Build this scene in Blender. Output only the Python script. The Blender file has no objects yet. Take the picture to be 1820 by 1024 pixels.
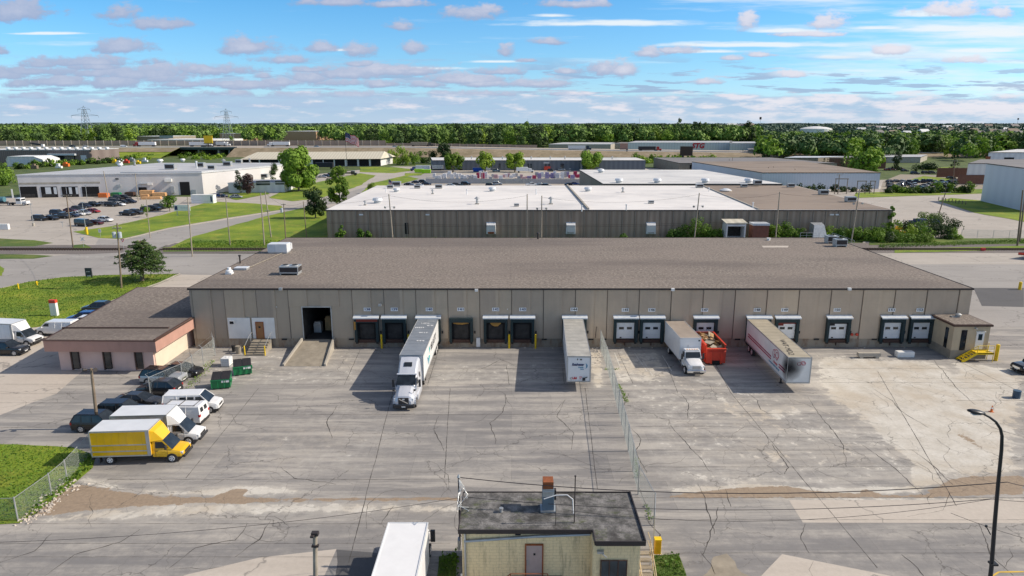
import bpy, math, random
import numpy as np
from mathutils import Matrix, Vector
random.seed(7); RNG=np.random.default_rng(7)
sc=bpy.context.scene; COL=sc.collection
R=math.radians
# ------------------------------------------------------------------ survey of the site (metres; camera drone at 29.1 m)
F=1213.0; PT=R(13.6); H=29.1
def ray(px,py):
    u=(px-910)/F; v=(py-512)/F
    return (u, math.cos(PT)-v*math.sin(PT), -math.sin(PT)-v*math.cos(PT))
def G(px,py,z=0.0):
    d=ray(px,py); t=(z-H)/d[2]; return (d[0]*t, d[1]*t)
def W(px,py,Y):
    d=ray(px,py); t=Y/d[1]; return (d[0]*t, H+t*d[2])
def WP(px,py,A,B):   # distance along A->B and height where the sight line meets that vertical plane
    d=ray(px,py); ex,ey=B[0]-A[0],B[1]-A[1]; L=math.hypot(ex,ey); ex/=L; ey/=L
    nx,ny=ey,-ex; t=(A[0]*nx+A[1]*ny)/(d[0]*nx+d[1]*ny)
    x,y=d[0]*t,d[1]*t; return ((x-A[0])*ex+(y-A[1])*ey, H+t*d[2])
# ------------------------------------------------------------------ materials
MATS={}
class NT:
    def __init__(s,name):
        s.m=bpy.data.materials.new(name); s.m.use_nodes=True; s.t=s.m.node_tree; s.b=s.t.nodes['Principled BSDF']; s.out=s.t.nodes['Material Output']
        s.tc=None
    def n(s,typ,**kw):
        nd=s.t.nodes.new(typ)
        for k,v in kw.items():
            if k.startswith('i_'):
                key=k[2:]; key=int(key) if key.isdigit() else key.replace('_',' ')
                nd.inputs[key].default_value=v
            else: setattr(nd,k,v)
        return nd
    def l(s,a,b): s.t.links.new(a,b)
    def pos(s):
        if not s.tc: s.tc=s.n('ShaderNodeNewGeometry')
        return s.tc.outputs['Position']
    def mapping(s,scale=(1,1,1),rot=(0,0,0),src=None):
        m=s.n('ShaderNodeMapping'); m.inputs['Scale'].default_value=scale; m.inputs['Rotation'].default_value=rot
        s.l(src or s.pos(),m.inputs['Vector']); return m.outputs[0]
    def noise(s,scale,detail=4,rough=.55,vec=None,dist=0):
        nd=s.n('ShaderNodeTexNoise'); nd.inputs['Scale'].default_value=scale; nd.inputs['Detail'].default_value=detail
        nd.inputs['Roughness'].default_value=rough; nd.inputs['Distortion'].default_value=dist
        s.l(vec or s.pos(),nd.inputs['Vector']); return nd.outputs['Fac']
    def ramp(s,fac,stops):
        r=s.n('ShaderNodeValToRGB'); e=r.color_ramp.elements
        while len(e)<len(stops): e.new(.5)
        for i,(p,c) in enumerate(stops):
            e[i].position=p; e[i].color=(*c,1) if len(c)==3 else c
        s.l(fac,r.inputs[0]); return r.outputs[0]
    def mr(s,fac,a,b,c=0,d=1):
        r=s.n('ShaderNodeMapRange'); r.inputs[1].default_value=a; r.inputs[2].default_value=b; r.inputs[3].default_value=c; r.inputs[4].default_value=d
        s.l(fac,r.inputs[0]); return r.outputs[0]
    def mix(s,fac,a,b,mode='MIX'):
        m=s.n('ShaderNodeMix',data_type='RGBA',blend_type=mode)
        for sock,val in ((m.inputs[0],fac),(m.inputs[6],a),(m.inputs[7],b)):
            if isinstance(val,(int,float)): sock.default_value=val
            elif isinstance(val,tuple): sock.default_value=(*val,1) if len(val)==3 else val
            else: s.l(val,sock)
        return m.outputs[2]
    def math(s,op,a,b=0.0,c=None):
        m=s.n('ShaderNodeMath',operation=op)
        for i,val in enumerate((a,b) if c is None else (a,b,c)):
            if isinstance(val,(int,float)): m.inputs[i].default_value=val
            else: s.l(val,m.inputs[i])
        return m.outputs[0]
    def bump(s,h,strength=.3,dist=.05):
        b=s.n('ShaderNodeBump'); b.inputs['Strength'].default_value=strength; b.inputs['Distance'].default_value=dist
        s.l(h,b.inputs['Height']); s.l(b.outputs[0],s.b.inputs['Normal'])
    def done(s,col=None,rough=None,metal=0):
        if col is not None:
            if isinstance(col,tuple): s.b.inputs['Base Color'].default_value=(*col,1)
            else: s.l(col,s.b.inputs['Base Color'])
        if rough is not None:
            if isinstance(rough,(int,float)): s.b.inputs['Roughness'].default_value=rough
            else: s.l(rough,s.b.inputs['Roughness'])
        s.b.inputs['Metallic'].default_value=metal
        return s.m
def objpos(t):
    c=t.n('ShaderNodeTexCoord'); return c.outputs['Object']
def mat(name,col,rough=.7,metal=0,var=.15,scale=1.5,dirt=0,dirtcol=(.12,.10,.08),bump=0,coat=0,spec=None):
    if name in MATS: return MATS[name]
    t=NT(name); p=objpos(t)
    n1=t.noise(scale,5,.6,p)
    c=t.mix(t.mr(n1,.3,.7),tuple(x*(1-var) for x in col),tuple(min(1,x*(1+var)) for x in col))
    if dirt:
        n2=t.noise(scale*.7,6,.65,t.mapping((1,1,.35),src=p)); c=t.mix(t.mr(n2,.5,.75,0,dirt),c,dirtcol)
    if bump: t.bump(t.noise(scale*12,3,.5,p),bump,.02)
    if coat: t.b.inputs['Coat Weight'].default_value=coat; t.b.inputs['Coat Roughness'].default_value=.08
    if spec is not None: t.b.inputs['Specular IOR Level'].default_value=spec
    MATS[name]=t.done(c,t.mr(n1,.2,.8,rough*.85,min(1,rough*1.15)),metal); return MATS[name]
def paint(name,col,rough=.3,dirt=.12): return mat('paint_'+name,col,rough,0,.05,1.2,dirt,(.2,.18,.16),0,.5)
def m_gravelroof():
    t=NT('gravel_roof'); n=t.noise(2.6,6,.8); n2=t.noise(.12,5,.6); n3=t.noise(.05,3,.5,t.mapping((.4,1.6,1)))
    c=t.ramp(n,[(.30,(.06,.05,.044)),(.5,(.175,.148,.125)),(.68,(.44,.385,.335))])
    v=t.n('ShaderNodeTexVoronoi'); v.inputs['Scale'].default_value=3.0; t.l(t.pos(),v.inputs['Vector'])
    c=t.mix(t.mr(v.outputs['Distance'],.0,.6,.35,0),c,(.28,.25,.23))
    c=t.mix(t.mr(n2,.35,.7,0,.5),c,(.25,.208,.18)); c=t.mix(t.mr(n3,.47,.62,0,.55),c,(.11,.092,.085))
    c=t.mix(t.mr(t.noise(.35,6,.7,t.mapping((.25,1.8,1))),.52,.72,0,.35),c,(.28,.24,.205)); c=t.mix(t.mr(t.noise(.5,5,.7),.62,.74,0,.4),c,(.09,.075,.068))
    sx=t.n('ShaderNodeSeparateXYZ'); t.l(t.pos(),sx.inputs[0]); fr=t.math('FRACT',t.math('MULTIPLY',t.math('ADD',sx.outputs[0],t.math('MULTIPLY',t.noise(.3,3),.5)),.0819)); c=t.mix(t.mr(fr,0,.012,.35,0),c,(.09,.078,.07))
    t.bump(n,.6,.05); return t.done(c,.95)
def m_grass(name='grass',a=(.11,.20,.010),b=(.29,.37,.018),dry=(.44,.36,.06)):
    t=NT(name); n=t.noise(.09,6,.6); n2=t.noise(1.5,6,.75); n3=t.noise(.25,5,.6)
    c=t.mix(t.mr(n,.35,.65),a,b); c=t.mix(t.mr(n2,.3,.75,0,.6),c,tuple(x*.55 for x in a)); c=t.mix(t.mr(n3,.52,.72,0,.5),c,dry); c=t.mix(t.mr(t.noise(.5,7,.75,t.mapping((1,2.5,1))),.55,.7,0,.45),c,tuple(x*.45 for x in a))
    t.bump(n2,1,.15); return t.done(c,.95)
def m_leaf(name,dark,light,seed=0,scale=.09,transl=.25):
    t=NT(name); oi=t.n('ShaderNodeObjectInfo'); n=t.noise(scale,3,.6); n2=t.noise(.7,3,.6)
    f=t.math('ADD',t.math('MULTIPLY',oi.outputs['Random'],.5),t.math('MULTIPLY',n,.75))
    c=t.mix(t.mr(f,.28,.85),dark,light); c=t.mix(t.mr(n2,.3,.7,0,.45),c,tuple(x*.5 for x in dark))
    t.done(c,.75)
    if transl:
        tr=t.n('ShaderNodeBsdfTranslucent'); t.l(c,tr.inputs[0]); mx=t.n('ShaderNodeMixShader'); mx.inputs[0].default_value=transl
        t.l(t.b.outputs[0],mx.inputs[1]); t.l(tr.outputs[0],mx.inputs[2]); t.l(mx.outputs[0],t.out.inputs[0])
    return t.m
def m_panelwall(name,a,b,rust=0,warm=None):
    t=NT(name); p=t.pos()
    n=t.noise(.5,5,.6); n2=t.noise(1.0,5,.7,t.mapping((2.5,1,.12))); n3=t.noise(.03,3,.5,t.mapping((1,.01,.01)))
    c=t.mix(t.mr(n3,.3,.7),a,b)
    sq=t.n('ShaderNodeSeparateXYZ'); t.l(p,sq.inputs[0]); fl=t.math('FLOOR',t.math('MULTIPLY',t.math('ADD',sq.outputs[0],41.95),1/2.095)); wn=t.n('ShaderNodeTexWhiteNoise',noise_dimensions='1D'); t.l(fl,wn.inputs['W'])
    pt_=wn.outputs['Value']
    if warm:
        sx=t.n('ShaderNodeSeparateXYZ'); t.l(p,sx.inputs[0]); c=t.mix(t.mr(sx.outputs[0],-35,35,0,.75),c,warm)
    w=t.n('ShaderNodeTexWave',wave_type='BANDS',bands_direction='Z'); w.inputs['Scale'].default_value=1.6; w.inputs['Distortion'].default_value=.6; w.inputs['Detail'].default_value=1
    t.l(p,w.inputs['Vector']); c=t.mix(t.mr(w.outputs[1],.0,.15,.14,0),c,tuple(x*.6 for x in a))
    c=t.mix(t.mr(n,.35,.75,0,.25),c,tuple(x*.7 for x in a)); c=t.mix(t.mr(n2,.54,.8,0,.22),c,tuple(x*.62 for x in a)); c=t.mix(t.mr(t.noise(.4,5,.7,t.mapping((3,1,.06))),.54,.75,0,.15),c,tuple(min(1,x*1.4) for x in b))
    if rust: c=t.mix(t.mr(t.noise(.8,5,.7,t.mapping((1.5,1,.5))),.48,.7,0,rust),c,(.20,.085,.035))
    c=t.mix(1,c,t.mix(pt_,(.88,.88,.9),(1.1,1.09,1.06)),'MULTIPLY')
    t.bump(w.outputs[1],.25,.02); return t.done(c,.9)
def m_roofmembrane(name,a,stain=(.30,.31,.34),seam=.4,scale=.05):
    t=NT(name); n=t.noise(scale,6,.6,t.mapping((1,1.8,1))); n2=t.noise(scale*6,5,.7,t.mapping((.5,2,1))); n3=t.noise(scale*.6,3,.5)
    c=t.mix(t.mr(n,.45,.72,0,.75),a,stain); c=t.mix(t.mr(n2,.5,.8,0,.45),c,tuple(x*.7 for x in stain)); c=t.mix(t.mr(n3,.35,.7,0,.4),c,tuple(min(1,x*1.15) for x in a))
    w=t.n('ShaderNodeTexWave',wave_type='BANDS',bands_direction='Y'); w.inputs['Scale'].default_value=.085; t.l(t.pos(),w.inputs['Vector'])
    c=t.mix(t.mr(w.outputs[1],0,.01,seam,0),c,tuple(x*.6 for x in stain)); return t.done(c,.8)
def m_corr(name,a,b,pitch=1.0,axis='X',stains=.3):
    t=NT(name); p=objpos(t); w=t.n('ShaderNodeTexWave',wave_type='BANDS',bands_direction=axis); w.inputs['Scale'].default_value=.314/pitch; t.l(p,w.inputs['Vector'])
    c=t.mix(w.outputs[1],a,b); n=t.noise(.35,5,.7,t.mapping((3,3,.2),src=p)); c=t.mix(t.mr(n,.45,.8,0,stains),c,tuple(x*.5 for x in a))
    t.bump(w.outputs[1],.5,.05); return t.done(c,.75)
def m_yard():
    t=NT('yard_concrete'); at=t.n('ShaderNodeVertexColor'); at.layer_name='m'; s=t.n('ShaderNodeSeparateColor'); t.l(at.outputs[0],s.inputs[0])
    fine=t.noise(3.2,7,.72); med=t.noise(.45,6,.65); big=t.noise(.07,5,.6); edge=t.noise(.9,7,.68)
    streak=t.noise(.5,7,.66,t.mapping((.16,1.5,1),rot=(0,0,R(-27)))); streak2=t.noise(.22,6,.62,t.mapping((.3,2.2,1),rot=(0,0,R(5))))
    c=t.mix(t.mr(big,.3,.7),(.285,.275,.265),(.385,.37,.352)); c=t.mix(t.mr(med,.35,.7,0,.5),c,(.32,.312,.305)); c=t.mix(t.mr(streak2,.40,.62,0,.45),c,(.235,.232,.235))
    bt=t.n('ShaderNodeTexBrick'); bt.inputs['Scale'].default_value=1; bt.inputs['Brick Width'].default_value=8.6; bt.inputs['Row Height'].default_value=4.7; bt.inputs['Mortar Size'].default_value=.018; bt.inputs['Color1'].default_value=(.80,.80,.82,1); bt.inputs['Color2'].default_value=(1.18,1.16,1.12,1); bt.inputs['Mortar'].default_value=(.42,.41,.4,1); bt.inputs['Mortar Smooth'].default_value=.4
    wv=t.n('ShaderNodeTexNoise'); wv.inputs['Scale'].default_value=.8; wv.inputs['Detail'].default_value=4; t.l(t.pos(),wv.inputs['Vector']); vb=t.n('ShaderNodeVectorMath',operation='MULTIPLY_ADD'); t.l(wv.outputs['Color'],vb.inputs[0]); vb.inputs[1].default_value=(.12,.12,0); t.l(t.pos(),vb.inputs[2]); t.l(vb.outputs[0],bt.inputs['Vector']); c=t.mix(.7,c,bt.outputs[0],'MULTIPLY')
    # tyre-polished pale streaks grow from the lower left
    c=t.mix(t.mr(streak,.46,.60,0,.62),c,(.60,.56,.50)); c=t.mix(t.mr(streak,.44,.30,0,.5),c,(.20,.19,.18))
    e=t.math('MULTIPLY',t.math('SUBTRACT',edge,.5),1.5)
    def msk(ch,lo=.46,hi=.6,amt=1): return t.mr(t.math('ADD',s.outputs[ch],e),lo,hi,0,amt)
    c=t.mix(msk(2,.3,.8,.6),c,(.205,.203,.208))
    pale=t.mix(t.mr(med,.3,.7),(.60,.56,.48),(.82,.79,.72)); pale=t.mix(t.mr(t.noise(.11,5,.65),.46,.6,0,.55),pale,(.55,.455,.33)); pk=t.math('MAXIMUM',msk(0,.56,.72,.95),msk(0,.25,.75,.42)); c=t.mix(pk,c,pale)
    sand=t.mix(t.mr(fine,.3,.7),(.30,.215,.14),(.42,.32,.22)); c=t.mix(msk(1,.46,.56,.95),c,sand)
    c=t.mix(t.mr(fine,.25,.8,.3,0),c,(.15,.14,.13)); c=t.mix(t.mr(t.noise(14,4,.8),.3,.75,.2,0),c,(.08,.075,.07))
    spots=t.noise(.33,5,.7); c=t.mix(t.mr(spots,.66,.76,0,.55),c,(.075,.07,.068))
    def crack(scale,wid,amt,dist):
        nz=t.n('ShaderNodeTexNoise'); nz.inputs['Scale'].default_value=1.3; nz.inputs['Detail'].default_value=5; t.l(t.pos(),nz.inputs['Vector'])
        vm=t.n('ShaderNodeVectorMath',operation='MULTIPLY_ADD'); t.l(nz.outputs['Color'],vm.inputs[0]); vm.inputs[1].default_value=(dist,dist,0); t.l(t.pos(),vm.inputs[2])
        v=t.n('ShaderNodeTexVoronoi',feature='DISTANCE_TO_EDGE',voronoi_dimensions='2D'); v.inputs['Scale'].default_value=scale; t.l(vm.outputs[0],v.inputs['Vector'])
        gate=t.mr(t.noise(.13,3,.5),.45,.55)
        return t.math('MULTIPLY',t.mr(v.outputs['Distance'],0,wid*scale,amt,0),gate)
    c=t.mix(crack(.13,.07,.75,1.5),c,(.07,.065,.06)); c=t.mix(crack(.35,.04,.45,1.0),c,(.09,.085,.08))
    t.bump(fine,.35,.02); return t.done(c,t.mr(med,.3,.7,.8,.95))
def m_asphalt(name,a,b,crackcol=(.12,.115,.11)):
    t=NT(name); n=t.noise(.06,6,.62); f=t.noise(2.5,6,.75); st=t.noise(.15,5,.6,t.mapping((.35,2.2,1)))
    c=t.mix(t.mr(n,.3,.7),a,b); c=t.mix(t.mr(st,.5,.7,0,.4),c,tuple(x*.72 for x in a)); c=t.mix(t.mr(f,.3,.75,.35,0),c,tuple(x*.6 for x in a))
    v=t.n('ShaderNodeTexVoronoi',feature='DISTANCE_TO_EDGE',voronoi_dimensions='2D'); v.inputs['Scale'].default_value=.07
    nz=t.n('ShaderNodeTexNoise'); nz.inputs['Scale'].default_value=.6; nz.inputs['Detail'].default_value=5; t.l(t.pos(),nz.inputs['Vector'])
    vm=t.n('ShaderNodeVectorMath',operation='MULTIPLY_ADD'); t.l(nz.outputs['Color'],vm.inputs[0]); vm.inputs[1].default_value=(4,4,0); t.l(t.pos(),vm.inputs[2]); t.l(vm.outputs[0],v.inputs['Vector'])
    c=t.mix(t.mr(v.outputs['Distance'],0,.012,.6,0),c,crackcol); t.bump(f,.3,.02); return t.done(c,.92)
def m_glass(name='tinted_glass',col=(.012,.016,.02)):
    t=NT(name); t.b.inputs['Specular IOR Level'].default_value=.6; n=t.noise(1.2,3,.5,objpos(t)); return t.done(t.mix(t.mr(n,.35,.7),col,tuple(x*2.2 for x in col)),.06)
def m_chain(name='chain_link',thr=.115):
    t=NT(name); uv=t.n('ShaderNodeUVMap'); s=t.n('ShaderNodeSeparateXYZ'); t.l(uv.outputs[0],s.inputs[0])
    a=t.math('ADD',s.outputs[0],s.outputs[1]); b=t.math('SUBTRACT',s.outputs[0],s.outputs[1])
    def wire(q):
        f=t.math('FRACT',t.math('MULTIPLY',q,8.0)); return t.math('LESS_THAN',f,thr)
    al=t.math('MAXIMUM',wire(a),wire(b)); t.l(al,t.b.inputs['Alpha']); n=t.noise(3,3); return t.done(t.mix(n,(.40,.46,.42),(.52,.58,.54)),.55,.2)
def m_moss():
    t=NT('mossy_tar_roof'); n=t.noise(1.1,8,.75); n2=t.noise(.75,7,.75,t.mapping((1,1.8,1))); n3=t.noise(8,5,.8); n4=t.noise(.35,4,.6)
    c=t.ramp(n,[(.3,(.035,.034,.034)),(.46,(.12,.118,.115)),(.62,(.30,.29,.285))]); c=t.mix(t.mr(n2,.55,.66,0,.8),c,(.085,.11,.03)); c=t.mix(t.mr(n4,.55,.64,0,.8),c,(.03,.028,.027))
    c=t.mix(t.mr(n3,.3,.7,.5,0),c,(.05,.05,.05)); t.bump(n3,.8,.05); return t.done(c,.95)
def m_yellowbrick():
    t=NT('cream_block_wall'); b=t.n('ShaderNodeTexBrick'); b.inputs['Scale'].default_value=1; b.inputs['Brick Width'].default_value=.42; b.inputs['Row Height'].default_value=.21; b.inputs['Mortar Size'].default_value=.012
    b.inputs['Color1'].default_value=(.84,.69,.42,1); b.inputs['Color2'].default_value=(.81,.66,.395,1); b.inputs['Mortar'].default_value=(.66,.53,.30,1)
    t.l(t.mapping((1,0,1),rot=(R(-90),0,0)),b.inputs['Vector'])
    sx=t.n('ShaderNodeSeparateXYZ'); t.l(t.pos(),sx.inputs[0]); cb=t.n('ShaderNodeCombineXYZ'); t.l(t.math('ADD',sx.outputs[0],sx.outputs[1]),cb.inputs[0]); t.l(sx.outputs[2],cb.inputs[1]); t.l(cb.outputs[0],b.inputs['Vector'])
    n=t.noise(1.2,6,.7,t.mapping((2.5,2.5,.35))); c=t.mix(t.mr(n,.5,.72,0,.6),b.outputs[0],(.17,.14,.09)); c=t.mix(t.mr(t.noise(4,5,.7,t.mapping((.7,.7,5))),.58,.7,0,.5),c,(.1,.08,.05)); return t.done(c,.9)
def m_flag():
    return None
M=dict(
 roof=m_gravelroof(), grass=m_grass(), wild=m_grass('wild_grass',(.05,.11,.014),(.15,.21,.025),(.30,.24,.10)), field=m_grass('far_field',(.05,.09,.02),(.12,.17,.035),(.22,.20,.10)),
 embank=m_grass('embankment_grass',(.22,.18,.11),(.36,.29,.20),(.44,.36,.25)),
 wallgrey=m_panelwall('tilt_panel',(.40,.335,.265),(.44,.375,.295),0,(.62,.485,.355)), plinth=m_panelwall('stained_plinth',(.34,.29,.23),(.42,.36,.28),.75),
 yard=m_yard(), asph=m_asphalt('road_asphalt',(.31,.295,.28),(.40,.38,.36)), lot=m_asphalt('parking_concrete',(.40,.365,.325),(.52,.48,.43)), asphd=m_asphalt('dark_asphalt',(.09,.09,.095),(.13,.13,.135)),
 pale=m_asphalt('pale_slab',(.50,.445,.385),(.60,.545,.48)), ballast=mat('ballast',(.17,.15,.14),.95,0,.5,4,.3), rail=mat('rusty_rail',(.09,.05,.035),.6,.4), tie=mat('wooden_tie',(.05,.038,.03),.9),
 white=mat('white_paint',(.78,.78,.76),.5,0,.06,.8,.15,(.45,.43,.40)), whitemetal=mat('white_aluminium',(.74,.76,.78),.35,.1,.06,.6,.22,(.42,.42,.42)), whiteclean=mat('white_enamel',(.80,.81,.82),.35,0,.04,1,.05,(.5,.5,.5)),
 roofgrey=mat('trailer_roof_dusty',(.37,.365,.34),.7,0,.15,.9,.55,(.60,.58,.52)), roofblue=mat('trailer_roof_blue_grey',(.23,.26,.30),.5,.1,.12,.8,.3,(.33,.36,.38)),
 rooftan=mat('trailer_roof_tan',(.37,.33,.25),.7,0,.12,.6,.4,(.50,.45,.36)), roofbrown=mat('truck_roof_brown',(.33,.28,.235),.7,0,.12,.7,.3,(.42,.37,.31)),
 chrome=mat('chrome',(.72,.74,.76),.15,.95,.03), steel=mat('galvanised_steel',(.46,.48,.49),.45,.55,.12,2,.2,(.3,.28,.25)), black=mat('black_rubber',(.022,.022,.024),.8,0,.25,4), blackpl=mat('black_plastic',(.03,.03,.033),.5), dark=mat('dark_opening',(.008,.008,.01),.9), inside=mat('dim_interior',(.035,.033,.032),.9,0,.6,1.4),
 rim=mat('alloy_rim',(.50,.51,.53),.3,.6), wheelwhite=mat('white_wheel',(.65,.65,.66),.45), glass=m_glass(), glassb=m_glass('window_glass',(.02,.032,.04)), lamp=mat('lamp_lens',(.75,.78,.8),.15), redlens=mat('red_lens',(.45,.02,.02),.25), amber=mat('amber_lens',(.75,.28,.03),.3),
 red=mat('red_container_paint',(.62,.06,.03),.5,0,.12,1.2,.35,(.30,.05,.03)), rust=mat('rust',(.27,.085,.03),.85,0,.3,3,.3,(.1,.04,.02)), rustin=mat('rusty_steel_inside',(.20,.075,.035),.9,0,.3,2), green=mat('green_bin_paint',(.012,.20,.075),.5,0,.1,1.5,.25,(.02,.07,.03)),
 yellow=mat('safety_yellow',(.80,.55,.01),.5,0,.08,2,.2,(.3,.2,.05)), wood=mat('weathered_pole_wood',(.21,.165,.12),.9,0,.25,2,.3,(.08,.06,.05)), woodpale=mat('grey_pole_wood',(.34,.30,.24),.9,0,.2,2,.3,(.15,.12,.1)), darkpole=mat('dark_bronze_pole',(.03,.033,.04),.4,.4), orange=mat('orange_paint',(.75,.18,.03),.5), card=mat('cardboard',(.45,.29,.14),.9,0,.2,2), lumber=mat('fresh_lumber',(.62,.36,.17),.8,0,.2,1), cream=mat('sunlit_stucco',(.70,.60,.48),.9,0,.06,.8,.2,(.4,.33,.25)), jointshade=mat('joint_shadow',(.15,.125,.10),.9), conc=mat('concrete',(.40,.37,.32),.9,0,.15,.8,.4,(.2,.17,.13),.2), concd=mat('old_concrete',(.30,.265,.21),.95,0,.2,.9,.5,(.13,.11,.08),.2),
 coping=mat('dark_coping',(.035,.028,.028),.6), brown=mat('brown_trim',(.075,.04,.03),.7), pink=mat('mauve_stucco',(.68,.49,.43),.9,0,.07,.7,.25,(.30,.22,.19)), fascia=mat('salmon_fascia',(.47,.27,.215),.85,0,.07,.8,.3,(.23,.13,.10)), beige=mat('tan_stucco',(.50,.41,.285),.9,0,.08,.9,.15,(.25,.20,.14)), door=mat('brown_wood_door',(.33,.155,.06),.6,0,.1), doorpink=mat('faded_steel_door',(.42,.33,.31),.6,0,.08,2,.3,(.25,.13,.1)),
 navy=mat('navy_lettering',(.02,.04,.14),.6), logoblk=mat('black_lettering',(.02,.02,.025),.6), teal=mat('teal_logo',(.03,.42,.42),.6), cyan=mat('cyan_logo',(.03,.25,.42),.6), maroon=mat('maroon_lettering',(.36,.02,.07),.6), logored=mat('red_lettering',(.6,.03,.04),.6), lightletter=mat('pale_lettering',(.62,.64,.66),.6), soot=mat('soot',(.03,.028,.03),.95),
 canopy=mat('dock_canopy',(.60,.64,.68),.5,0,.08,2,.25,(.35,.3,.25)), pad=mat('dock_pad',(.012,.03,.035),.75,0,.3,2,.3,(.05,.04,.035)), padred=mat('torn_red_pad',(.20,.03,.02),.8), tan=mat('torn_tan_fabric',(.42,.22,.05),.9), leveler=mat('rusty_leveler',(.075,.04,.03),.85,0,.3,2),
 metalroof=m_corr('ribbed_metal_roof',(.50,.47,.38),(.60,.57,.47),2.0,'X',.15), chain=m_chain(), chaindense=m_chain('chain_link_heavy',.19), moss=m_moss(), yb=m_yellowbrick(),
 whiteroof=m_roofmembrane('white_membrane',(.74,.72,.70),(.42,.42,.44)), whiteroof2=m_roofmembrane('grey_white_membrane',(.66,.66,.65),(.30,.315,.35)), b1roof=m_roofmembrane('pale_blue_membrane',(.40,.42,.45),(.62,.63,.65)), brownroof=m_roofmembrane('brown_built_up_roof',(.27,.215,.17),(.14,.11,.09),.15), greyroof=m_roofmembrane('grey_built_up_roof',(.21,.20,.20),(.12,.12,.125),.1),
 corrb=m_corr('brown_ribbed_cladding',(.33,.245,.185),(.43,.33,.255),1.6,'X',.45), rib=mat('pale_rib',(.33,.28,.23),.7,0,.1), b1wall=m_corr('white_block_wall',(.60,.585,.585),(.63,.615,.615),6,'X',.08), bluewall=m_corr('pale_blue_cladding',(.60,.65,.72),(.63,.68,.75),1.2,'X',.05), greywall=m_corr('blue_grey_cladding',(.13,.15,.18),(.17,.19,.22),3,'X',.1), whitewall=m_corr('white_cladding',(.66,.66,.66),(.74,.74,.73),3,'X',.08), darkclad=m_corr('dark_brown_cladding',(.17,.135,.125),(.22,.18,.165),1.5,'X',.1), brick=mat('brick_wall',(.17,.085,.06),.9,0,.2,1), tanwall=mat('tan_wall',(.45,.30,.19),.9),
)
LEAF=dict(a=m_leaf('broadleaf',(.05,.13,.012),(.24,.40,.035),0), b=m_leaf('yellow_green_leaf',(.10,.19,.012),(.32,.46,.04)), dark=m_leaf('dark_leaf',(.016,.042,.010),(.055,.105,.022)), conif=m_leaf('conifer',(.018,.045,.024),(.065,.115,.04)), conif2=m_leaf('ragged_conifer',(.05,.11,.03),(.22,.33,.07),scale=.5), plum=m_leaf('plum_leaf',(.03,.012,.016),(.07,.035,.035)), weed=m_leaf('weed',(.035,.11,.008),(.20,.34,.03)),
 far=m_leaf('distant_broadleaf',(.03,.08,.025),(.22,.36,.055),scale=.02,transl=0), far2=m_leaf('hazy_broadleaf',(.055,.105,.085),(.13,.20,.12),scale=.012,transl=0), pale=m_leaf('grey_green_leaf',(.09,.12,.06),(.22,.26,.12)))
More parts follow.
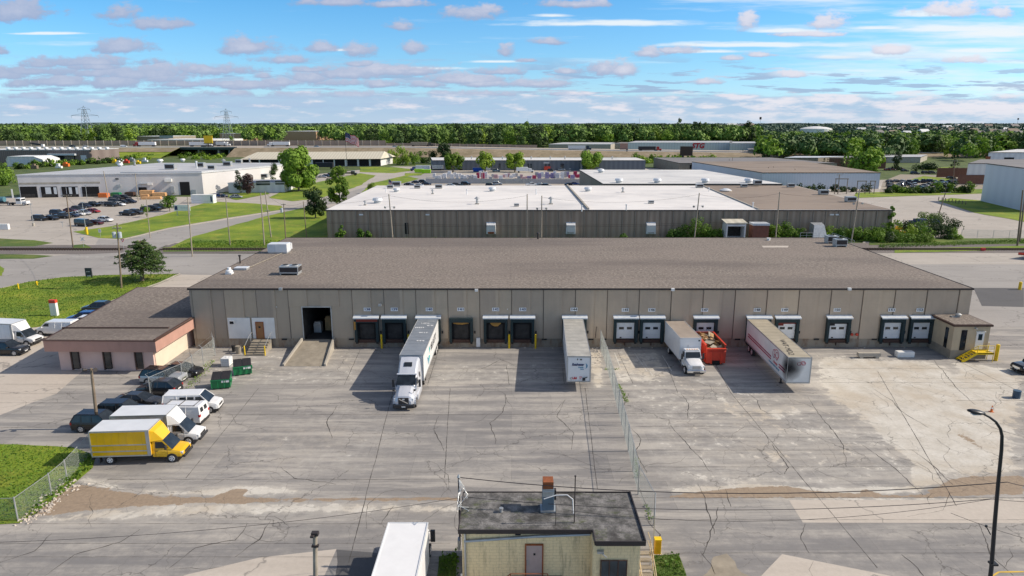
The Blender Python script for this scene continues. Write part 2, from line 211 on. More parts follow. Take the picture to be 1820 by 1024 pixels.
# ------------------------------------------------------------------ mesh builder
class MB:
    def __init__(s,M=None): s.v=[]; s.f=[]; s.mi=[]; s.M=M or Matrix.Identity(4); s.uv=None
    def add(s,vs,fs,m=0):
        k=len(s.v); s.v+= [tuple(s.M@Vector(p)) for p in vs]; s.f+=[tuple(i+k for i in f) for f in fs]; s.mi+=[m]*len(fs); return s
    def box(s,x0,x1,y0,y1,z0,z1,m=0):
        return s.add([(x0,y0,z0),(x1,y0,z0),(x1,y1,z0),(x0,y1,z0),(x0,y0,z1),(x1,y0,z1),(x1,y1,z1),(x0,y1,z1)],[(0,3,2,1),(4,5,6,7),(0,1,5,4),(1,2,6,5),(2,3,7,6),(3,0,4,7)],m)
    def poly(s,pts,m=0): return s.add(pts,[tuple(range(len(pts)))],m)
    def prism(s,xy,z0,z1,m=0,mtop=None):
        n=len(xy); a=sum(xy[i][0]*xy[(i+1)%n][1]-xy[(i+1)%n][0]*xy[i][1] for i in range(n))
        if a<0: xy=xy[::-1]
        s.add([(x,y,z0) for x,y in xy]+[(x,y,z1) for x,y in xy],[(i,(i+1)%n,(i+1)%n+n,i+n) for i in range(n)]+[tuple(range(n-1,-1,-1))],m)
        s.add([(x,y,z1) for x,y in xy],[tuple(range(n))],m if mtop is None else mtop); return s
    def yprism(s,xz,y0,y1,m=0):
        n=len(xz); s.add([(x,y0,z) for x,z in xz]+[(x,y1,z) for x,z in xz],[(i,(i+1)%n,(i+1)%n+n,i+n) for i in range(n)]+[tuple(range(n-1,-1,-1)),tuple(range(n,2*n))],m); return s
    def cyl(s,p0,p1,r0,r1=None,n=10,m=0,caps=True):
        r1=r0 if r1 is None else r1; p0=Vector(p0);p1=Vector(p1); d=(p1-p0).normalized(); a=d.orthogonal().normalized(); b=d.cross(a)
        vs=[]
        for p,r in ((p0,r0),(p1,r1)):
            for i in range(n):
                t=2*math.pi*i/n; vs.append(tuple(p+a*math.cos(t)*r+b*math.sin(t)*r))
        fs=[(i,(i+1)%n,(i+1)%n+n,i+n) for i in range(n)]
        if caps: fs+=[tuple(range(n-1,-1,-1)),tuple(range(n,2*n))]
        return s.add(vs,fs,m)
    def tube(s,pts,r,n=6,m=0):
        for a,b in zip(pts,pts[1:]): s.cyl(a,b,r,r,n,m)
        return s
    def loft(s,secs,m=0,caps=True,closed=True):
        n=len(secs[0]); vs=[p for q in secs for p in q]; fs=[]
        for k in range(len(secs)-1):
            for i in range(n if closed else n-1):
                j=(i+1)%n; fs.append((k*n+i,k*n+j,(k+1)*n+j,(k+1)*n+i))
        if caps: fs+=[tuple(range(n-1,-1,-1)),tuple(range((len(secs)-1)*n,len(secs)*n))]
        return s.add(vs,fs,m)
    def mesh(s,name,mats,smooth=False):
        me=bpy.data.meshes.new(name); me.from_pydata(s.v,[],s.f)
        for q in mats: me.materials.append(q)
        me.polygons.foreach_set('material_index',s.mi)
        if smooth: me.polygons.foreach_set('use_smooth',[True]*len(me.polygons))
        me.update(); return me
    def build(s,name,mats,parent=None,smooth=False,bevel=0,**kw):
        if not isinstance(mats,(list,tuple)): mats=[mats]
        me=s.mesh(name,mats,smooth); o=bpy.data.objects.new(name,me); COL.objects.link(o)
        if parent: o.parent=parent
        if bevel:
            b=o.modifiers.new('bevel','BEVEL'); b.width=bevel; b.segments=2; b.limit_method='ANGLE'; b.angle_limit=R(35)
        tag(o,**kw); return o
def tag(o,label=None,cat=None,group=None,kind=None):
    if label: o['label']=label
    if cat: o['category']=cat
    if group: o['group']=group
    if kind: o['kind']=kind
    return o
def thing(name,label,cat,loc=(0,0,0),rz=0,group=None):
    o=bpy.data.objects.new(name,None); o.empty_display_size=.3; COL.objects.link(o)
    o.location=(*loc,0) if len(loc)==2 else loc; o.rotation_euler=(0,0,rz); return tag(o,label,cat,group)
def dup(root,loc,rz,label=None,group=None,scale=None):
    def cp(o,par):
        c=o.copy(); COL.objects.link(c)
        if par is not None: c.parent=par
        for ch in kids.get(o.name,[]): cp(ch,c)
        return c
    kids={}
    def gather(o):
        kids[o.name]=list(o.children)
        for c in o.children: gather(c)
    gather(root); r=cp(root,None); r.location=(*loc,0) if len(loc)==2 else loc; r.rotation_euler=(0,0,rz)
    if label: r['label']=label
    if group: r['group']=group
    if scale: r.scale=scale
    return r
def text(name,s,size,Mx,m,parent=None,bold=.0,width=None,shear=0,ext=.004):
    cu=bpy.data.curves.new(name,'FONT'); cu.body=s; cu.size=size; cu.align_x='CENTER'; cu.align_y='CENTER'; cu.offset=bold; cu.shear=shear; cu.extrude=ext; cu.resolution_u=2
    t=bpy.data.objects.new('t',cu); COL.objects.link(t); dg=bpy.context.evaluated_depsgraph_get(); dg.update()
    me=bpy.data.meshes.new_from_object(t.evaluated_get(dg)); bpy.data.objects.remove(t); bpy.data.curves.remove(cu)
    if width:
        xs=[v.co.x for v in me.vertices]; w=max(xs)-min(xs); me.transform(Matrix.Diagonal((width/w,1,1,1)))
    me.transform(Mx); me.name=name; me.materials.clear(); me.materials.append(m)
    o=bpy.data.objects.new(name,me); COL.objects.link(o)
    if parent: o.parent=parent
    return o
def FM(x,y,z,rz=0):   # frame for lettering on a wall that faces -Y (rz turns it)
    return Matrix.Translation((x,y,z))@Matrix.Rotation(rz,4,'Z')@Matrix.Rotation(R(90),4,'X')
def sheet(name,pts,z,m,kind='structure'):
    return MB().poly([(x,y,z) for x,y in (pts if _area(pts)>0 else pts[::-1])]).build(name,m,kind=kind)
def _area(p): return sum(p[i][0]*p[(i+1)%len(p)][1]-p[(i+1)%len(p)][0]*p[i][1] for i in range(len(p)))
def wav(pts,amp=.25,step=2.0,seed=0):
    r=random.Random(seed+int(abs(pts[0][0])*10)); out=[]
    for i in range(len(pts)):
        a=pts[i]; b=pts[(i+1)%len(pts)]; L=math.hypot(b[0]-a[0],b[1]-a[1]); n=max(1,int(L/step))
        for k in range(n):
            t=k/n; j=0 if k==0 else amp; out.append((a[0]+(b[0]-a[0])*t+r.uniform(-j,j),a[1]+(b[1]-a[1])*t+r.uniform(-j,j)))
    return out
def P(*px,z=0): return [G(a,b,z) for a,b in px]
# ------------------------------------------------------------------ ground
MB().poly([(-9000,-60,-.12),(9000,-60,-.12),(9000,14000,-.12),(-9000,14000,-.12)]).build('terrain',M['field'],kind='structure')
def yard():
    x0,x1,y0,y1,st=-104,112,24,113,.4
    nx=int((x1-x0)/st)+1; ny=int((y1-y0)/st)+1
    X,Y=np.meshgrid(np.linspace(x0,x1,nx),np.linspace(y0,y1,ny)); X=X.ravel();Y=Y.ravel()
    def sd(poly):
        p=np.array(poly); d=np.full(X.shape,1e9); ins=np.zeros(X.shape,bool)
        for i in range(len(p)):
            a=p[i]; b=p[(i+1)%len(p)]; e=b-a; t=np.clip(((X-a[0])*e[0]+(Y-a[1])*e[1])/(e@e+1e-9),0,1)
            d=np.minimum(d,np.hypot(X-a[0]-t*e[0],Y-a[1]-t*e[1]))
            c=((a[1]>Y)!=(b[1]>Y)); xi=a[0]+(Y-a[1])/(b[1]-a[1]+1e-12)*e[0]; ins^=c&(X<xi)
        return np.where(ins,d,-d)
    def layer(polys):
        o=np.zeros(X.shape)
        for poly,w,s in polys: o=np.maximum(o,s*np.clip(.5+sd(P(*poly))/w,0,1))
        return o
    pale=layer([
      ([(128,850),(165,848),(230,868),(330,872),(420,862),(520,868),(560,876),(420,884),(290,878),(200,870),(150,862)],1.2,1),
      ([(40,930),(70,915),(180,905),(300,892),(560,890),(900,896),(860,912),(560,915),(300,922),(120,932)],1.8,.8),
      ([(430,760),(640,700),(720,760),(760,850),(520,868),(330,860)],8,.42),
      ([(1180,868),(1320,858),(1480,866),(1640,862),(1640,876),(1480,884),(1200,878)],1.0,1),
      ([(1500,884),(1820,884),(1820,892),(1200,890)],.8,.9),
      ([(1445,630),(1660,640),(1700,660),(1820,690),(1820,850),(1680,856),(1620,800),(1560,770),(1500,735),(1445,690)],4,.9),
      ([(1690,640),(1820,660),(1820,740),(1760,740),(1700,700)],2.5,.95),
      ([(1520,730),(1600,720),(1660,760),(1700,840),(1640,850),(1560,780)],2,.9),
      ([(1330,725),(1420,722),(1440,740),(1350,752)],1.5,.7),([(1400,760),(1500,758),(1520,775),(1420,778)],1.5,.7),
      ([(1355,800),(1400,800),(1385,828),(1360,825)],1,.75),([(1615,830),(1660,830),(1680,862),(1620,868)],1.0,1),
      ([(1085,640),(1420,690),(1620,760),(1660,860),(1170,860),(1100,700)],5,.5),([(1240,700),(1330,700),(1380,740),(1300,760)],3,.62),([(1200,830),(1400,845),(1560,840),(1560,862),(1190,862)],2.5,.66),([(1085,625),(1180,625),(1190,680),(1090,685)],2,.7),([(1040,625),(1070,625),(1075,690),(1055,690)],1,.8),
      ([(330,630),(345,684),(650,684),(640,622)],2.5,.5),([(780,640),(1000,640),(1000,684),(760,684)],2.5,.46)])
    sand=layer([
      ([(95,880),(135,860),(200,872),(250,880),(330,884),(420,888),(300,898),(200,902),(120,912),(60,918)],1.4,1),
      ([(300,884),(420,886),(560,886),(820,884),(820,890),(560,892),(420,894),(300,892)],.5,.92),
      ([(380,884),(415,868),(440,872),(430,882),(500,888),(420,896),(360,894)],.8,.95),
      ([(1190,880),(1260,872),(1320,866),(1400,864),(1440,872),(1520,878),(1540,868),(1570,880),(1640,880),(1690,852),(1730,846),(1820,846),(1820,878),(1660,884),(1400,885),(1190,885)],.8,1),
      ([(1690,765),(1720,770),(1760,800),(1740,806)],1.5,.62)])
    dark=layer([
      ([(-60,950),(300,945),(620,925),(760,905),(800,1040),(-60,1060)],5,.72),([(1180,930),(1820,935),(1820,1060),(1180,1060)],4,.7),
      ([(1140,735),(1460,735),(1560,800),(1640,860),(1160,862)],6,.30),([(700,628),(1000,626),(1000,655),(690,655)],1.5,.6),([(1090,627),(1200,627),(1220,652),(1100,655)],1,.7),
      ([(1530,670),(1690,668),(1745,690),(1740,700),(1560,712)],2.5,.9),([(600,700),(1060,700),(1120,860),(560,870)],12,.5),
      ([(175,835),(360,790),(350,815),(240,850)],2,.85),([(620,690),(700,690),(690,735),(640,725)],3,.5)])
    me=bpy.data.meshes.new('yard_pavement'); n=len(X)
    co=np.zeros((n,3)); co[:,0]=X; co[:,1]=Y; co[:,2]=0
    idx=np.arange(n).reshape(ny,nx); f=np.stack([idx[:-1,:-1],idx[:-1,1:],idx[1:,1:],idx[1:,:-1]],-1).reshape(-1,4)
    me.vertices.add(n); me.vertices.foreach_set('co',co.ravel()); me.loops.add(f.size); me.loops.foreach_set('vertex_index',f.ravel()); me.polygons.add(len(f)); me.polygons.foreach_set('loop_start',np.arange(0,f.size,4)); me.update()
    ca=me.color_attributes.new('m','FLOAT_COLOR','POINT'); c=np.ones((n,4)); c[:,0]=pale; c[:,1]=sand; c[:,2]=dark; ca.data.foreach_set('color',c.ravel())
    me.materials.append(M['yard']); me.validate(); o=bpy.data.objects.new('yard_pavement',me); COL.objects.link(o); tag(o,kind='structure')
yard()
# pavement joints and cracks: narrow dark ribbons
def ribbon(mb,pts,w,z=.006,jit=.0,taper=False):
    r=random.Random(int(abs(pts[0][0])*77+len(pts))); q=[]
    for a,b in zip(pts,pts[1:]):
        L=math.hypot(b[0]-a[0],b[1]-a[1]); n=max(1,int(L/.35))
        for k in range(n): q.append((a[0]+(b[0]-a[0])*k/n,a[1]+(b[1]-a[1])*k/n))
    q.append(pts[-1]); o=[0.0,0.0]; out=[]
    for i,p in enumerate(q):
        o[0]=o[0]*.8+r.uniform(-jit,jit); o[1]=o[1]*.8+r.uniform(-jit,jit); out.append((p[0]+o[0],p[1]+o[1]))
    vs=[];fs=[]
    for i,p in enumerate(out):
        a=out[max(0,i-1)]; b=out[min(len(out)-1,i+1)]; dx,dy=b[0]-a[0],b[1]-a[1]; L=math.hypot(dx,dy)+1e-9
        ww=w*r.uniform(.4,1.3)*(1-abs(2*i/len(out)-1)*.6 if taper else 1)/2
        vs+= [(p[0]-dy/L*ww,p[1]+dx/L*ww,z),(p[0]+dy/L*ww,p[1]-dx/L*ww,z)]
        if i: fs.append((2*i-2,2*i-1,2*i+1,2*i))
    mb.add(vs,fs)
j=MB()
for py,a,b in ((683,-200,1200),(737,400,1010),(655,780,1010),(760,-60,110),(700,0,150),(852,190,800),(885,820,2000),(924,820,2000),(735,1090,1450),(680,1450,1820),(655,1440,1700),(758,1130,1300),(777,1130,1480),(800,1140,1640),(830,1150,1620),(712,1700,1820),(690,1700,1800),(983,1180,1900),(966,-60,800),(990,-60,1100),(931,-60,800),(652,-60,240),(716,0,330),(640,330,640)):
    (xa,ya),(xb,yb)=G(a,py),G(b,py); ribbon(j,[(xa,ya),(xb,yb)],.05 if py<900 else .035,jit=.012)
for px,py,q,r_ in ((1040,690,1062,870),(905,684,900,650),(780,622,760,684),(1000,655,1003,683),(1098,626,1125,682),(1133,860,1160,925),(1182,640,1205,700),(1262,628,1300,700),(1560,660,1700,900),(460,690,330,850),(1700,640,1820,700),(1300,700,1560,1010),(640,622,612,684),(700,690,620,1000),(800,690,790,850)):
    ribbon(j,[G(px,py),G(q,r_)],.05,jit=.015)
CR=[[(1190,750),(1198,765),(1222,790),(1262,838)],[(1330,700),(1345,712),(1352,728),(1372,738)],[(1372,790),(1388,812),(1400,830),(1392,842)],[(1435,705),(1455,735),(1480,765),(1500,800),(1505,830)],[(1530,790),(1560,810),(1590,832),(1640,880)],[(1120,760),(1140,780),(1128,800),(1150,840)],
 [(900,700),(893,735),(870,752),(880,790)],[(1005,710),(990,740),(1020,770),(1012,800)],[(780,740),(770,765),(790,800)],[(1550,690),(1565,700),(1585,712),(1600,730),(1650,760)],[(1270,1020),(1250,985),(1262,950),(1275,900)],[(1430,930),(1425,960),(1440,985)],[(1600,985),(1630,1010),(1640,1024)],
 [(80,1024),(130,985),(210,965),(250,940)],[(300,1010),(350,975),(420,960),(440,930)],[(0,1000),(60,980),(90,950)],[(480,925),(460,960),(420,990)],[(1150,925),(1170,950),(1165,985)],[(600,720),(580,750),(590,780)],[(1100,700),(1112,712),(1108,725)],[(500,830),(520,850),(600,860)],[(1290,870),(1300,900)],[(200,720),(150,740),(60,755)],[(840,662),(870,650),(890,640),(905,645),(918,652)],
 [(1660,640),(1700,690),(1735,720)],[(1740,745),(1765,760),(1810,775)],[(1620,800),(1660,830),(1690,860)],[(860,900),(845,930),(850,960)],[(700,900),(680,930)],[(1740,930),(1760,985),(1800,1024)],[(1210,700),(1225,720),(1222,745)],[(1240,860),(1250,880),(1265,925),(1272,950)]]
for c in CR: ribbon(j,P(*c),.085,jit=.07,taper=True)
rr=random.Random(3)
for k in range(110):
    x=rr.uniform(-60,60); y=rr.uniform(38,84); pts=[(x,y)]; th=rr.uniform(0,6.28)
    for q in range(rr.randint(3,8)): th+=rr.uniform(-.7,.7); x+=math.cos(th)*1.1; y+=math.sin(th)*1.1; pts.append((x,y))
    if -12.8<x<-9 and 64<y<87: continue
    ribbon(j,pts,.035,jit=.05,taper=True)
j.build('pavement_joints_and_cracks',mat('crack_filler',(.06,.055,.05),.95),kind='structure')
# pale replacement slabs, dark patch
for i,pp in enumerate(([(1402,889),(1830,889),(1840,930),(1427,929)],[(1318,1060),(1390,985),(1640,1035),(1640,1070)],[(270,1036),(462,991),(598,976),(560,1060),(240,1080)],[(560,945),(560,945),(600,1000),(560,990)])[:3]):
    sheet('concrete_slab',P(*pp),.004,M['pale'])
sheet('asphalt_patch',P((600,1000),(598,977),(700,985),(640,1060),(590,1060)),.004,M['asphd'])
# faded white bay lines and the sideline by the tractor
pl=MB()
for a,b in (((1092,627),(1103,655)),((1128,628),(1150,660)),((1142,640),(1160,668)),((1177,632),(1194,660)),((1118,623),(1165,623)),((1150,660),(1198,660))): ribbon(pl,[G(*a),G(*b)],.10,z=.011)
ribbon(pl,[G(1690,468),G(1815,466)],.3,z=.02)
for a,b in (((1700,1024),(1760,1016)),((1760,1016),(1840,1016))): pass
ribbon(pl,[G(128,457),G(185,457)],.5,z=.02)
pl.build('painted_line',mat('worn_white_line',(.55,.54,.50),.8,0,.2,3),kind='structure')
ly=MB(); ribbon(ly,[G(1755,1030),G(1775,1017),G(1850,1016)],.12,z=.011); ly.build('yellow_line',mat('worn_yellow_line',(.65,.42,.05),.8),kind='structure')
# green weeds and grass of the yard
sheet('road_apron',[(-400,103),(112,103),(240,112),(240,154),(-400,154)],-.008,M['asph'])
sheet('road_apron_east',[(60.5,96),(260,96),(260,154.2),(60.5,154.2)],.006,M['asph'])
sheet('dark_patch',P((1730,512),(1820,512),(1820,546),(1745,544)),.012,M['asphd'])
sheet('pale_drive',wav(P((322,488),(420,490),(380,520),(260,560),(100,700),(-60,760),(-60,580),(110,575),(190,545)),.1),.003,M['pale'])
GR=[[(-120,560),(-60,528),(0,513),(50,501),(110,493),(190,489),(320,487),(285,503),(240,519),(190,540),(140,560),(100,578),(-120,600)],
    [(-120,788),(0,790),(60,792),(130,796),(170,812),(165,832),(118,872),(60,915),(35,930),(-120,938)],
    [(-60,478),(0,472),(8,478),(4,490),(-60,498)],
    [(-120,423),(0,424),(60,427),(95,432),(60,438),(-120,438)],[(-120,451),(0,452),(60,453),(95,455),(60,460),(-120,462)],[(128,436),(150,434),(162,440),(150,445),(130,445)],
    [(130,412),(175,423),(215,425),(300,405),(400,388),(500,373),(500,366),(455,362),(375,358),(290,382),(200,402)],
    [(296,443),(345,420),(470,385),(560,365),(592,378),(590,426),(560,432),(470,440)],
    [(290,440),(600,436),(600,445),(290,448)],
    [(478,352),(500,340),(560,325),(640,308),(668,312),(640,330),(570,352),(520,358)],[(640,297),(700,297),(740,302),(700,308),(640,306)],[(660,326),(720,312),(745,318),(700,330),(640,345)],[(720,308),(755,308),(748,312),(720,313)],
    [(395,348),(470,338),(480,345),(420,356)],
    [(1545,424),(1830,424),(1830,434),(1545,436)],[(1700,440),(1830,437),(1830,443),(1590,450),(1590,444)],
    [(1520,352),(1520,343),(1620,340),(1760,336),(1760,344),(1640,348)],[(1667,357),(1690,352),(1760,358),(1840,372),(1840,398),(1730,378)],
    [(1618,320),(1640,313),(1690,318),(1690,328)],[(1660,298),(1700,296),(1690,302),(1640,303)]]
for i,g in enumerate(GR): sheet('lawn',wav(P(*g),.12 if i<3 else .4,1.5 if i<3 else 5,i),.02+.003*i,M['grass'] if i not in(3,4,5,8,14) else M['wild'])
sheet('lot_northwest',P((-200,470),(0,450),(95,455),(170,447),(300,436),(520,400),(760,330),(790,296),(700,296),(560,310),(470,340),(360,350),(0,350),(-200,350)),.004,M['lot'])
sheet('lot_centre',P((700,345),(756,300),(900,296),(1260,300),(1260,345),(900,350)),.007,M['lot'])
sheet('lot_east',P((1500,470),(1860,470),(1860,310),(1500,322),(1400,340),(1400,380),(1560,400)),.0095,M['lot'])
sheet('junkyard_ground',P((1560,350),(1570,322),(1600,310),(1700,312),(1760,330),(1760,337),(1640,345)),.018,M['concd'])
sheet('road_northwest',P((160,452),(175,425),(215,427),(300,407),(500,375),(660,330),(760,303),(780,297),(835,297),(760,318),(600,360),(400,408),(300,434),(260,452)),.010,M['asph'])
sheet('lawn',wav(P((1163,988),(1206,985),(1212,1000),(1230,1060),(1160,1060)),.1,1),.03,M['wild']); sheet('lawn',wav(P((780,990),(812,984),(812,1060),(776,1060)),.1,1),.031,M['wild']); sheet('bare_soil',wav(P((1268,990),(1292,984),(1310,1010),(1345,1040),(1280,1060),(1250,1040)),.25,.6),.006,M['concd'])
# kerbs
kb=MB()
def kerb(pts,w=.15,h=.12):
    for a,b in zip(pts,pts[1:]):
        dx,dy=b[0]-a[0],b[1]-a[1]; L=math.hypot(dx,dy); nx,ny=-dy/L*w,dx/L*w; kb.prism([a,b,(b[0]+nx,b[1]+ny),(a[0]+nx,a[1]+ny)],0,h)
kerb(P((100,578),(140,560),(190,540),(240,519),(285,503),(320,487)),.25); kerb(P((0,513),(50,501),(110,493),(190,489),(320,487)),.12,.05)
kerb(P((215,427),(300,407),(400,390),(500,375)),.2)
kb.build('kerb',M['conc'],kind='structure')
# railway
sheet('railway_ballast',[(-420,152.5),(-97,153),(-90,155),(-90,162),(-97,165),(-420,166)],.02,M['ballast'])
sheet('railway_ballast_east',[(-84,154.5),(330,154.5),(330,168),(-84,168)],.02,M['ballast'])
tr=MB()
for x0,x1 in ((-420,-92),(-83,330)):
    for yy in (158.2,159.7): tr.box(x0,x1,yy,yy+.12,.03,.24,0)
    x=x0
    while x<x1: tr.box(x,x+.24,157.7,160.3,.025,.12,1); x+=.62
tr.build('railway_track',[M['rail'],M['tie']],kind='structure')
# hills / highway
def strip(name,prof,m,z=0):
    mb=MB(); n=len(prof)
    secs=[[tuple(p) for p in s] for s in prof]
    mb.loft(secs,caps=False,closed=False); return mb.build(name,m,kind='structure')
hx=[-900,-500,-300,-175,-168,-110,-104,0,100,220,400,700,1200]; hz=[7,7,7.2,7.2,7.2,7.2,7.2,5.5,4,2.6,2,1.5,1]
def hwz(x): return float(np.interp(x,hx,hz))
xs=list(range(-1100,1500,25))
strip('highway_shoulder',[[(x,612,hwz(x)*.6),(x,628,hwz(x))] for x in xs if x<-290],M['embank'])
strip('highway_embankment',[[(x,592,0),(x,628,hwz(x)-.05),(x,690,hwz(x)-.05),(x,712,0)] for x in xs if x<-290],M['grass'])
strip('highway_embankment',[[(x,606,0),(x,628,hwz(x)-.05),(x,690,hwz(x)-.05),(x,712,0)] for x in xs if x>=-251],M['embank'])
strip('highway_deck',[[(x,632,hwz(x)),(x,686,hwz(x))] for x in xs],m_asphalt('highway_concrete',(.42,.37,.32),(.52,.47,.41)))
ms=[[(x,657,hwz(x)+.05),(x,660,hwz(x)+.05)] for x in xs]; strip('highway_median',ms,M['embank'])
# ------------------------------------------------------------------ main warehouse
YW=86.75
wh=thing('warehouse','long low concrete dock warehouse with brown gravel roof and numbered dock doors','warehouse',(0,YW,0))
def wb(n,mats,mb,par=wh,**k):
    mb2=mb; o=mb.build(n,mats,par,**k); return o
T=Matrix.Translation((0,-YW,0))
XL,XR,YB,ZT=-42.3,60.2,126.8,8.0
def TM(): return MB(T)
# wall shell with the ramp door opening left out
rx0,rx1,rz1=-27.6,-23.9,5.5
m=TM()
for a,b,z0,z1 in ((XL,rx0,1.2,ZT),(rx1,XR,1.2,ZT),(rx0,rx1,rz1,ZT)): m.box(a,b,YW,YW+.3,z0,z1)
m.box(XL,XL+.3,YW+.3,YB,0,ZT); m.box(XR-.3,XR,YW+.3,YB,0,ZT); m.box(XL,XR,YB,YB+.3,0,ZT)
x=-41.9; 
while x<XR-1.5:   # proud tilt-up panels
    a,b=x,min(x+2.42,XR)
    if not(a<rx1+.2 and b>rx0-.2): m.box(a,b,YW-.11,YW-.002,1.2,ZT-.02)
    else: m.box(a,b,YW-.11,YW-.002,rz1+.15,ZT-.02)
    x+=4.19
wb('wall',M['wallgrey'],m)
m=TM(); m.box(XL,rx0,YW+.05,YW+.3,0,1.2); m.box(rx1,XR,YW+.05,YW+.3,0,1.2); m.box(XL,XR,YW+.02,YW+.05,0,0.02); wb('plinth',M['plinth'],m)
x=-41.9
while x<XR-1.5:
    if not(rx0-.4<x<rx1+.2): m=TM(); m.box(x-.09,x-.002,YW-.03,YW-.002,1.2 if not(rx0-.4<x<rx1+.2) else rz1+.2,ZT-.05); wb('panel_edge_shade',M['jointshade'],m)  # dark strips paint the shade at each proud panel's left edge
    x+=4.19
m=TM(); m.box(XL-.1,XR+.1,YW-.16,YB+.4,ZT,ZT+.06); wb('roof',M['roof'],m)
m=TM(); m.box(XL-.12,XR+.12,YW-.2,YW-.16,ZT-.12,ZT+.12); m.box(XL-.14,XL-.1,YW-.2,YB+.4,ZT-.12,ZT+.12); m.box(XR+.1,XR+.14,YW-.2,YB+.4,ZT-.12,ZT+.12); m.box(XL-.14,XR+.14,YB+.4,YB+.45,ZT-.12,ZT+.12); wb('coping',M['coping'],m)
# patches on the gravel roof
# ramp doorway: lit frame and deep interior
m=TM(); m.box(rx0-.14,rx0,YW-.13,YW+.3,1.1,rz1+.14); m.box(rx1,rx1+.14,YW-.13,YW+.3,1.1,rz1+.14); m.box(rx0,rx1,YW-.13,YW+.3,rz1,rz1+.14); fr=wb('door_frame',M['steel'],m)
m=TM(); m.box(rx0,rx1,YW,YW+12,1.08,1.1); m.box(rx0-3,rx0,YW+.31,YW+12,1.1,6); m.box(rx1,rx1+3,YW+.31,YW+12,1.1,6); m.box(rx0-3,rx1+3,YW+12,YW+12.2,1.1,6); wb('interior',M['inside'],m)
for (a,b,y,h,c) in ((-27.2,-26.2,3,1.3,'steel'),(-25.9,-25.1,4,1.8,'card'),(-24.9,-24.2,5,1.1,'bluewall')):
    o=MB().box(a,b,YW+y,YW+y+1,1.1,1.1+h).box(a+.1,b-.1,YW+y+.1,YW+y+.8,1.1+h,1.3+h).build('stored_goods',M[c]); tag(o,{'steel':'grey metal crate stored inside the open ramp doorway','card':'brown carton pile stored inside the open ramp doorway','bluewall':'pale blue carton stored inside the open ramp doorway','white':'white pallet load far back inside the ramp doorway'}[c],'stored goods')
# white painted wall patches, personnel door, air conditioner
for k,(a,b) in enumerate(((406,446),(449,489))):
    x0=W(a,580,YW)[0]; x1=W(b,580,YW)[0]; m=TM(); m.box(x0,x1,YW-.135,YW-.112,1.25,4.1); wb('painted_panel',M['white'],m)
x0,x1=-33.85,-32.95; m=TM(); m.box(x0,x1,YW-.19,YW-.137,1.2,3.45); d=wb('door',M['door'],m); m=TM(); m.box(x0+.3,x0+.58,YW-.2,YW-.191,2.7,2.95); wb('door_window',M['glass'],m,d)
m=TM(); m.box(x0-.09,x0,YW-.22,YW-.137,1.2,3.55); m.box(x1,x1+.09,YW-.22,YW-.137,1.2,3.55); m.box(x0,x1,YW-.22,YW-.137,3.45,3.55); wb('door_frame',M['rust'],m,d)
ax=W(414,574,YW)[0]; m=TM(); m.box(ax-.3,ax+.32,YW-.45,YW-.137,3.3,3.75,0); m.box(ax-.25,ax+.27,YW-.46,YW-.451,3.34,3.7,1); wb('window_air_conditioner',[M['white'],M['dark']],m)
for px,py in ((500,513),(676,541),(847,515),(1195,514),(1508,513),(902,549),(492,545)):
    x,z=W(px,py,YW); s=.16 if py<545 and px not in(902,492) else .05
    m=TM(); m.box(x-s*1.3,x+s*1.3,YW-.45 if s>.1 else YW-.2,YW-.11,z-s,z+s); wb('wall_lamp',M['steel' if px in (500,676) else 'white'],m)
# scuppers / dock bumpers in the plinth line
m=TM()
for px in (478,506,552,625,967,1050,1073,1310,1450,1553):
    x=W(px,603,YW)[0]; 
    if rx0-.3<x<rx1+.5: continue
    m=TM(); m.box(x-.35,x+.35,YW-.16,YW-.112,1.02,1.22); wb('scupper',M['black'],m)
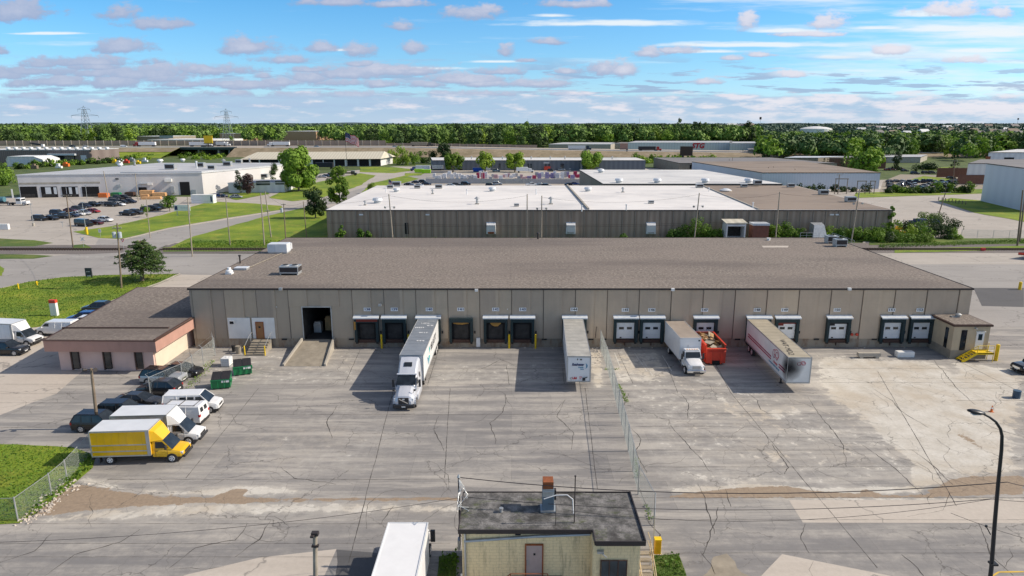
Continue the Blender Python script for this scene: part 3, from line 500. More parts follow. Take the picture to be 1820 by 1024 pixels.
# loading docks
docks=[(138,653,'o',1),(139,702,'o',1),(140,762.5,'o',1),(141,820,'o',0),(142,881,'o',1),(143,928.5,'o',1),(144,1020.5,'o',1),(145,1111,'c',1),(146,1157.5,'c',1),(147,1252,'c',1),(148,1345.5,'c',1),(149,1396,'c',1),(150,1487,'c',1),(151,1583,'c',1),(152,1634,'c',1)]
sgx={138:653,139:701,140:763,141:819,142:881,143:929,144:1020,145:1111,146:1158,147:1252,148:1345,149:1394,150:1487,151:1584,152:1634}
for no,px,st,can in docks:
    xc=W(px,585,YW)[0]; h=1.58; yf=YW-.62
    m=TM(); m.box(xc-h,xc-h+.36,yf,YW-.112,.85,4.1); m.box(xc+h-.36,xc+h,yf,YW-.112,.85,4.1); m.box(xc-h+.36,xc+h-.36,yf,YW-.112,3.55,4.1); 
    sh=wb('dock_shelter',M['pad'],m,bevel=.03)
    if no==138: q_=TM(); q_.box(xc-h+.3,xc+h-.1,yf-.03,yf-.003,3.7,4.08); wb('torn_header',M['padred'],q_,sh)
    if can:
        m=TM(); m.add([(xc-h-.1,YW-.12,4.5),(xc+h+.1,YW-.12,4.5),(xc+h+.1,YW-.8,4.24),(xc-h-.1,YW-.8,4.24),(xc-h-.1,YW-.12,4.36),(xc+h+.1,YW-.12,4.36),(xc+h+.1,YW-.8,4.1),(xc-h-.1,YW-.8,4.1)],[(0,1,2,3),(7,6,5,4),(2,3,7,6),(0,3,7,4),(1,2,6,5)]); wb('canopy',M['canopy'],m,sh)
    a,b=xc-h+.36,xc+h-.36
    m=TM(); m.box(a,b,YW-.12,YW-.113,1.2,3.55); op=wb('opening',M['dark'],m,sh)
    if st=='c':
        m=TM(); 
        for k in range(4): m.box(a+.06,b-.06,YW-.2,YW-.13,1.28+k*.56,1.28+k*.56+.55)
        d=wb('dock_door',M['whitemetal'],m,sh)
        if no in (149,150):
            m=TM(); m.box(a,b,YW-.26,YW-.21,3.3,3.56); m.box(a+.1,a+.8,YW-.26,YW-.21,3.05,3.3); wb('torn_curtain',M['padred'] if no==149 else M['black'],m,sh)
        for dx in (-.52,.52):
            m=TM(); m.box(xc+dx-.33,xc+dx+.33,YW-.215,YW-.203,2.52,2.86); wb('door_window',M['glass'],m,sh,bevel=.05)
        m=TM(); m.box(a+.5,a+.75,YW-.22,YW-.203,1.33,1.48); wb('door_handle',M['black'],m,sh)
    else:
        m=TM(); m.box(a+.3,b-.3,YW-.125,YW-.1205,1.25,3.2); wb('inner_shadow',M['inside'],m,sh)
        if no in (142,141,138):
            r=random.Random(no); m=TM(); n=7; up=[(a+.5+i*(b-a-1)/n if no!=141 else a+.2+i*(b-a-.4)/n,3.53) for i in range(n+1)]; lo=[(u[0],3.53-(.12+.5*math.sin(math.pi*i/n)*r.uniform(.6,1)*(1 if no==142 else .35))) for i,u in enumerate(up)]
            if no!=138:
                m.loft([[(x_,YW-.4,z_) for x_,z_ in up],[(x_,YW-.5,z_) for x_,z_ in lo]],caps=False,closed=False); wb('torn_curtain',M['tan'],m,sh)
            else:
                m.box(xc-h-.05,xc-h+.2,yf-.05,yf-.003,2.6,3.7); wb('torn_curtain',M['tan'],m,sh)
    m=TM(); m.box(a-.1,b+.1,YW-.35,YW-.12,.72,1.18); m.box(a+.2,b-.2,YW-.5,YW-.36,.9,1.16); 
    if no in(145,146,147,150,151): m.box(xc-.05,xc+.05,YW-.3,YW-.12,.3,.72)
    wb('dock_leveler',M['leveler'],m,sh)
    for s in (-1,1):
        m=TM(); m.box(xc+s*1.35-.15,xc+s*1.35+.15,YW-.55,YW-.36,.62,1.05); wb('bumper',M['black'],m,sh)
    sx,sz=W(sgx[no],549.5 if no<145 else 550.5,YW); m=TM(); m.box(sx-.46,sx+.46,YW-.15,YW-.1125,sz-.23,sz+.23); sg=wb('number_sign',M['whiteclean'],m,sh)
    text('number',str(no),.42,T@FM(sx,YW-.156,sz),M['navy' if no<144 else 'logoblk'],sh,bold=.012,width=.72)
    # control light beside the door
    m=TM(); m.box(xc+h+.14,xc+h+.3,YW-.25,YW-.112,1.95,2.3); wb('signal_light',M['black'],m,sh)
# red fire bells
for px in (1513,1522):
    x,z=W(px,594,YW); m=TM(); m.cyl((x,YW-.112,z),(x,YW-.28,z),.2,.17,14); wb('fire_bell',M['red'],m)
x0=W(850,600,YW)[0]; m=TM(); m.box(x0-.25,x0+.25,YW-.3,YW-.02,.1,1.35); wb('electrical_cabinet',M['whitemetal'],m)
m=TM(); m.tube([(W(1059,560,YW)[0],YW-.15,1.3),(W(1059,560,YW)[0]+.1,YW-.2,2.9)],.04); wb('drain_pipe',M['coping'],m)
# yellow bollards between docks
def bollard(x,y,h,lab,r=.11,name='bollard',mt='yellow'):
    o=MB().cyl((0,0,0),(0,0,h),r,r,12).cyl((0,0,h),(0,0,h+.06),r,r*.4,12).build(name,M[mt]); o.location=(x,y,0); tag(o,lab,'bollard'); return o
for px,l in ((678,'yellow steel bollard against the dock wall between doors 138 and 139'),(726,'yellow steel bollard immediately right of dock door 139'),(905,'yellow steel bollard between dock doors 142 and 143'),(952,'yellow steel bollard right of dock door 143')):
    bollard(W(px,600,YW-.5)[0],YW-.55,1.9,l,.13)
# ------------------------------------------------------------------ ramp
rp=thing('loading_ramp','sloping concrete vehicle ramp with low side walls up to the open doorway','ramp',(-25.7,83,0))
RT=Matrix.Translation((25.7,-83,0))
yA,yB=79.3,YW+.02; xa0,xa1,xb0,xb1=-28.0,-23.1,-27.6,-23.9
m=MB(RT); m.add([(xa0,yA,0),(xa1,yA,0),(xb1,yB,0),(xb0,yB,0),(xa0,yA,.03),(xa1,yA,.03),(xb1,yB,1.09),(xb0,yB,1.09)],[(4,5,6,7),(0,1,5,4),(1,2,6,5),(2,3,7,6),(3,0,4,7)]); m.build('ramp_slab',M['concd'],rp)
for s,(p,q) in enumerate((((xa0,yA),(xb0-.1,yB-.25)),((xa1,yA),(xb1+.1,yB-.25)))):
    m=MB(RT); w=-.22 if s==0 else .22
    m.add([(p[0],p[1],0),(p[0]+w,p[1],0),(q[0]+w,q[1],0),(q[0],q[1],0),(p[0],p[1],.28),(p[0]+w,p[1],.28),(q[0]+w,q[1],1.45),(q[0],q[1],1.45)],[(4,5,6,7),(0,1,5,4),(1,2,6,5),(2,3,7,6),(3,0,4,7)]); m.build('side_wall',M['conc'],rp)
# steps to the personnel door
st=thing('concrete_steps','concrete steps with yellow posts up to the brown personnel door','steps',(-33.2,85,0)); ST=Matrix.Translation((33.2,-85,0))
m=MB(ST)
for k in range(6): m.box(-34.2,-31.9,83.2+k*.42,YW-.3,k*.2 if k else 0,(k+1)*.2)
m.build('stair_flight',M['concd'],st)
for x in (-34.35,-31.75):
    m=MB(ST); m.cyl((x,83.3,0),(x,83.3,1.3),.08,.08,10); m.build('post',M['yellow'],st)
    m=MB(ST); m.tube([(x,83.3,1.2),(x,85.6,2.2),(x,86.3,2.2)],.035); m.cyl((x,85.6,0.9),(x,85.6,2.2),.03); m.build('handrail',M['steel'],st)
o=MB().cyl((0,0,0),(0,0,.95),.3,.34,14).cyl((0,0,.95),(0,0,1.0),.36,.36,14).build('trash_can',M['concd']); o.location=(-35.5,84.2,0); tag(o,'round grey trash can left of the concrete steps','trash can')
o=MB().cyl((0,0,0),(0,0,.8),.22,.25,12).box(-.25,.25,-.2,.2,.8,.86).build('trash_can',M['black']); o.location=(-36.4,84.9,0); tag(o,'dark bin against the wall left of the round trash can','trash can')
# ------------------------------------------------------------------ brick office annex
an=thing('office_annex','low mauve stucco office annex with salmon fascia at the left end of the warehouse','building',(-48,78,0)); AT=Matrix.Translation((48,-78,0))
wq=[(-54.6,78.0),(-43.1,77.75),(-43.0,102.8),(-57.6,103)]; z1=2.7
m=MB(AT); m.prism(wq,0,z1); m.build('wall',M['pink'],an)
m=MB(AT); m.box(-43.09,-43.02,78.05,86.6,0,2.69); m.build('side_wall',M['cream'],an)  # brighter cream paints the sunlight on the annex's right side
fq=[(-55.5,77.0),(-42.1,76.75),(-42.0,86.6),(-42.42,86.6),(-42.42,103.6),(-58.6,103.8)]
m=MB(AT); m.prism(fq,z1,4.05); m.build('fascia',M['fascia'],an)
m=MB(AT); m.prism([(-55.62,76.88),(-41.98,76.63),(-41.88,86.7),(-42.42,86.7),(-42.42,103.7),(-58.72,103.9)],4.052,4.12); m.build('roof_edge',M['brown'],an)
m=MB(AT); m.prism([(-55.3,77.15),(-42.2,76.9),(-42.1,86.5),(-42.5,86.5),(-42.5,103.5),(-58.4,103.6)],4.122,4.15); m.build('roof',M['roof'],an)
m=MB(AT); m.box(-56.2,-42.9,81.6,81.8,4.15,4.3); m.box(-42.35,-42.15,76.9,86.5,4.15,4.25); m.build('parapet',M['brown'],an)
for px in (137,194,250):
    s=W(px,640,77.9)[0]; m=MB(AT); m.box(s-.36,s+.36,77.6,77.9,.3,2.69); wd=m.build('window',M['glass'],an); m=MB(AT); m.box(s-.5,s-.36,77.5,77.95,.2,2.7); m.build('jamb',M['brown'],wd)
for x,h in ((-54.0,.3),(-50,.25),(-45,.3)): pass
# ------------------------------------------------------------------ guard booth + yellow stairs
gb=thing('guard_booth','small tan stucco booth with flat dark roof at the right end of the warehouse','booth',(57.8,84.3,0)); BT=Matrix.Translation((-57.8,-84.3,0))
m=MB(BT); m.box(55.5,60.05,82.05,YW-.12,1.15,4.3); m.build('wall',M['beige'],gb)
m=MB(BT); m.box(55.5,60.05,82.05,YW-.12,0,1.15); m.build('plinth',M['concd'],gb)
m=MB(BT); m.box(55.3,60.25,81.85,YW-.12,4.3,4.55); m.build('roof_edge',M['brown'],gb)
m=MB(BT); m.box(55.5,60.05,82.05,YW-.2,4.55,4.58); m.build('roof',M['roof'],gb)
m=MB(BT); m.box(56.5,57.2,82.0,82.05,1.15,3.8); m.build('window',M['glass'],gb); m=MB(BT); m.box(55.45,55.5,83.0,83.6,1.15,3.8); m.build('window',M['glass'],gb)
m=MB(BT); m.box(58.4,59.4,81.98,82.05,1.3,3.55); d=m.build('door',M['whiteclean'],gb); m=MB(BT); m.box(58.65,59.15,81.96,81.98,2.5,3.3); m.build('pane',M['glassb'],d); m=MB(BT); m.box(58.3,59.5,81.9,82.05,3.55,3.65); m.build('lintel',M['white'],d)
m=MB(BT); m.box(58.0,58.25,81.7,82.05,4.0,4.12); m.build('lamp',M['steel'],gb)
o=MB().cyl((0,0,0),(0,0,.35),.3,.36,12).cyl((0,0,.35),(0,0,.5),.42,.15,12).box(-.9,-.3,-.25,.25,0,.12).build('roof_vent',M['steel']); o.location=(58,85.4,4.58); tag(o,'shiny metal vent on the flat roof of the tan booth','roof vent')
ys=thing('metal_staircase','bright yellow metal staircase with railings at the booth door','stairs',(58.9,81.3,0)); YT=Matrix.Translation((-58.9,-81.3,0))
m=MB(YT); m.box(58.0,60.1,80.75,81.9,1.12,1.2); m.build('landing',M['yellow'],ys)
for y in (80.75,81.85):
    m=MB(YT); m.add([(56.2,y,0),(56.5,y,0),(58.05,y,1.0),(58.05,y,1.25),(57.9,y,1.25),(56.2,y,.2),(56.2,y+.06,0),(56.5,y+.06,0),(58.05,y+.06,1.0),(58.05,y+.06,1.25),(57.9,y+.06,1.25),(56.2,y+.06,.2)],[(0,1,2,3,4,5),(11,10,9,8,7,6),(5,4,10,11),(4,3,9,10)]); m.box(58.05,60.1,y,y+.06,1.0,1.25); m.build('stringer',M['yellow'],ys)
for k in range(5):
    m=MB(YT); m.box(56.35+k*.34,56.65+k*.34,80.8,81.85,.18+k*.2,.22+k*.2); m.build('tread',M['yellow'],ys)
for y in (80.78,):
    m=MB(YT); m.tube([(56.3,y,.2),(56.3,y,1.05),(58.0,y,2.15),(60.05,y,2.15),(60.05,y,1.2)],.035); m.tube([(56.3,y,.65),(58.0,y,1.7),(60.05,y,1.7)],.025); m.tube([(58.0,y,1.2),(58.0,y,2.15)],.035); m.tube([(59.2,y,1.2),(59.2,y,2.15)],.035); m.build('railing',M['yellow'],ys)
m=MB(YT); m.cyl((60.05,80.8,0),(60.05,80.8,1.1),.04); m.cyl((60.05,81.85,0),(60.05,81.85,2.2),.04); m.build('leg',M['yellow'],ys)
bollard(60.9,81.4,2.1,'tall thick yellow bollard at the corner of the tan booth',.22)
# ------------------------------------------------------------------ rooftop gear of the main warehouse
ZR=ZT+.062
def acunit(loc,w,d,h,lab,fan=1,mt='whitemetal',name='rooftop_air_conditioner',group=None,rz=0,cat='air conditioner'):
    t=thing(name,lab,cat,loc,rz,group)
    m=MB(); m.box(-w/2,w/2,-d/2,d/2,.25,h); m.build('casing',M[mt],t,bevel=.03)
    m=MB(); 
    for sx in (-w/2+.1,w/2-.2): m.box(sx,sx+.1,-d/2,d/2,0,.25)
    m.build('base_rail',M['steel'],t)
    m=MB(); m.box(-w/2+.1,w/2-.1,-d/2-.012,-d/2,.45,h-.15); m.box(w/2,w/2+.012,-d/2+.1,d/2-.1,.45,h-.15); m.build('grille',M['coping'],t)
    for k in range(fan):
        x=(k-(fan-1)/2)*w/max(1,fan); m=MB(); m.cyl((x,0,h),(x,0,h+.12),min(w/fan,d)*.38,None,16); m.cyl((x,0,h+.12),(x,0,h+.14),min(w/fan,d)*.3,None,12,1); m.build('fan_housing',[M[mt],M['dark']],t)
    return t
def onroof(px,py,z=ZR): 
    x,y=G(px,py,z); return (x,y,z)
acunit(onroof(517,487),2.7,1.9,1.25,'grey twin fan air conditioner on the left part of the gravel roof',2,'steel')
x,y,z=onroof(497,449); t=thing('rooftop_unit','large white box ventilation unit at the back left corner of the gravel roof','ventilation unit',(x,y,z)); MB().box(-1.6,1.6,-1,1,.2,1.6).build('casing',M['whitemetal'],t,bevel=.05); m=MB(); m.box(-1.62,-.3,-1.02,-1.0,.3,1.5,0); m.build('access_panel',M['canopy'],t); MB().box(-1.5,1.5,-.9,.9,0,.2).build('kerb_base',M['steel'],t); MB().box(.5,1.7,1.0,1.5,.4,1.4).build('duct',M['whitemetal'],t)
x,y,z=onroof(408,487); t=thing('roof_fan','round white exhaust fan on the left edge of the gravel roof','exhaust fan',(x,y,z)); MB().box(-.45,.45,-.45,.45,0,.2).build('base',M['whitemetal'],t); MB().cyl((0,0,.2),(0,0,.5),.5,.5,18).cyl((0,0,.5),(0,0,.62),.5,.25,18).build('hood',M['whiteclean'],t); MB().cyl((0,0,.62),(0,0,.95),.28,.24,14).build('cap',M['whiteclean'],t)
x,y,z=onroof(430,479); t=thing('roof_hatch','flat white roof hatch beside the round exhaust fan','roof hatch',(x,y,z)); MB().box(-.9,.9,-.6,.6,0,.25).build('kerb_base',M['steel'],t); MB().box(-.95,.95,-.65,.65,.25,.36).build('lid',M['whitemetal'],t,bevel=.03)
x,y,z=onroof(427,468); o=MB().cyl((0,0,0),(0,0,1.1),.12,.12,10).cyl((0,0,1.1),(0,0,1.3),.2,.2,10).build('vent_pipe',M['coping']); o.location=(x,y,z); tag(o,'short dark vent pipe behind the flat roof hatch','vent pipe')
acunit(onroof(1477,432),2.0,1.5,1.35,'grey air conditioner at the back right of the gravel roof, left of its twin',1,'steel')
acunit(onroof(1492,438),2.0,1.5,1.35,'grey air conditioner at gravel roof back right, right hand one of two',1,'steel')
x,y,z=onroof(956,424); o=MB().cyl((0,0,0),(0,0,1.0),.16,.16,10).cyl((0,0,.95),(0,0,1.25),.3,.22,10).build('vent_pipe',M['coping']); o.location=(x,y-.6,z); tag(o,'dark capped vent stack at the middle of the roof back edge','vent pipe')
x,y,z=onroof(1366,427); o=MB().cyl((0,0,0),(0,0,.35),.3,.2,12).cyl((0,0,.35),(0,0,.4),.4,.4,12).build('roof_vent',M['white']); o.location=(x,y,z); tag(o,'small white mushroom vent near the right back edge of the gravel roof','roof vent')
t=thing('roof_ladder_railing','galvanised safety railing at the back right corner of the gravel roof','railing',(58,124,ZR))
for p,q in (((54,126.5),(57.5,126.5)),((59.9,126.5),(59.9,118))):
    m=MB(Matrix.Translation((-58,-124,0))); 
    for k in range(4): a=k/3; m.cyl((p[0]+(q[0]-p[0])*a,p[1]+(q[1]-p[1])*a,0),(p[0]+(q[0]-p[0])*a,p[1]+(q[1]-p[1])*a,1.05),.03)
    for h in (.55,1.05): m.cyl((*p,h),(*q,h),.025)
    m.build('rail_section',M['steel'],t)
sheet_=MB().poly([(x,y,ZR+.012) for x,y in P((1354,437),(1402,437),(1400,440),(1356,440),z=ZR)]).build('roof_patch',M['pale'],None); sheet_['label']='pale flat patch lying on the gravel roof right of centre'; sheet_['category']='roof patch'
m=MB(); a=G(440,478,ZR); b=G(510,447,ZR); m.cyl((*a,ZR+.1),(*b,ZR+.1),.05,.05,6); o=m.build('roof_conduit',M['concd']); tag(o,'thin conduit running across the left end of the gravel roof','conduit')
# ------------------------------------------------------------------ vehicles (local frame: nose towards +x)
PC=dict(black=(.012,.012,.014),navy=(.012,.02,.05),blue=(.01,.045,.22),white=(.78,.79,.80),silver=(.42,.44,.46),grey=(.16,.17,.18),dgrey=(.04,.042,.046),red=(.30,.012,.015),yellow=(.80,.47,.004),tan=(.30,.26,.19),green=(.02,.06,.04),maroon=(.10,.01,.015))
def pm(c):
    n='car_paint_'+c
    return mat(n,PC[c],.25,.0 if c in('white','yellow','red') else .3,.05,1,.10,(.16,.15,.13),0,.6)
CM={}
def wheels(par,xs,hw,r,w=.24,rim='rim',dual=(),key='w',rimlod=True):
    k=('wheel',r,w,rim)
    if k not in CM:
        a=MB(); a.cyl((0,-w/2,0),(0,w/2,0),r,r,20); 
        b=MB(); b.cyl((0,-w/2-.012,0),(0,-w/2,0),r*.62,r*.66,16)
        for q in range(5):
            t=q*2*math.pi/5; 
        c=MB(); c.cyl((0,-w/2-.02,0),(0,-w/2-.012,0),r*.2,r*.2,10)
        for q in range(5):
            t=q*2*math.pi/5; dx,dz=math.cos(t),math.sin(t); b.cyl((dx*r*.42,-w/2-.016,dz*r*.42),(dx*r*.42,-w/2-.011,dz*r*.42),r*.12,r*.12,8,1)
        CM[k]=(a.mesh('wheel',[M['black']],False),b.mesh('rim',[M[rim],M['black']]))
    me,rm=CM[k]
    for x in xs:
        for s in (-1,1):
            o=bpy.data.objects.new('wheel',me); COL.objects.link(o); o.parent=par; o.location=(x,s*(hw-w/2 if x not in dual else hw-w*.5),r)
            if s>0: o.rotation_euler=(0,0,math.pi)
            if rimlod:
                q=bpy.data.objects.new('rim',rm); COL.objects.link(q); q.parent=o
def bodyloft(st,crown=.03):
    """st: (x, halfwidth, zbottom, ztop)"""
    secs=[]
    for x,w,zb,zt in st:
        h=zt-zb
        half=[(w*.86,zb),(w*.985,zb+.12*h),(w,zb+.45*h),(w*.985,zb+.72*h),(w*.94,zt-.05*h),(w*.86,zt),(w*.4,zt+crown)]
        secs.append([(x,-y,z) for y,z in half]+[(x,y,z) for y,z in reversed(half)])
    m=MB(); m.loft(secs); return m
KIND=dict(
 suv=dict(L=4.9,w=.98,st=[(-2.45,.80,.45,.95),(-2.38,.93,.32,1.08),(-1.6,.97,.28,1.12),(.5,.98,.27,1.10),(1.15,.98,.28,1.08),(1.7,.96,.30,1.04),(2.2,.92,.34,.98),(2.42,.78,.42,.80)],gh=[(1.12,1.06),(.35,1.74),(-1.95,1.76),(-2.36,1.08)],wb=(-1.42,1.48),r=.38,tum=(.93,.74)),
 crossover=dict(L=4.6,w=.93,st=[(-2.3,.78,.45,.92),(-2.22,.90,.32,1.05),(-1.5,.93,.27,1.03),(.6,.93,.26,1.0),(1.2,.93,.28,.98),(1.7,.91,.3,.92),(2.15,.85,.34,.82),(2.3,.7,.4,.68)],gh=[(1.15,.97),(.25,1.60),(-1.45,1.62),(-2.2,1.08)],wb=(-1.32,1.38),r=.36,tum=(.88,.68)),
 sedan=dict(L=4.8,w=.91,st=[(-2.4,.74,.42,.88),(-2.3,.86,.28,.98),(-1.6,.90,.22,.98),(.4,.91,.2,.93),(1.2,.91,.22,.90),(1.75,.89,.25,.84),(2.2,.83,.3,.72),(2.4,.66,.36,.58)],gh=[(1.2,.90),(.28,1.40),(-1.0,1.42),(-1.95,.97)],wb=(-1.38,1.45),r=.34,tum=(.84,.62)),
 pickup=dict(L=5.7,w=.99,st=[(-2.85,.95,.52,1.1),(-2.8,.97,.45,1.14),(-.7,.98,.4,1.14),(.5,.98,.38,1.14),(1.3,.98,.38,1.14),(2.0,.97,.4,1.12),(2.6,.95,.42,1.06),(2.82,.88,.5,.9)],gh=[(1.3,1.12),(.65,1.82),(-.75,1.84),(-.98,1.14)],wb=(-1.75,1.85),r=.41,tum=(.93,.76)),
 van=dict(L=5.5,w=1.0,st=[(-2.75,.92,.42,1.30),(-2.7,.98,.36,1.34),(-1,1.0,.34,1.34),(1.0,1.0,.34,1.30),(1.45,.99,.34,1.24),(2.0,.96,.36,1.16),(2.5,.92,.38,1.04),(2.72,.84,.44,.92)],gh=[(1.85,1.2),(1.0,2.02),(-2.6,2.06),(-2.74,1.3)],wb=(-1.65,1.85),r=.37,tum=(.97,.83)),
)
def car(kind,color,label,loc,rz,cat=None,group=None,lod=2,toproof=None):
    K=KIND[kind]; cat=cat or {'suv':'suv','crossover':'suv','sedan':'car','pickup':'pickup truck','van':'van'}[kind]
    t=thing({'suv':'parked_suv','crossover':'parked_suv','sedan':'parked_car','pickup':'pickup_truck','van':'cargo_van'}[kind],label,cat,loc,rz,group)
    def part(name,mk,mats,par=t,smooth=False,ky=None,bev=0):
        k=(kind,name,ky,color if 'pm' in str(ky) else '',ky)
        if k not in CM: CM[k]=mk().mesh(name,mats,smooth)
        o=bpy.data.objects.new(name,CM[k]); COL.objects.link(o); o.parent=par
        if bev: b=o.modifiers.new('bevel','BEVEL'); b.width=bev; b.segments=2; b.limit_method='ANGLE'
        return o
    def named(n,ky): return (n,ky)
    paintm=pm(color)
    def mbody():
        m=bodyloft(K['st'])
        if kind=='pickup': m.box(-2.72,-1.02,-.80,.80,1.145,1.15,1)
        # dark wheel arches
        for x in K['wb']:
            for s in (-1,1): m.cyl((x,s*(K['w']-.05),K['r']*1.02),(x,s*(K['w']+.004),K['r']*1.02),K['r']*1.16,K['r']*1.16,18,1)
        m.box(-K['L']/2+.05,K['L']/2-.08,-K['w']*.9,K['w']*.9,.2,.34,1)
        return m
    b=part('body',mbody,[paintm,M['blackpl']],ky='pm'+color,bev=0)
    for p in b.data.polygons: p.use_smooth=False
    g=K['gh']; wbh,wt=K['tum']
    solid = kind=='van'
    def mcab():
        m=MB(); A,B,C,D=g
        vs=[(A[0],-wbh,A[1]),(B[0],-wt,B[1]),(C[0],-wt,C[1]),(D[0],-wbh,D[1])]; vs+= [(x,-y,z) for x,y,z in vs]
        m.add(vs,[(0,3,2,1),(4,5,6,7),(1,2,6,5)],1 if solid else 0); m.add(vs,[(0,1,5,4)],0); m.add(vs,[(3,7,6,2)],1 if solid else 0)
        return m
    part('windows',mcab,[M['glass'],paintm],ky='pm'+color)
    def mroof():
        m=MB(); B,C=g[1],g[2]; e=.03
        m.add([(B[0]+.03,-wt-e,B[1]-.05),(C[0]-.03,-wt-e,C[1]-.05),(C[0]-.03,wt+e,C[1]-.05),(B[0]+.03,wt+e,B[1]-.05),(B[0]-.06,-wt+.08,B[1]+.05),(C[0]+.06,-wt+.08,C[1]+.05),(C[0]+.06,wt-.08,C[1]+.05),(B[0]-.06,wt-.08,B[1]+.05)],[(4,7,6,5),(0,1,5,4),(1,2,6,5),(2,3,7,6),(3,0,4,7),(0,3,2,1)])
        for s in (-1,1):
            m.cyl((g[0][0],s*wbh,g[0][1]),(B[0],s*wt,B[1]),.035,.035,6); m.cyl((g[3][0],s*wbh,g[3][1]),(C[0],s*wt,C[1]),.055,.055,6)
            for xb in ((-.35,) if kind in('sedan','pickup') else (-.35,-1.35)): m.cyl((xb+.05,s*(wbh+.004),g[0][1]+.03),(xb,s*(wt+.004),B[1]),.035,.035,6)
        return m
    part('roof',mroof,[pm(toproof) if toproof else paintm],ky='pm'+color+str(toproof))
    if lod>=2:
        if solid:
            def sw(x0,x1,zz=1.42,zt=1.84,sides=(-1,1)):
                def f():
                    m=MB()
                    for s in sides:
                        y0=.97-(zz-1.3)/.76*.14+.012; y1=.97-(zt-1.3)/.76*.14+.012
                        m.add([(x0,s*y0,zz),(x1,s*y0,zz),(min(x1,1.05) if x1>1.1 else x1,s*y1,zt),(x0,s*y1,zt)],[(0,1,2,3)])
                    return m
                return f
            [part('side_window',sw(.55,1.5,sides=(q,)),[M['glass']],ky='a%d'%q) for q in (-1,1)]
            if color=='white' and 'passenger' in label: [part('side_window',sw(a_,b_,sides=(q,)),[M['glass']],ky='%s%d'%(a_,q)) for q in (-1,1) for a_,b_ in ((-.25,.4),(-1.0,-.35))]
            def rw():
                m=MB(); 
                for s in (-1,1): m.add([(-2.742,s*.12,1.42),(-2.742,s*.66,1.42),(-2.665,s*.62,1.86),(-2.665,s*.12,1.86)],[(0,1,2,3)])
                return m
            part('rear_window',rw,[M['glass']],ky='r')
        for s in (-1,1):
            def hl(s=s):
                x=K['st'][-2][0]; w=K['st'][-2][1]; z=K['st'][-2][3]; m=MB(); m.box(x-.12,x+.1,min(s*w*.62,s*w*.98),max(s*w*.62,s*w*.98),z-.22,z-.06); return m
            part('headlight',hl,[M['lamp']],ky='h%d'%s,bev=.03)
            def tl(s=s):
                x=K['st'][1][0]; w=K['st'][1][1]; z=K['st'][1][3]; m=MB(); m.box(x-.06,x+.1,min(s*w*.75,s*(w+.012)),max(s*w*.75,s*(w+.012)),z-.3,z-.04); return m
            part('tail_light',tl,[M['redlens']],ky='t%d'%s)
            def mi(s=s): m=MB(); x=g[0][0]-.35; m.box(x-.08,x+.08,min(s*(wbh+.02),s*(wbh+.24)),max(s*(wbh+.02),s*(wbh+.24)),g[0][1]+.02,g[0][1]+.2); return m
            part('mirror',mi,[M['blackpl'] if color!='white' else paintm],ky='m%d'%s+'pm',bev=.03)
        def gr(): x,w,zb,z=K['st'][-1]; m=MB(); m.box(x-.15,x+.02,-w*.6,w*.6,z-.28,z-.07); m.box(x-.15,x+.015,-.26,.26,zb+.0,zb+.12,1); return m
        part('grille',gr,[M['chrome'] if kind in('suv','pickup') else M['blackpl'],M['white']],ky='g')
        def bp(): x,w,zb,z=K['st'][0]; m=MB(); m.box(x-.05,x+.1,-w*.98,w*.98,zb-.06,zb+.16,0); m.box(x-.062,x-.05,-.26,.26,zb+.2,zb+.33,1); return m
        part('rear_bumper',bp,[M['blackpl'],M['white']],ky='rb')
    wheels(t,K['wb'],K['w']+.01,K['r'],.24,rimlod=lod>=1)
    return t
def place(pr,pf,kind_or_wb,side=-1,hw=.93):
    """pr,pf: pixels of the rear and front wheel contact on the visible side"""
    a=Vector(G(*pr)); b=Vector(G(*pf)); d=(b-a).normalized(); mid=(a+b)/2; n=Vector((-d.y,d.x))*(1 if side==-1 else -1)
    c=mid+n*hw; return (c.x,c.y), math.atan2(d.y,d.x)
def car_at(kind,color,label,cx,cy,ang,**k):   # pixel of the ground centre
    return car(kind,color,label,G(cx,cy),R(ang),**k)
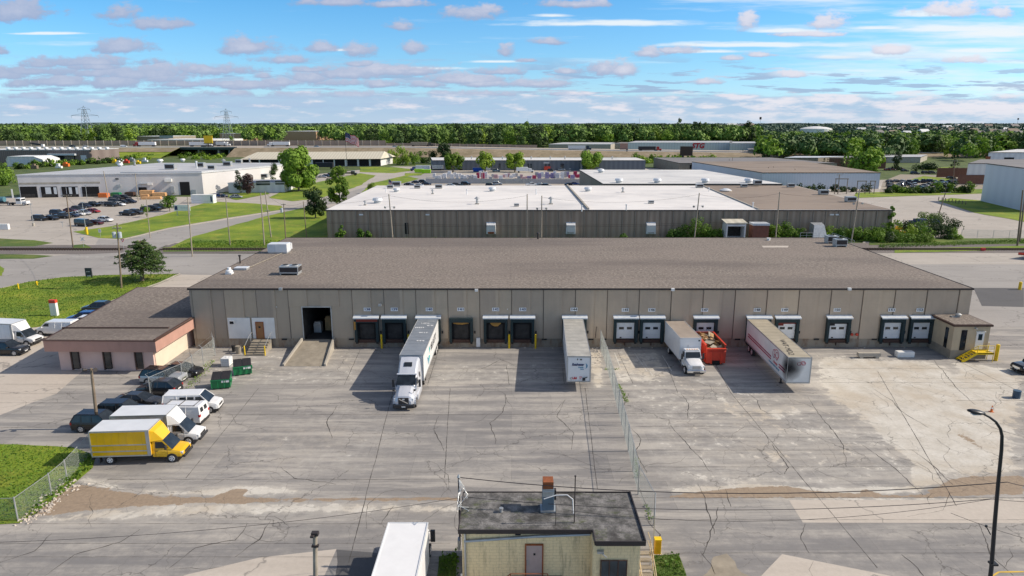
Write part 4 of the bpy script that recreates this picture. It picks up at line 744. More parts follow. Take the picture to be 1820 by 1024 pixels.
def box_truck(name,label,loc,rz,boxcol,cabcol,Lb=4.9,hb=3.35,roofm=None,stripes=False,attic=True,graybumper=True,group=None,z0=.85,hw=1.2):
    t=thing(name,label,'box truck',loc,rz,group); pc=pm(cabcol); L2=Lb+2.6; xr=-L2/2; xb=xr+Lb
    MB().box(xr,xb,-hw,hw,z0,hb).build('cargo_box',boxcol,t,bevel=.02)
    MB().box(xr+.02,xb-.02,-hw+.02,hw-.02,hb+.001,hb+.03).build('box_roof',roofm or M['whitemetal'],t)
    m=MB()
    for s in (-1,1):
        y=s*(hw+.004); m.box(xr,xb,min(y,y+s*.02),max(y,y+s*.02),hb-.1,hb+.035); m.box(xr,xb,min(y,y+s*.02),max(y,y+s*.02),z0-.04,z0+.08)
    m.box(xb+.001,xb+.03,-hw-.02,hw+.02,hb-.14,hb+.035)
    for s in (-1,1): 
        m.box(xb-.28,xb+.035,min(s*(hw+.004),s*(hw+.03)),max(s*(hw+.004),s*(hw+.03)),z0+.08,hb-.1)
        m.box(xr-.02,xr+.08,min(s*(hw+.004),s*(hw+.03)),max(s*(hw+.004),s*(hw+.03)),z0+.08,hb-.1)
        if stripes:
            for z in (z0+.42,z0+1.0): m.box(xr+.1,xb-.3,min(s*(hw+.004),s*(hw+.035)),max(s*(hw+.004),s*(hw+.035)),z,z+.09)
    m.build('box_trim',M['steel'],t)
    MB().box(xr-.03,xr-.002,-hw+.08,hw-.08,z0+.05,hb-.12).build('roll_door',M['whitemetal'],t)
    if attic:
        m=MB(); m.add([(xb,-hw+.05,2.1),(xb,-hw+.05,hb-.05),(xb+.35,-hw+.25,hb-.25),(xb+.95,-.75,2.1),(xb,hw-.05,2.1),(xb,hw-.05,hb-.05),(xb+.35,hw-.25,hb-.25),(xb+.95,.75,2.1)],[(0,3,2,1),(4,5,6,7),(1,2,6,5),(2,3,7,6),(0,4,7,3)]); m.build('cab_fairing',pc,t)
    # cutaway cab
    c=[(xb+.02,.98,.5,1.35),(xb+.9,1.0,.48,1.32),(xb+1.35,.99,.46,1.25),(xb+1.9,.96,.46,1.16),(xb+2.35,.93,.46,1.06),(xb+2.6,.85,.5,.95)]
    m=bodyloft(c)
    for s in (-1,1): m.cyl((xb+1.62,s*.93,.4),(xb+1.62,s*.993,.4),.47,.47,18,1)
    m.build('cab_body',[pc,M['blackpl']],t)
    A,B=(xb+1.72,1.22),(xb+.92,2.1)
    m=MB(); vs=[(A[0],-.95,A[1]),(B[0],-.84,B[1]),(xb+.05,-.86,B[1]+.02),(xb+.05,-.97,1.32)]; vs+=[(x,-y,z) for x,y,z in vs]
    m.add(vs,[(0,3,2,1),(4,5,6,7)],1); m.add(vs,[(0,1,5,4)],0); m.add(vs,[(1,2,6,5)],1); cb=m.build('cab_upper',[M['glass'],pc],t)
    for s in (-1,1): m=MB(); m.add([(A[0]-.32,s*.965,1.38),(xb+.3,s*.985,1.38),(xb+.3,s*.895,1.95),(B[0]-.02,s*.885,1.95)],[(0,1,2,3)]); m.build('side_window',M['glass'],cb)
    for s in (-1,1):
        q=MB(); yy=s*1.006
        for x_ in (xb+.28,xb+1.28): q.box(x_,x_+.02,min(yy,yy-s*.02),max(yy,yy-s*.02),.62,1.3)
        q.box(xb+.34,xb+.5,min(yy,yy+s*.02),max(yy,yy+s*.02),1.12,1.17); q.build('door_seam',M['blackpl'],t)
        MB().box(xr+.55,xr+.6,min(s*.75,s*1.12),max(s*.75,s*1.12),.2,z0-.05).build('mud_flap',M['blackpl'],t)
        q=MB()
        for k_ in range(1,8): q.box(xr+k_*Lb/8,xr+k_*Lb/8+.018,min(s*(hw+.001),s*(hw+.006)),max(s*(hw+.001),s*(hw+.006)),z0+.09,hb-.11)
        q.build('side_seam',M['canopy'] if cabcol!='yellow' else mat('yellow_seam',(.52,.32,.01),.5),t)
        MB().box(xb+2.3,xb+2.57,min(s*.6,s*.9),max(s*.6,s*.9),.78,.98).build('headlight',M['lamp'],t,bevel=.02); MB().box(xb+1.2,xb+1.35,min(s*1.04,s*1.3),max(s*1.04,s*1.3),1.35,1.7).build('mirror',M['blackpl'],t,bevel=.03)
        MB().box(xr-.01,xr+.03,min(s*.85,s*1.1),max(s*.85,s*1.1),z0-.2,z0-.06).build('tail_light',M['redlens'],t)
    MB().box(xb+2.45,xb+2.63,-.55,.55,.72,.94).build('grille',M['blackpl'],t); MB().box(xb+2.5,xb+2.74,-.92,.92,.45,.68).build('front_bumper',M['blackpl'] if graybumper else M['chrome'],t,bevel=.03)
    MB().box(xr+.1,xb+.3,-.45,.45,.5,z0-.002).box(xr-.05,xr+.1,-hw,hw,.55,.75).build('chassis',M['blackpl'],t)
    wheels(t,(xr+1.35,xb+1.62),1.02,.4,.3,'wheelwhite' ); return t
def trailer(name,label,rear,front,hw=1.3,h=4.1,z0=1.15,side='whiteclean',roof='roofgrey',frontm=None,legs=True,group=None):
    a=Vector(rear); b=Vector(front); L=(b-a).length; d=(b-a)/L; mid=(a+b)/2
    t=thing(name,label,'semi trailer',(mid.x,mid.y),math.atan2(d.y,d.x),group); x0,x1=-L/2,L/2
    MB().box(x0,x1,-hw,hw,z0,h).build('cargo_box',M[side],t,bevel=.015)
    m=MB(); m.box(x0+.05,x1-.08,-hw+.05,hw-.05,h+.001,h+.02,0); x=x0+.8
    while x<x1-.6: m.box(x,x+.05,-hw+.06,hw-.06,h+.021,h+.034,0); x+=1.22
    m.build('roof_skin',M[roof],t)
    m=MB()
    for s in (-1,1):
        m.box(x0,x1,min(s*(hw+.003),s*(hw+.03)),max(s*(hw+.003),s*(hw+.03)),h-.12,h+.04); m.box(x0,x1,min(s*(hw+.003),s*(hw+.03)),max(s*(hw+.003),s*(hw+.03)),z0-.05,z0+.12)
    m.box(x1+.003,x1+.03,-hw-.03,hw+.03,h-.12,h+.04); m.box(x1+.003,x1+.03,-hw-.03,hw+.03,z0-.05,z0+.1)
    m.box(x1+.003,x1+.03,-hw-.03,-hw+.1,z0+.1,h-.12); m.box(x1+.003,x1+.03,hw-.1,hw+.03,z0+.1,h-.12)
    m.build('frame_rail',M['steel'],t)
    m=MB(); x=x0+1.2
    while x<x1-.5:
        for s in (-1,1): m.box(x,x+.03,min(s*(hw+.003),s*(hw+.012)),max(s*(hw+.003),s*(hw+.012)),z0+.12,h-.12)
        x+=1.22
    m.build('panel_seam',M['whitemetal'],t)
    MB().box(x0-.03,x0-.003,-hw+.05,-.02,z0+.1,h-.1).box(x0-.03,x0-.003,.02,hw-.05,z0+.1,h-.1).build('rear_door',M['whitemetal'],t)
    MB().box(x0+.4,x0+4.2,-.6,.6,.85,z0-.003).box(x0,x0+.1,-hw+.1,hw-.1,.55,.7).box(x0+.02,x0+.1,-.7,-.62,.7,z0).box(x0+.02,x0+.1,.62,.7,.7,z0).build('bogie',M['blackpl'],t)
    wheels(t,(x0+1.3,x0+2.6),hw-.04,.5,.34,'wheelwhite')
    if legs:
        for s in (-1,1): MB().box(x1-3.0,x1-2.85,s*.75-.08,s*.75+.08,.05,z0).box(x1-3.1,x1-2.75,s*.75-.18,s*.75+.18,0,.05).build('landing_gear',M['blackpl'],t)
    return t,L
# --- trailer at door 144
t,L=trailer('semi_trailer','white semi trailer with dusty grey roof backed into door 144',(8.03,86.3),(7.4,71.3))
x1=L/2+.034
def fl(x,y,z): return Matrix.Translation((x,y,z))@Matrix.Rotation(R(90),4,'Z')@Matrix.Rotation(R(90),4,'X')  # lettering on the nose (+x face)
text('lettering','Roadrunner',.42,fl(x1,-.12,3.15),M['navy'],t,bold=.02,width=1.35,shear=.3); text('lettering','Freight',.2,fl(x1,.2,2.82),M['cyan'],t,bold=.006,width=.6,shear=.3); text('lettering','Systems',.16,fl(x1,.35,2.62),M['cyan'],t,bold=.006,width=.4,shear=.3)
m=MB(); n=14
for k in range(n):
    a0,a1=-1.1+2.2*k/n,-1.1+2.2*(k+1)/n; w0,w1=.13*math.cos(a0*1.3)+.01,.13*math.cos(a1*1.3)+.01
    m.add([(x1,.5+.45*math.cos(a0),3.0+.36*math.sin(a0)),(x1,.5+.45*math.cos(a1),3.0+.36*math.sin(a1)),(x1,.5+(.45-w1)*math.cos(a1),3.0+.36*math.sin(a1)),(x1,.5+(.45-w0)*math.cos(a0),3.0+.36*math.sin(a0))],[(0,1,2,3)])
m.build('crescent_logo',M['cyan'],t)
text('lettering','L&S',.36,fl(x1,-.45,1.55),M['logored'],t,bold=.015,width=.5); MB().box(x1-.004,x1,0.05,.38,1.66,1.74).box(x1-.004,x1,.1,.25,1.45,1.53).build('warning_decal',M['logored'],t)
m=MB(); m.box(x1-.02,x1+.12,.42,.72,1.32,1.62); m.tube([(x1+.1,.6,1.6),(x1+.12,.95,1.75)],.05); m.build('air_couplings',M['logoblk'],t)
MB().add([(x1,-1.0,1.5),(x1,-.78,1.28),(x1,-.78,1.72)],[(0,1,2)]).build('grey_decal',M['steel'],t)
MB().box(x1-.004,x1+.03,-.22,-.12,3.68,3.84).box(x1-.004,x1+.03,.12,.3,3.68,3.82).build('marker_lamp',M['logoblk'],t)
# --- GO trailer
t,L=trailer('semi_trailer','white semi trailer with red GO lettering and a soot stained corner backed into door 148',(32.1,85.85),(31.6,70.9),hw=1.28,h=4.1,roof='rooftan',side='white')
x1=L/2+.034; ys=-1.28-.014  # right side of trailer (nose toward camera) is -y local => world -x
def sd(x,z): return Matrix.Translation((x,ys-.004,z))@Matrix.Rotation(R(90),4,'X')
text('lettering','GO',1.55,sd(3.6,3.0),M['maroon'],t,bold=-.02,width=1.9); text('lettering','riteway',.45,sd(3.8,2.15),M['logored'],t,bold=.01,width=1.3)
text('lettering','transportation group',.36,sd(3.4,1.75),M['cyan'],t,bold=.008,width=3.6); 
MB().box(-6.6,2.3,ys-.008,ys-.003,2.32,2.48).box(-6.6,2.3,ys-.008,ys-.003,2.02,2.18).box(4.9,6.8,ys-.008,ys-.003,2.32,2.48).box(4.9,6.8,ys-.008,ys-.003,2.02,2.18).build('stripe',M['maroon'],t)
m=MB(); 
for k in range(24):
    a0,a1=k/24*6.283,(k+1)/24*6.283; m.add([(4.0+.75*math.cos(a0),ys-.006,3.3+.5*math.sin(a0)),(4.0+.75*math.cos(a1),ys-.006,3.3+.5*math.sin(a1)),(4.0+.66*math.cos(a1),ys-.006,3.3+.42*math.sin(a1)),(4.0+.66*math.cos(a0),ys-.006,3.3+.42*math.sin(a0))],[(0,1,2,3)])
m.build('ring_logo',M['logored'],t)
text('lettering','GO',.62,fl(x1,.18,3.35),M['maroon'],t,bold=-.01,width=.95); m=MB()
for k in range(16):
    a0,a1=k/16*6.283,(k+1)/16*6.283; m.add([(x1,.35+.26*math.cos(a0),3.5+.2*math.sin(a0)),(x1,.35+.26*math.cos(a1),3.5+.2*math.sin(a1)),(x1,.35+.2*math.cos(a1),3.5+.15*math.sin(a1)),(x1,.35+.2*math.cos(a0),3.5+.15*math.sin(a0))],[(0,1,2,3)])
m.build('ring_logo',M['logored'],t)
text('roof_lettering','W4T-MD2',.9,Matrix.Translation((3.9,-.25,4.145))@Matrix.Rotation(R(-8),4,'Z'),M['logoblk'],t,bold=-.01,width=5.6)
def sootmat():
    q=NT('soot_stain'); tc=q.n('ShaderNodeTexCoord'); s=q.n('ShaderNodeVectorMath',operation='DISTANCE'); q.l(tc.outputs['Object'],s.inputs[0]); s.inputs[1].default_value=(L/2-.1,-1.2,2.9)
    nn=q.noise(1.3,5,.6,tc.outputs['Object']); d=q.math('ADD',s.outputs['Value'],q.math('MULTIPLY',nn,.7)); q.l(q.mr(d,.55,2.1,.97,0),q.b.inputs['Alpha']); return q.done((.012,.012,.014),.9)
sm=sootmat(); MB().poly([(L/2-2.6,ys-.02,z) if k<2 else (L/2,ys-.02,z) for k,z in enumerate((1.3,4.05,4.05,1.3))]).poly([(x1+.012,-1.27,1.3),(x1+.012,-1.27,4.05),(x1+.012,.7,4.05),(x1+.012,.7,1.3)]).build('soot_stain',sm,t)
# --- trailer behind the tractor
t,L=trailer('semi_trailer','white semi trailer with blue grey ribbed roof coupled to the silver tractor at door 140',(-11.0,86.3),(-11.15,71.7),roof='roofblue',legs=False)
ys=1.3+.014
def sl(x,z): return Matrix.Translation((x,ys+.004,z))@Matrix.Rotation(math.pi,4,'Z')@Matrix.Rotation(R(90),4,'X')
text('lettering','VELOCITY',1.25,sl(-1.6,2.75),M['logoblk'],t,bold=.01,width=5.2)
m=MB(); m.add([(2.2,ys+.006,3.5),(1.5,ys+.006,2.9),(2.6,ys+.006,2.6)],[(0,2,1)]); m.add([(2.9,ys+.006,2.5),(1.7,ys+.006,2.2),(2.9,ys+.006,1.5)],[(0,2,1)]); m.build('triangle_logo',M['teal'],t); MB().add([(4.0,ys+.006,2.7),(3.1,ys+.006,2.3),(3.4,ys+.006,1.5)],[(0,2,1)]).build('triangle_logo',M['cyan'],t)
for k,(s_,x,y,w) in enumerate((('UPS',-4.9,-.1,1.5),('---',-5.9,.5,.9),('IIIII',-3.0,-.55,1.5),('0017',-.9,.2,1.3),('III',2.3,.3,.9),('II',-3.9,.65,.8))):
    text('roof_lettering',s_,.55,Matrix.Translation((x,y,4.15))@Matrix.Rotation(R(90),4,'Z'),M['lightletter'],t,bold=.02,width=min(w,1.1))
# --- the silver sleeper tractor
def tractor():
    t=thing('semi_tractor','silver conventional sleeper tractor with black grille, nose to the camera','semi truck',(-11.25,69.0),R(-90)); pc=mat('silver_paint',(.60,.63,.69),.3,.15,.03,1,.05,(.4,.4,.4),0,.5)
    # local x: nose at +3.0 ; back of sleeper at -2.4
    secs=[]
    for x,w,zb,zt in ((3.0,.78,.55,1.25),(2.85,1.02,.5,1.55),(2.3,1.08,.5,1.78),(1.6,1.10,.5,1.92),(1.05,1.12,.5,2.02)):
        h=zt-zb; half=[(w*.95,zb),(w,zb+.4*h),(w*.97,zb+.62*h),(w*.74,zt-.1*h),(w*.55,zt),(0.15,zt+.03)]
        secs.append([(x,-y,z) for y,z in half]+[(x,y,z) for y,z in reversed(half)])
    m=MB(); m.loft(secs); m.build('hood',pc,t)
    cs=[]
    for x,w,wt,zt in ((1.05,1.12,1.0,2.04),(.15,1.16,1.02,2.9),(-.6,1.2,1.02,3.45),(-1.5,1.22,1.05,3.95),(-2.3,1.24,1.1,4.02)):
        half=[(w,.55),(w,2.0),(wt,zt-.25),(wt-.18,zt),(.1,zt+.04)]
        cs.append([(x,-y,z) for y,z in half]+[(x,y,z) for y,z in reversed(half)])
    m=MB(); m.loft(cs); m.build('sleeper_cab',pc,t)
    m=MB(); m.add([(1.12,-1.03,2.10),(1.12,1.03,2.10),(.22,.96,2.93),(.22,-.96,2.93)],[(0,1,2,3)]); m.build('windshield',M['glass'],t)
    m=MB(); m.box(1.09,1.14,-.02,.02,2.04,2.1); 
    m=MB(); m.box(.08,.36,-1.05,1.05,2.94,3.04); m.build('sun_visor',pc,t)
    m=MB(); m.add([(-.62,-.45,3.54),(-.62,.45,3.54),(-1.15,.42,3.85),(-1.15,-.42,3.85)],[(0,1,2,3)]); m.build('roof_window',M['glass'],t)
    for s in (-1,1):
        m=MB(); m.add([(.95,s*1.135,2.0),(.05,s*1.2,2.0),(.05,s*1.10,2.65),(.4,s*1.06,2.65)],[(0,1,2,3)]); m.build('side_window',M['glass'],t)
        m=MB(); m.add([(-.9,s*1.235,2.2),(-1.4,s*1.235,2.2),(-1.4,s*1.19,2.75),(-.9,s*1.19,2.75)],[(0,1,2,3)]); m.build('sleeper_window',M['glass'],t)
        m=MB(); m.box(.6,.8,min(s*1.3,s*1.52),max(s*1.3,s*1.52),1.75,2.55); m.tube([(.7,s*1.1,2.5),(.7,s*1.35,2.5)],.03); m.tube([(.7,s*1.1,1.8),(.7,s*1.35,1.8)],.03); m.build('mirror',M['blackpl'],t,bevel=.04)
        m=MB(); m.box(2.3,2.42,min(s*.98,s*1.22),max(s*.98,s*1.22),1.95,2.12); m.tube([(2.36,s*.9,1.7),(2.36,s*1.08,2.0)],.025); m.build('hood_mirror',M['blackpl'],t)
        m=MB(); m.add([(2.98,s*.68,1.0),(2.72,s*1.06,1.02),(2.45,s*1.07,1.45),(2.86,s*.85,1.42)],[(0,1,2,3)]); 
        m=MB(); m.box(2.72,2.9,min(s*.72,s*1.03),max(s*.72,s*1.03),.98,1.3); m.build('headlight',M['lamp'],t,bevel=.04)
        m=MB(); 
        for k in range(8):
            a0=math.pi*k/8; a1=math.pi*(k+1)/8; m.box(1.95+.62*math.cos(a1),1.95+.62*math.cos(a0),min(s*.9,s*1.2),max(s*.9,s*1.2),.52+.6*min(math.sin(a0),math.sin(a1)) ,.58+.6*max(math.sin(a0),math.sin(a1)))
        m.build('fender',pc,t)
        m=MB(); m.box(-2.2,.9,min(s*1.06,s*1.26),max(s*1.06,s*1.26),.32,.95); m.build('side_skirt',pc,t,bevel=.03)
        m=MB(); m.box(.55,.75,min(s*.95,s*1.2),max(s*.95,s*1.2),2.1,2.12)
    m=MB(); m.box(2.9,3.06,-.55,.55,.72,1.42); g=m.build('grille',M['blackpl'],t,bevel=.05)
    m=MB(); m.add([(3.07,.42,.78),(3.07,.5,.86),(3.07,-.42,1.36),(3.07,-.5,1.28)],[(0,1,2,3)]); m.build('grille_bar',M['chrome'],g); MB().box(3.065,3.08,-.12,.12,1.2,1.34).build('badge',M['white'],g)
    m=MB(); m.box(2.75,3.15,-1.12,1.12,.32,.7); m.build('front_bumper',M['blackpl'],t,bevel=.08); MB().box(3.151,3.16,-.2,.2,.42,.54).build('licence_plate',M['white'],t)
    m=MB(); m.box(-6.8,2.6,-.42,.42,.62,.95); m.build('chassis',M['blackpl'],t); 
    wheels(t,(1.95,),1.2,.5,.32,'chrome'); wheels(t,(-4.4,-5.7),1.24,.5,.5,'chrome')
tractor()
# --- white medium duty box truck at door 147
def fl_truck():
    t=thing('box_truck','white box truck with brown roof and chrome bumper backed beside the red container','box truck',(21.6,80.9),R(-88)); w=pm('white')
    MB().box(-5.3,1.95,-1.27,1.27,1.05,3.75).build('cargo_box',M['whiteclean'],t,bevel=.02); MB().box(-5.25,1.9,-1.22,1.22,3.751,3.78).build('box_roof',M['roofbrown'],t)
    m=MB(); m.box(1.951,2.0,-1.3,1.3,3.58,3.8)
    for s in (-1,1):
        m.box(-5.3,2.0,min(s*1.274,s*1.3),max(s*1.274,s*1.3),3.64,3.8); m.box(-5.3,1.95,min(s*1.274,s*1.3),max(s*1.274,s*1.3),1.0,1.12); m.box(1.951,2.0,min(s*1.2,s*1.3),max(s*1.2,s*1.3),1.05,3.58)
    m.build('box_trim',M['whitemetal'],t); MB().box(1.96,2.0,-.3,-.28,2.6,2.9).box(1.96,2.0,.95,1.15,3.35,3.5).build('marker_lamp',M['blackpl'],t)
    secs=[]
    for x,wd,zb,zt in ((2.15,1.02,.7,1.72),(3.2,1.04,.7,1.70),(3.5,1.05,.68,1.62),(4.2,1.02,.66,1.5),(4.75,.95,.7,1.36),(4.9,.7,.8,1.2)):
        h=zt-zb; half=[(wd*.97,zb),(wd,zb+.4*h),(wd*.98,zb+.65*h),(wd*.8,zt-.06*h),(wd*.55,zt),(.1,zt+.03)]; secs.append([(x,-y,z) for y,z in half]+[(x,y,z) for y,z in reversed(half)])
    m=MB(); m.loft(secs); m.build('hood',w,t)
    m=MB(); vs=[(3.35,-1.02,1.66),(3.0,-.93,2.45),(2.12,-.95,2.5),(2.12,-1.04,.7),(3.3,-1.04,.7)]; vs+=[(x,-y,z) for x,y,z in vs]
    m.add(vs,[(0,1,2,3,4),(9,8,7,6,5),(1,6,7,2),(2,7,8,3),(0,5,6,1)]); m.build('cab',w,t)
    m=MB(); m.add([(3.37,-.93,1.72),(3.37,.93,1.72),(3.06,.86,2.36),(3.06,-.86,2.36)],[(0,1,2,3)]); m.build('windshield',M['glass'],t)
    m=MB(); m.box(2.15,3.0,-.9,.9,2.49,2.58); m.build('cab_roof',w,t,bevel=.04); m=MB(); 
    for y in (-.6,-.3,0,.3,.6): m.box(2.7,2.82,y-.06,y+.06,2.58,2.64)
    m.build('roof_marker',M['amber'],t)
    for s in (-1,1):
        m=MB(); m.add([(3.15,s*1.045,1.72),(2.3,s*1.05,1.72),(2.3,s*.99,2.3),(2.95,s*.97,2.3)],[(0,1,2,3)]); m.build('side_window',M['glass'],t)
        m=MB(); m.box(3.1,3.22,min(s*1.18,s*1.4),max(s*1.18,s*1.4),1.5,2.2); m.tube([(3.15,s*1.0,2.1),(3.15,s*1.25,2.1)],.025); m.build('mirror',M['blackpl'],t,bevel=.03)
        m=MB(); m.box(4.45,4.82,min(s*.66,s*.98),max(s*.66,s*.98),1.0,1.24); m.build('headlight',M['lamp'],t,bevel=.05)
    m=MB(); m.box(4.75,4.93,-.5,.5,.85,1.26); g=m.build('grille',M['steel'],t,bevel=.03); m=MB()
    for k in range(9): m.box(4.931,4.94,-.45+k*.11,-.42+k*.11,.88,1.23)
    m.build('grille_bar',M['chrome'],g)
    m=MB(); m.box(4.7,5.05,-1.12,1.12,.42,.74); m.build('front_bumper',M['chrome'],t,bevel=.05); MB().box(5.051,5.06,-.4,.4,.48,.6).build('licence_plate',M['blackpl'],t)
    MB().box(-5.2,4.5,-.42,.42,.62,1.0).build('chassis',M['blackpl'],t); MB().box(1.2,2.9,.8,1.2,.5,.85).box(1.2,2.9,-1.2,-.8,.5,.85).build('fuel_tank',M['chrome'],t,bevel=.08)
    wheels(t,(4.0,),1.18,.48,.3,'wheelwhite'); wheels(t,(-3.2,),1.24,.48,.5,'wheelwhite')
fl_truck()
# --- red roll-off container
def rolloff():
    t=thing('roll_off_container','open red roll off container filled with flattened cardboard beside the white box truck','container',(25.15,82.8,0)); x0,x1,y0,y1,h=-1.17,1.17,-2.8,2.8,2.5
    m=MB(); 
    m.box(x0,x0+.08,y0,y1,.2,h); m.box(x1-.08,x1,y0,y1,.2,h); m.box(x0+.08,x1-.08,y0,y0+.08,.2,h-.35); m.box(x0+.08,x1-.08,y1-.08,y1,.2,h); m.box(x0+.08,x1-.08,y0+.08,y1-.08,.2,.3); m.build('wall_shell',M['red'],t)
    m=MB(); m.box(x0+.081,x0+.1,y0+.1,y1-.1,.3,h-.02); m.box(x1-.1,x1-.081,y0+.1,y1-.1,.3,h-.02); m.box(x0+.1,x1-.1,y1-.1,y1-.081,.3,h-.02); m.build('inner_lining',M['rustin'],t)
    m=MB(); m.add([(x0,y0-.25,.25),(x1,y0-.25,.25),(x1,y0-.35,h-.75),(x0,y0-.35,h-.75),(x0,y0,.25),(x1,y0,.25),(x1,y0,h-.35),(x0,y0,h-.35)],[(0,1,2,3),(3,2,6,7),(0,3,7,4),(1,5,6,2),(0,4,5,1)]); m.build('front_slope',M['red'],t)
    m=MB(); 
    for y in np.arange(y0+.3,y1,.62):
        for s in (-1,1): m.box(min(s*1.172,s*1.28),max(s*1.172,s*1.28),y,y+.12,.2,h-.1)
    for s in (-1,1): m.box(min(s*1.1,s*1.29),max(s*1.1,s*1.29),y0,y1,h-.1,h+.04)
    m.box(-.65,-.55,y0-.42,y0-.30,.2,1.7); m.box(.55,.65,y0-.42,y0-.30,.2,1.7); m.box(x0-.02,x1+.02,y0-.4,y0+.1,h-.55,h-.35); m.build('rib',M['red'],t)
    m=MB(); m.box(-.45,.45,y0-.36,y0-.26,.1,.6); m.build('hook_recess',M['dark'],t); MB().box(-.9,-.6,y0,y1,0.02,.2).box(.6,.9,y0,y1,.02,.2).build('skid',M['rust'],t)
    for s in (-1,1): MB().cyl((s*.75-.08,y0+.1,.12),(s*.75+.08,y0+.1,.12),.12,.12,10).build('roller',M['black'],t)
    m=MB(); m.poly([(x0+.1,y0+.1,1.7),(x1-.1,y0+.1,1.7),(x1-.1,y1-.1,2.0),(x0+.1,y1-.1,2.0)]); o=m.build('waste_fill',M['card']); o.location=t.location; tag(o,'flattened brown cardboard fill inside the open red container','cardboard')
    r=random.Random(5)
    for k in range(30):
        w,d=r.uniform(.5,1.2),r.uniform(.4,1.0); o=MB().box(-w/2,w/2,-d/2,d/2,0,.03).build('cardboard_sheet',M['card' if k%3 else 'woodpale']); yy=r.uniform(-2.2,2.2); o.location=(25.15+r.uniform(-.6,.6),82.8+yy,2.0+.05*yy+r.uniform(0,.55)); o.rotation_euler=(r.uniform(-.7,.7),r.uniform(-.6,.6),r.uniform(0,3)); tag(o,('flattened brown cardboard piece heaped in the red container' if k%3 else 'pale grey board scrap heaped in the red container'),'cardboard','cardboard heaped in the red container' if k%3 else 'pale boards in the red container')
rolloff()
# ------------------------------------------------------------------ parked vehicles near the annex
loc,rz=place((215,822),(318,819),0,hw=1.0)
box_truck('box_truck','bright yellow rental style box truck parked at the grass edge, front right',(loc[0]-.75,loc[1]-.35),rz,pm('yellow'),'yellow',Lb=5.0,hb=3.2,stripes=True)
box_truck('box_truck','white box truck with ribbed pale sides between the yellow truck and the white vans',(-32.9,59.0),rz+.0,mat('pale_grey_box',(.62,.60,.56),.5),'white',Lb=5.0,hb=3.15)
car('van','white','white passenger van with side windows facing right, nearest the green bins',*place((302,738),(377,735),0,hw=1.0))
t=car('van','white','white cargo van with ladder rack showing its rear doors, behind the white box truck',(-33.3,63.1),R(178))
for s in (-1,1):
    MB().box(-2.2,1.0,s*.7-.02,s*.7+.02,2.12,2.16).build('ladder_rack',M['blackpl'],t)
m=MB(); 
for x in (-2.1,-.6,.8): m.box(x,x+.05,-.75,.75,2.1,2.14)
m.build('ladder_rack_bar',M['blackpl'],t)
l,a=place((137,769),(196,770),0); car('suv','black','black suv nearest the wooden pole, left of the yellow truck',(l[0]+.2,l[1]),a+R(2))
car('suv','black','black suv second in the row behind the fence, roof rails showing',(-39.4,64.4),R(2))
car('sedan','dgrey','dark grey sedan third in the row behind the fence',(-39.4,67.3),R(-3))
car('crossover','dgrey','dark suv with red tail lights facing left between the grey sedan and the silver wagon',(-39.0,70.7),R(176))
car('suv','silver','silver wagon with black roof in the row near the annex',(-40.1,74.0),R(-4),toproof='black')
car('sedan','black','black sedan parked nearest the annex side wall',(-39.2,76.5),R(-6))
l,a=place((-15,633),(26,633),0); car('suv','black','black suv with chrome grille at the left edge of the picture',l,a)
box_truck('box_truck','white box truck parked beside the black suv at the left edge',(-67.4,88.3),R(-8),M['whiteclean'],'white',Lb=4.6,hb=3.1)
car('van','white','white cargo van with two rear door windows left of the mauve annex',(-64.2,92.4),R(177))
car('crossover','white','white hatchback mostly hidden behind the white cargo van',(-62.9,96.2),R(185))
car('crossover','blue','bright blue suv on the drive between grass and annex',(-64.4,98.7),R(184))
l,a=place((186,556),(152,556),0,side=1); car('crossover','dgrey','dark grey suv facing left at the edge of the front lawn',(l[0],l[1]),a)
car('pickup','black','black pickup truck with chrome grille at the right edge of the yard',(63.1,77.4),R(186))
o=thing('steel_container','brown steel machine part cut by the right picture edge','container',(62.6,72.6,0)); MB().box(-.9,2.4,-.9,.9,.35,2.1).build('shell',M['rust'],o,bevel=.05); MB().box(-.7,2.2,-.8,.8,0,.35).build('skid',M['blackpl'],o)
o=MB().cyl((0,0,0),(0,0,.8),.38,.38,16).cyl((0,0,.8),(0,0,.84),.40,.40,16).cyl((0,0,.4),(0,0,.43),.395,.395,16).build('drum',mat('blue_drum',(.03,.07,.12),.4)); o.location=(*G(1806,707),0); tag(o,'short dark blue drum standing in the yard near the right edge','drum')
def cone(px,py,lab):
    t=thing('traffic_cone',lab,'traffic cone',G(px,py)); MB().box(-.18,.18,-.18,.18,0,.04).build('base',M['orange'],t); MB().cyl((0,0,.04),(0,0,.7),.14,.03,12).build('cone_body',M['orange'],t); MB().cyl((0,0,.36),(0,0,.5),.098,.07,12,0,False).build('band',M['whiteclean'],t)
cone(1762,732,'orange traffic cone alone in the yard above the street lamp'); 
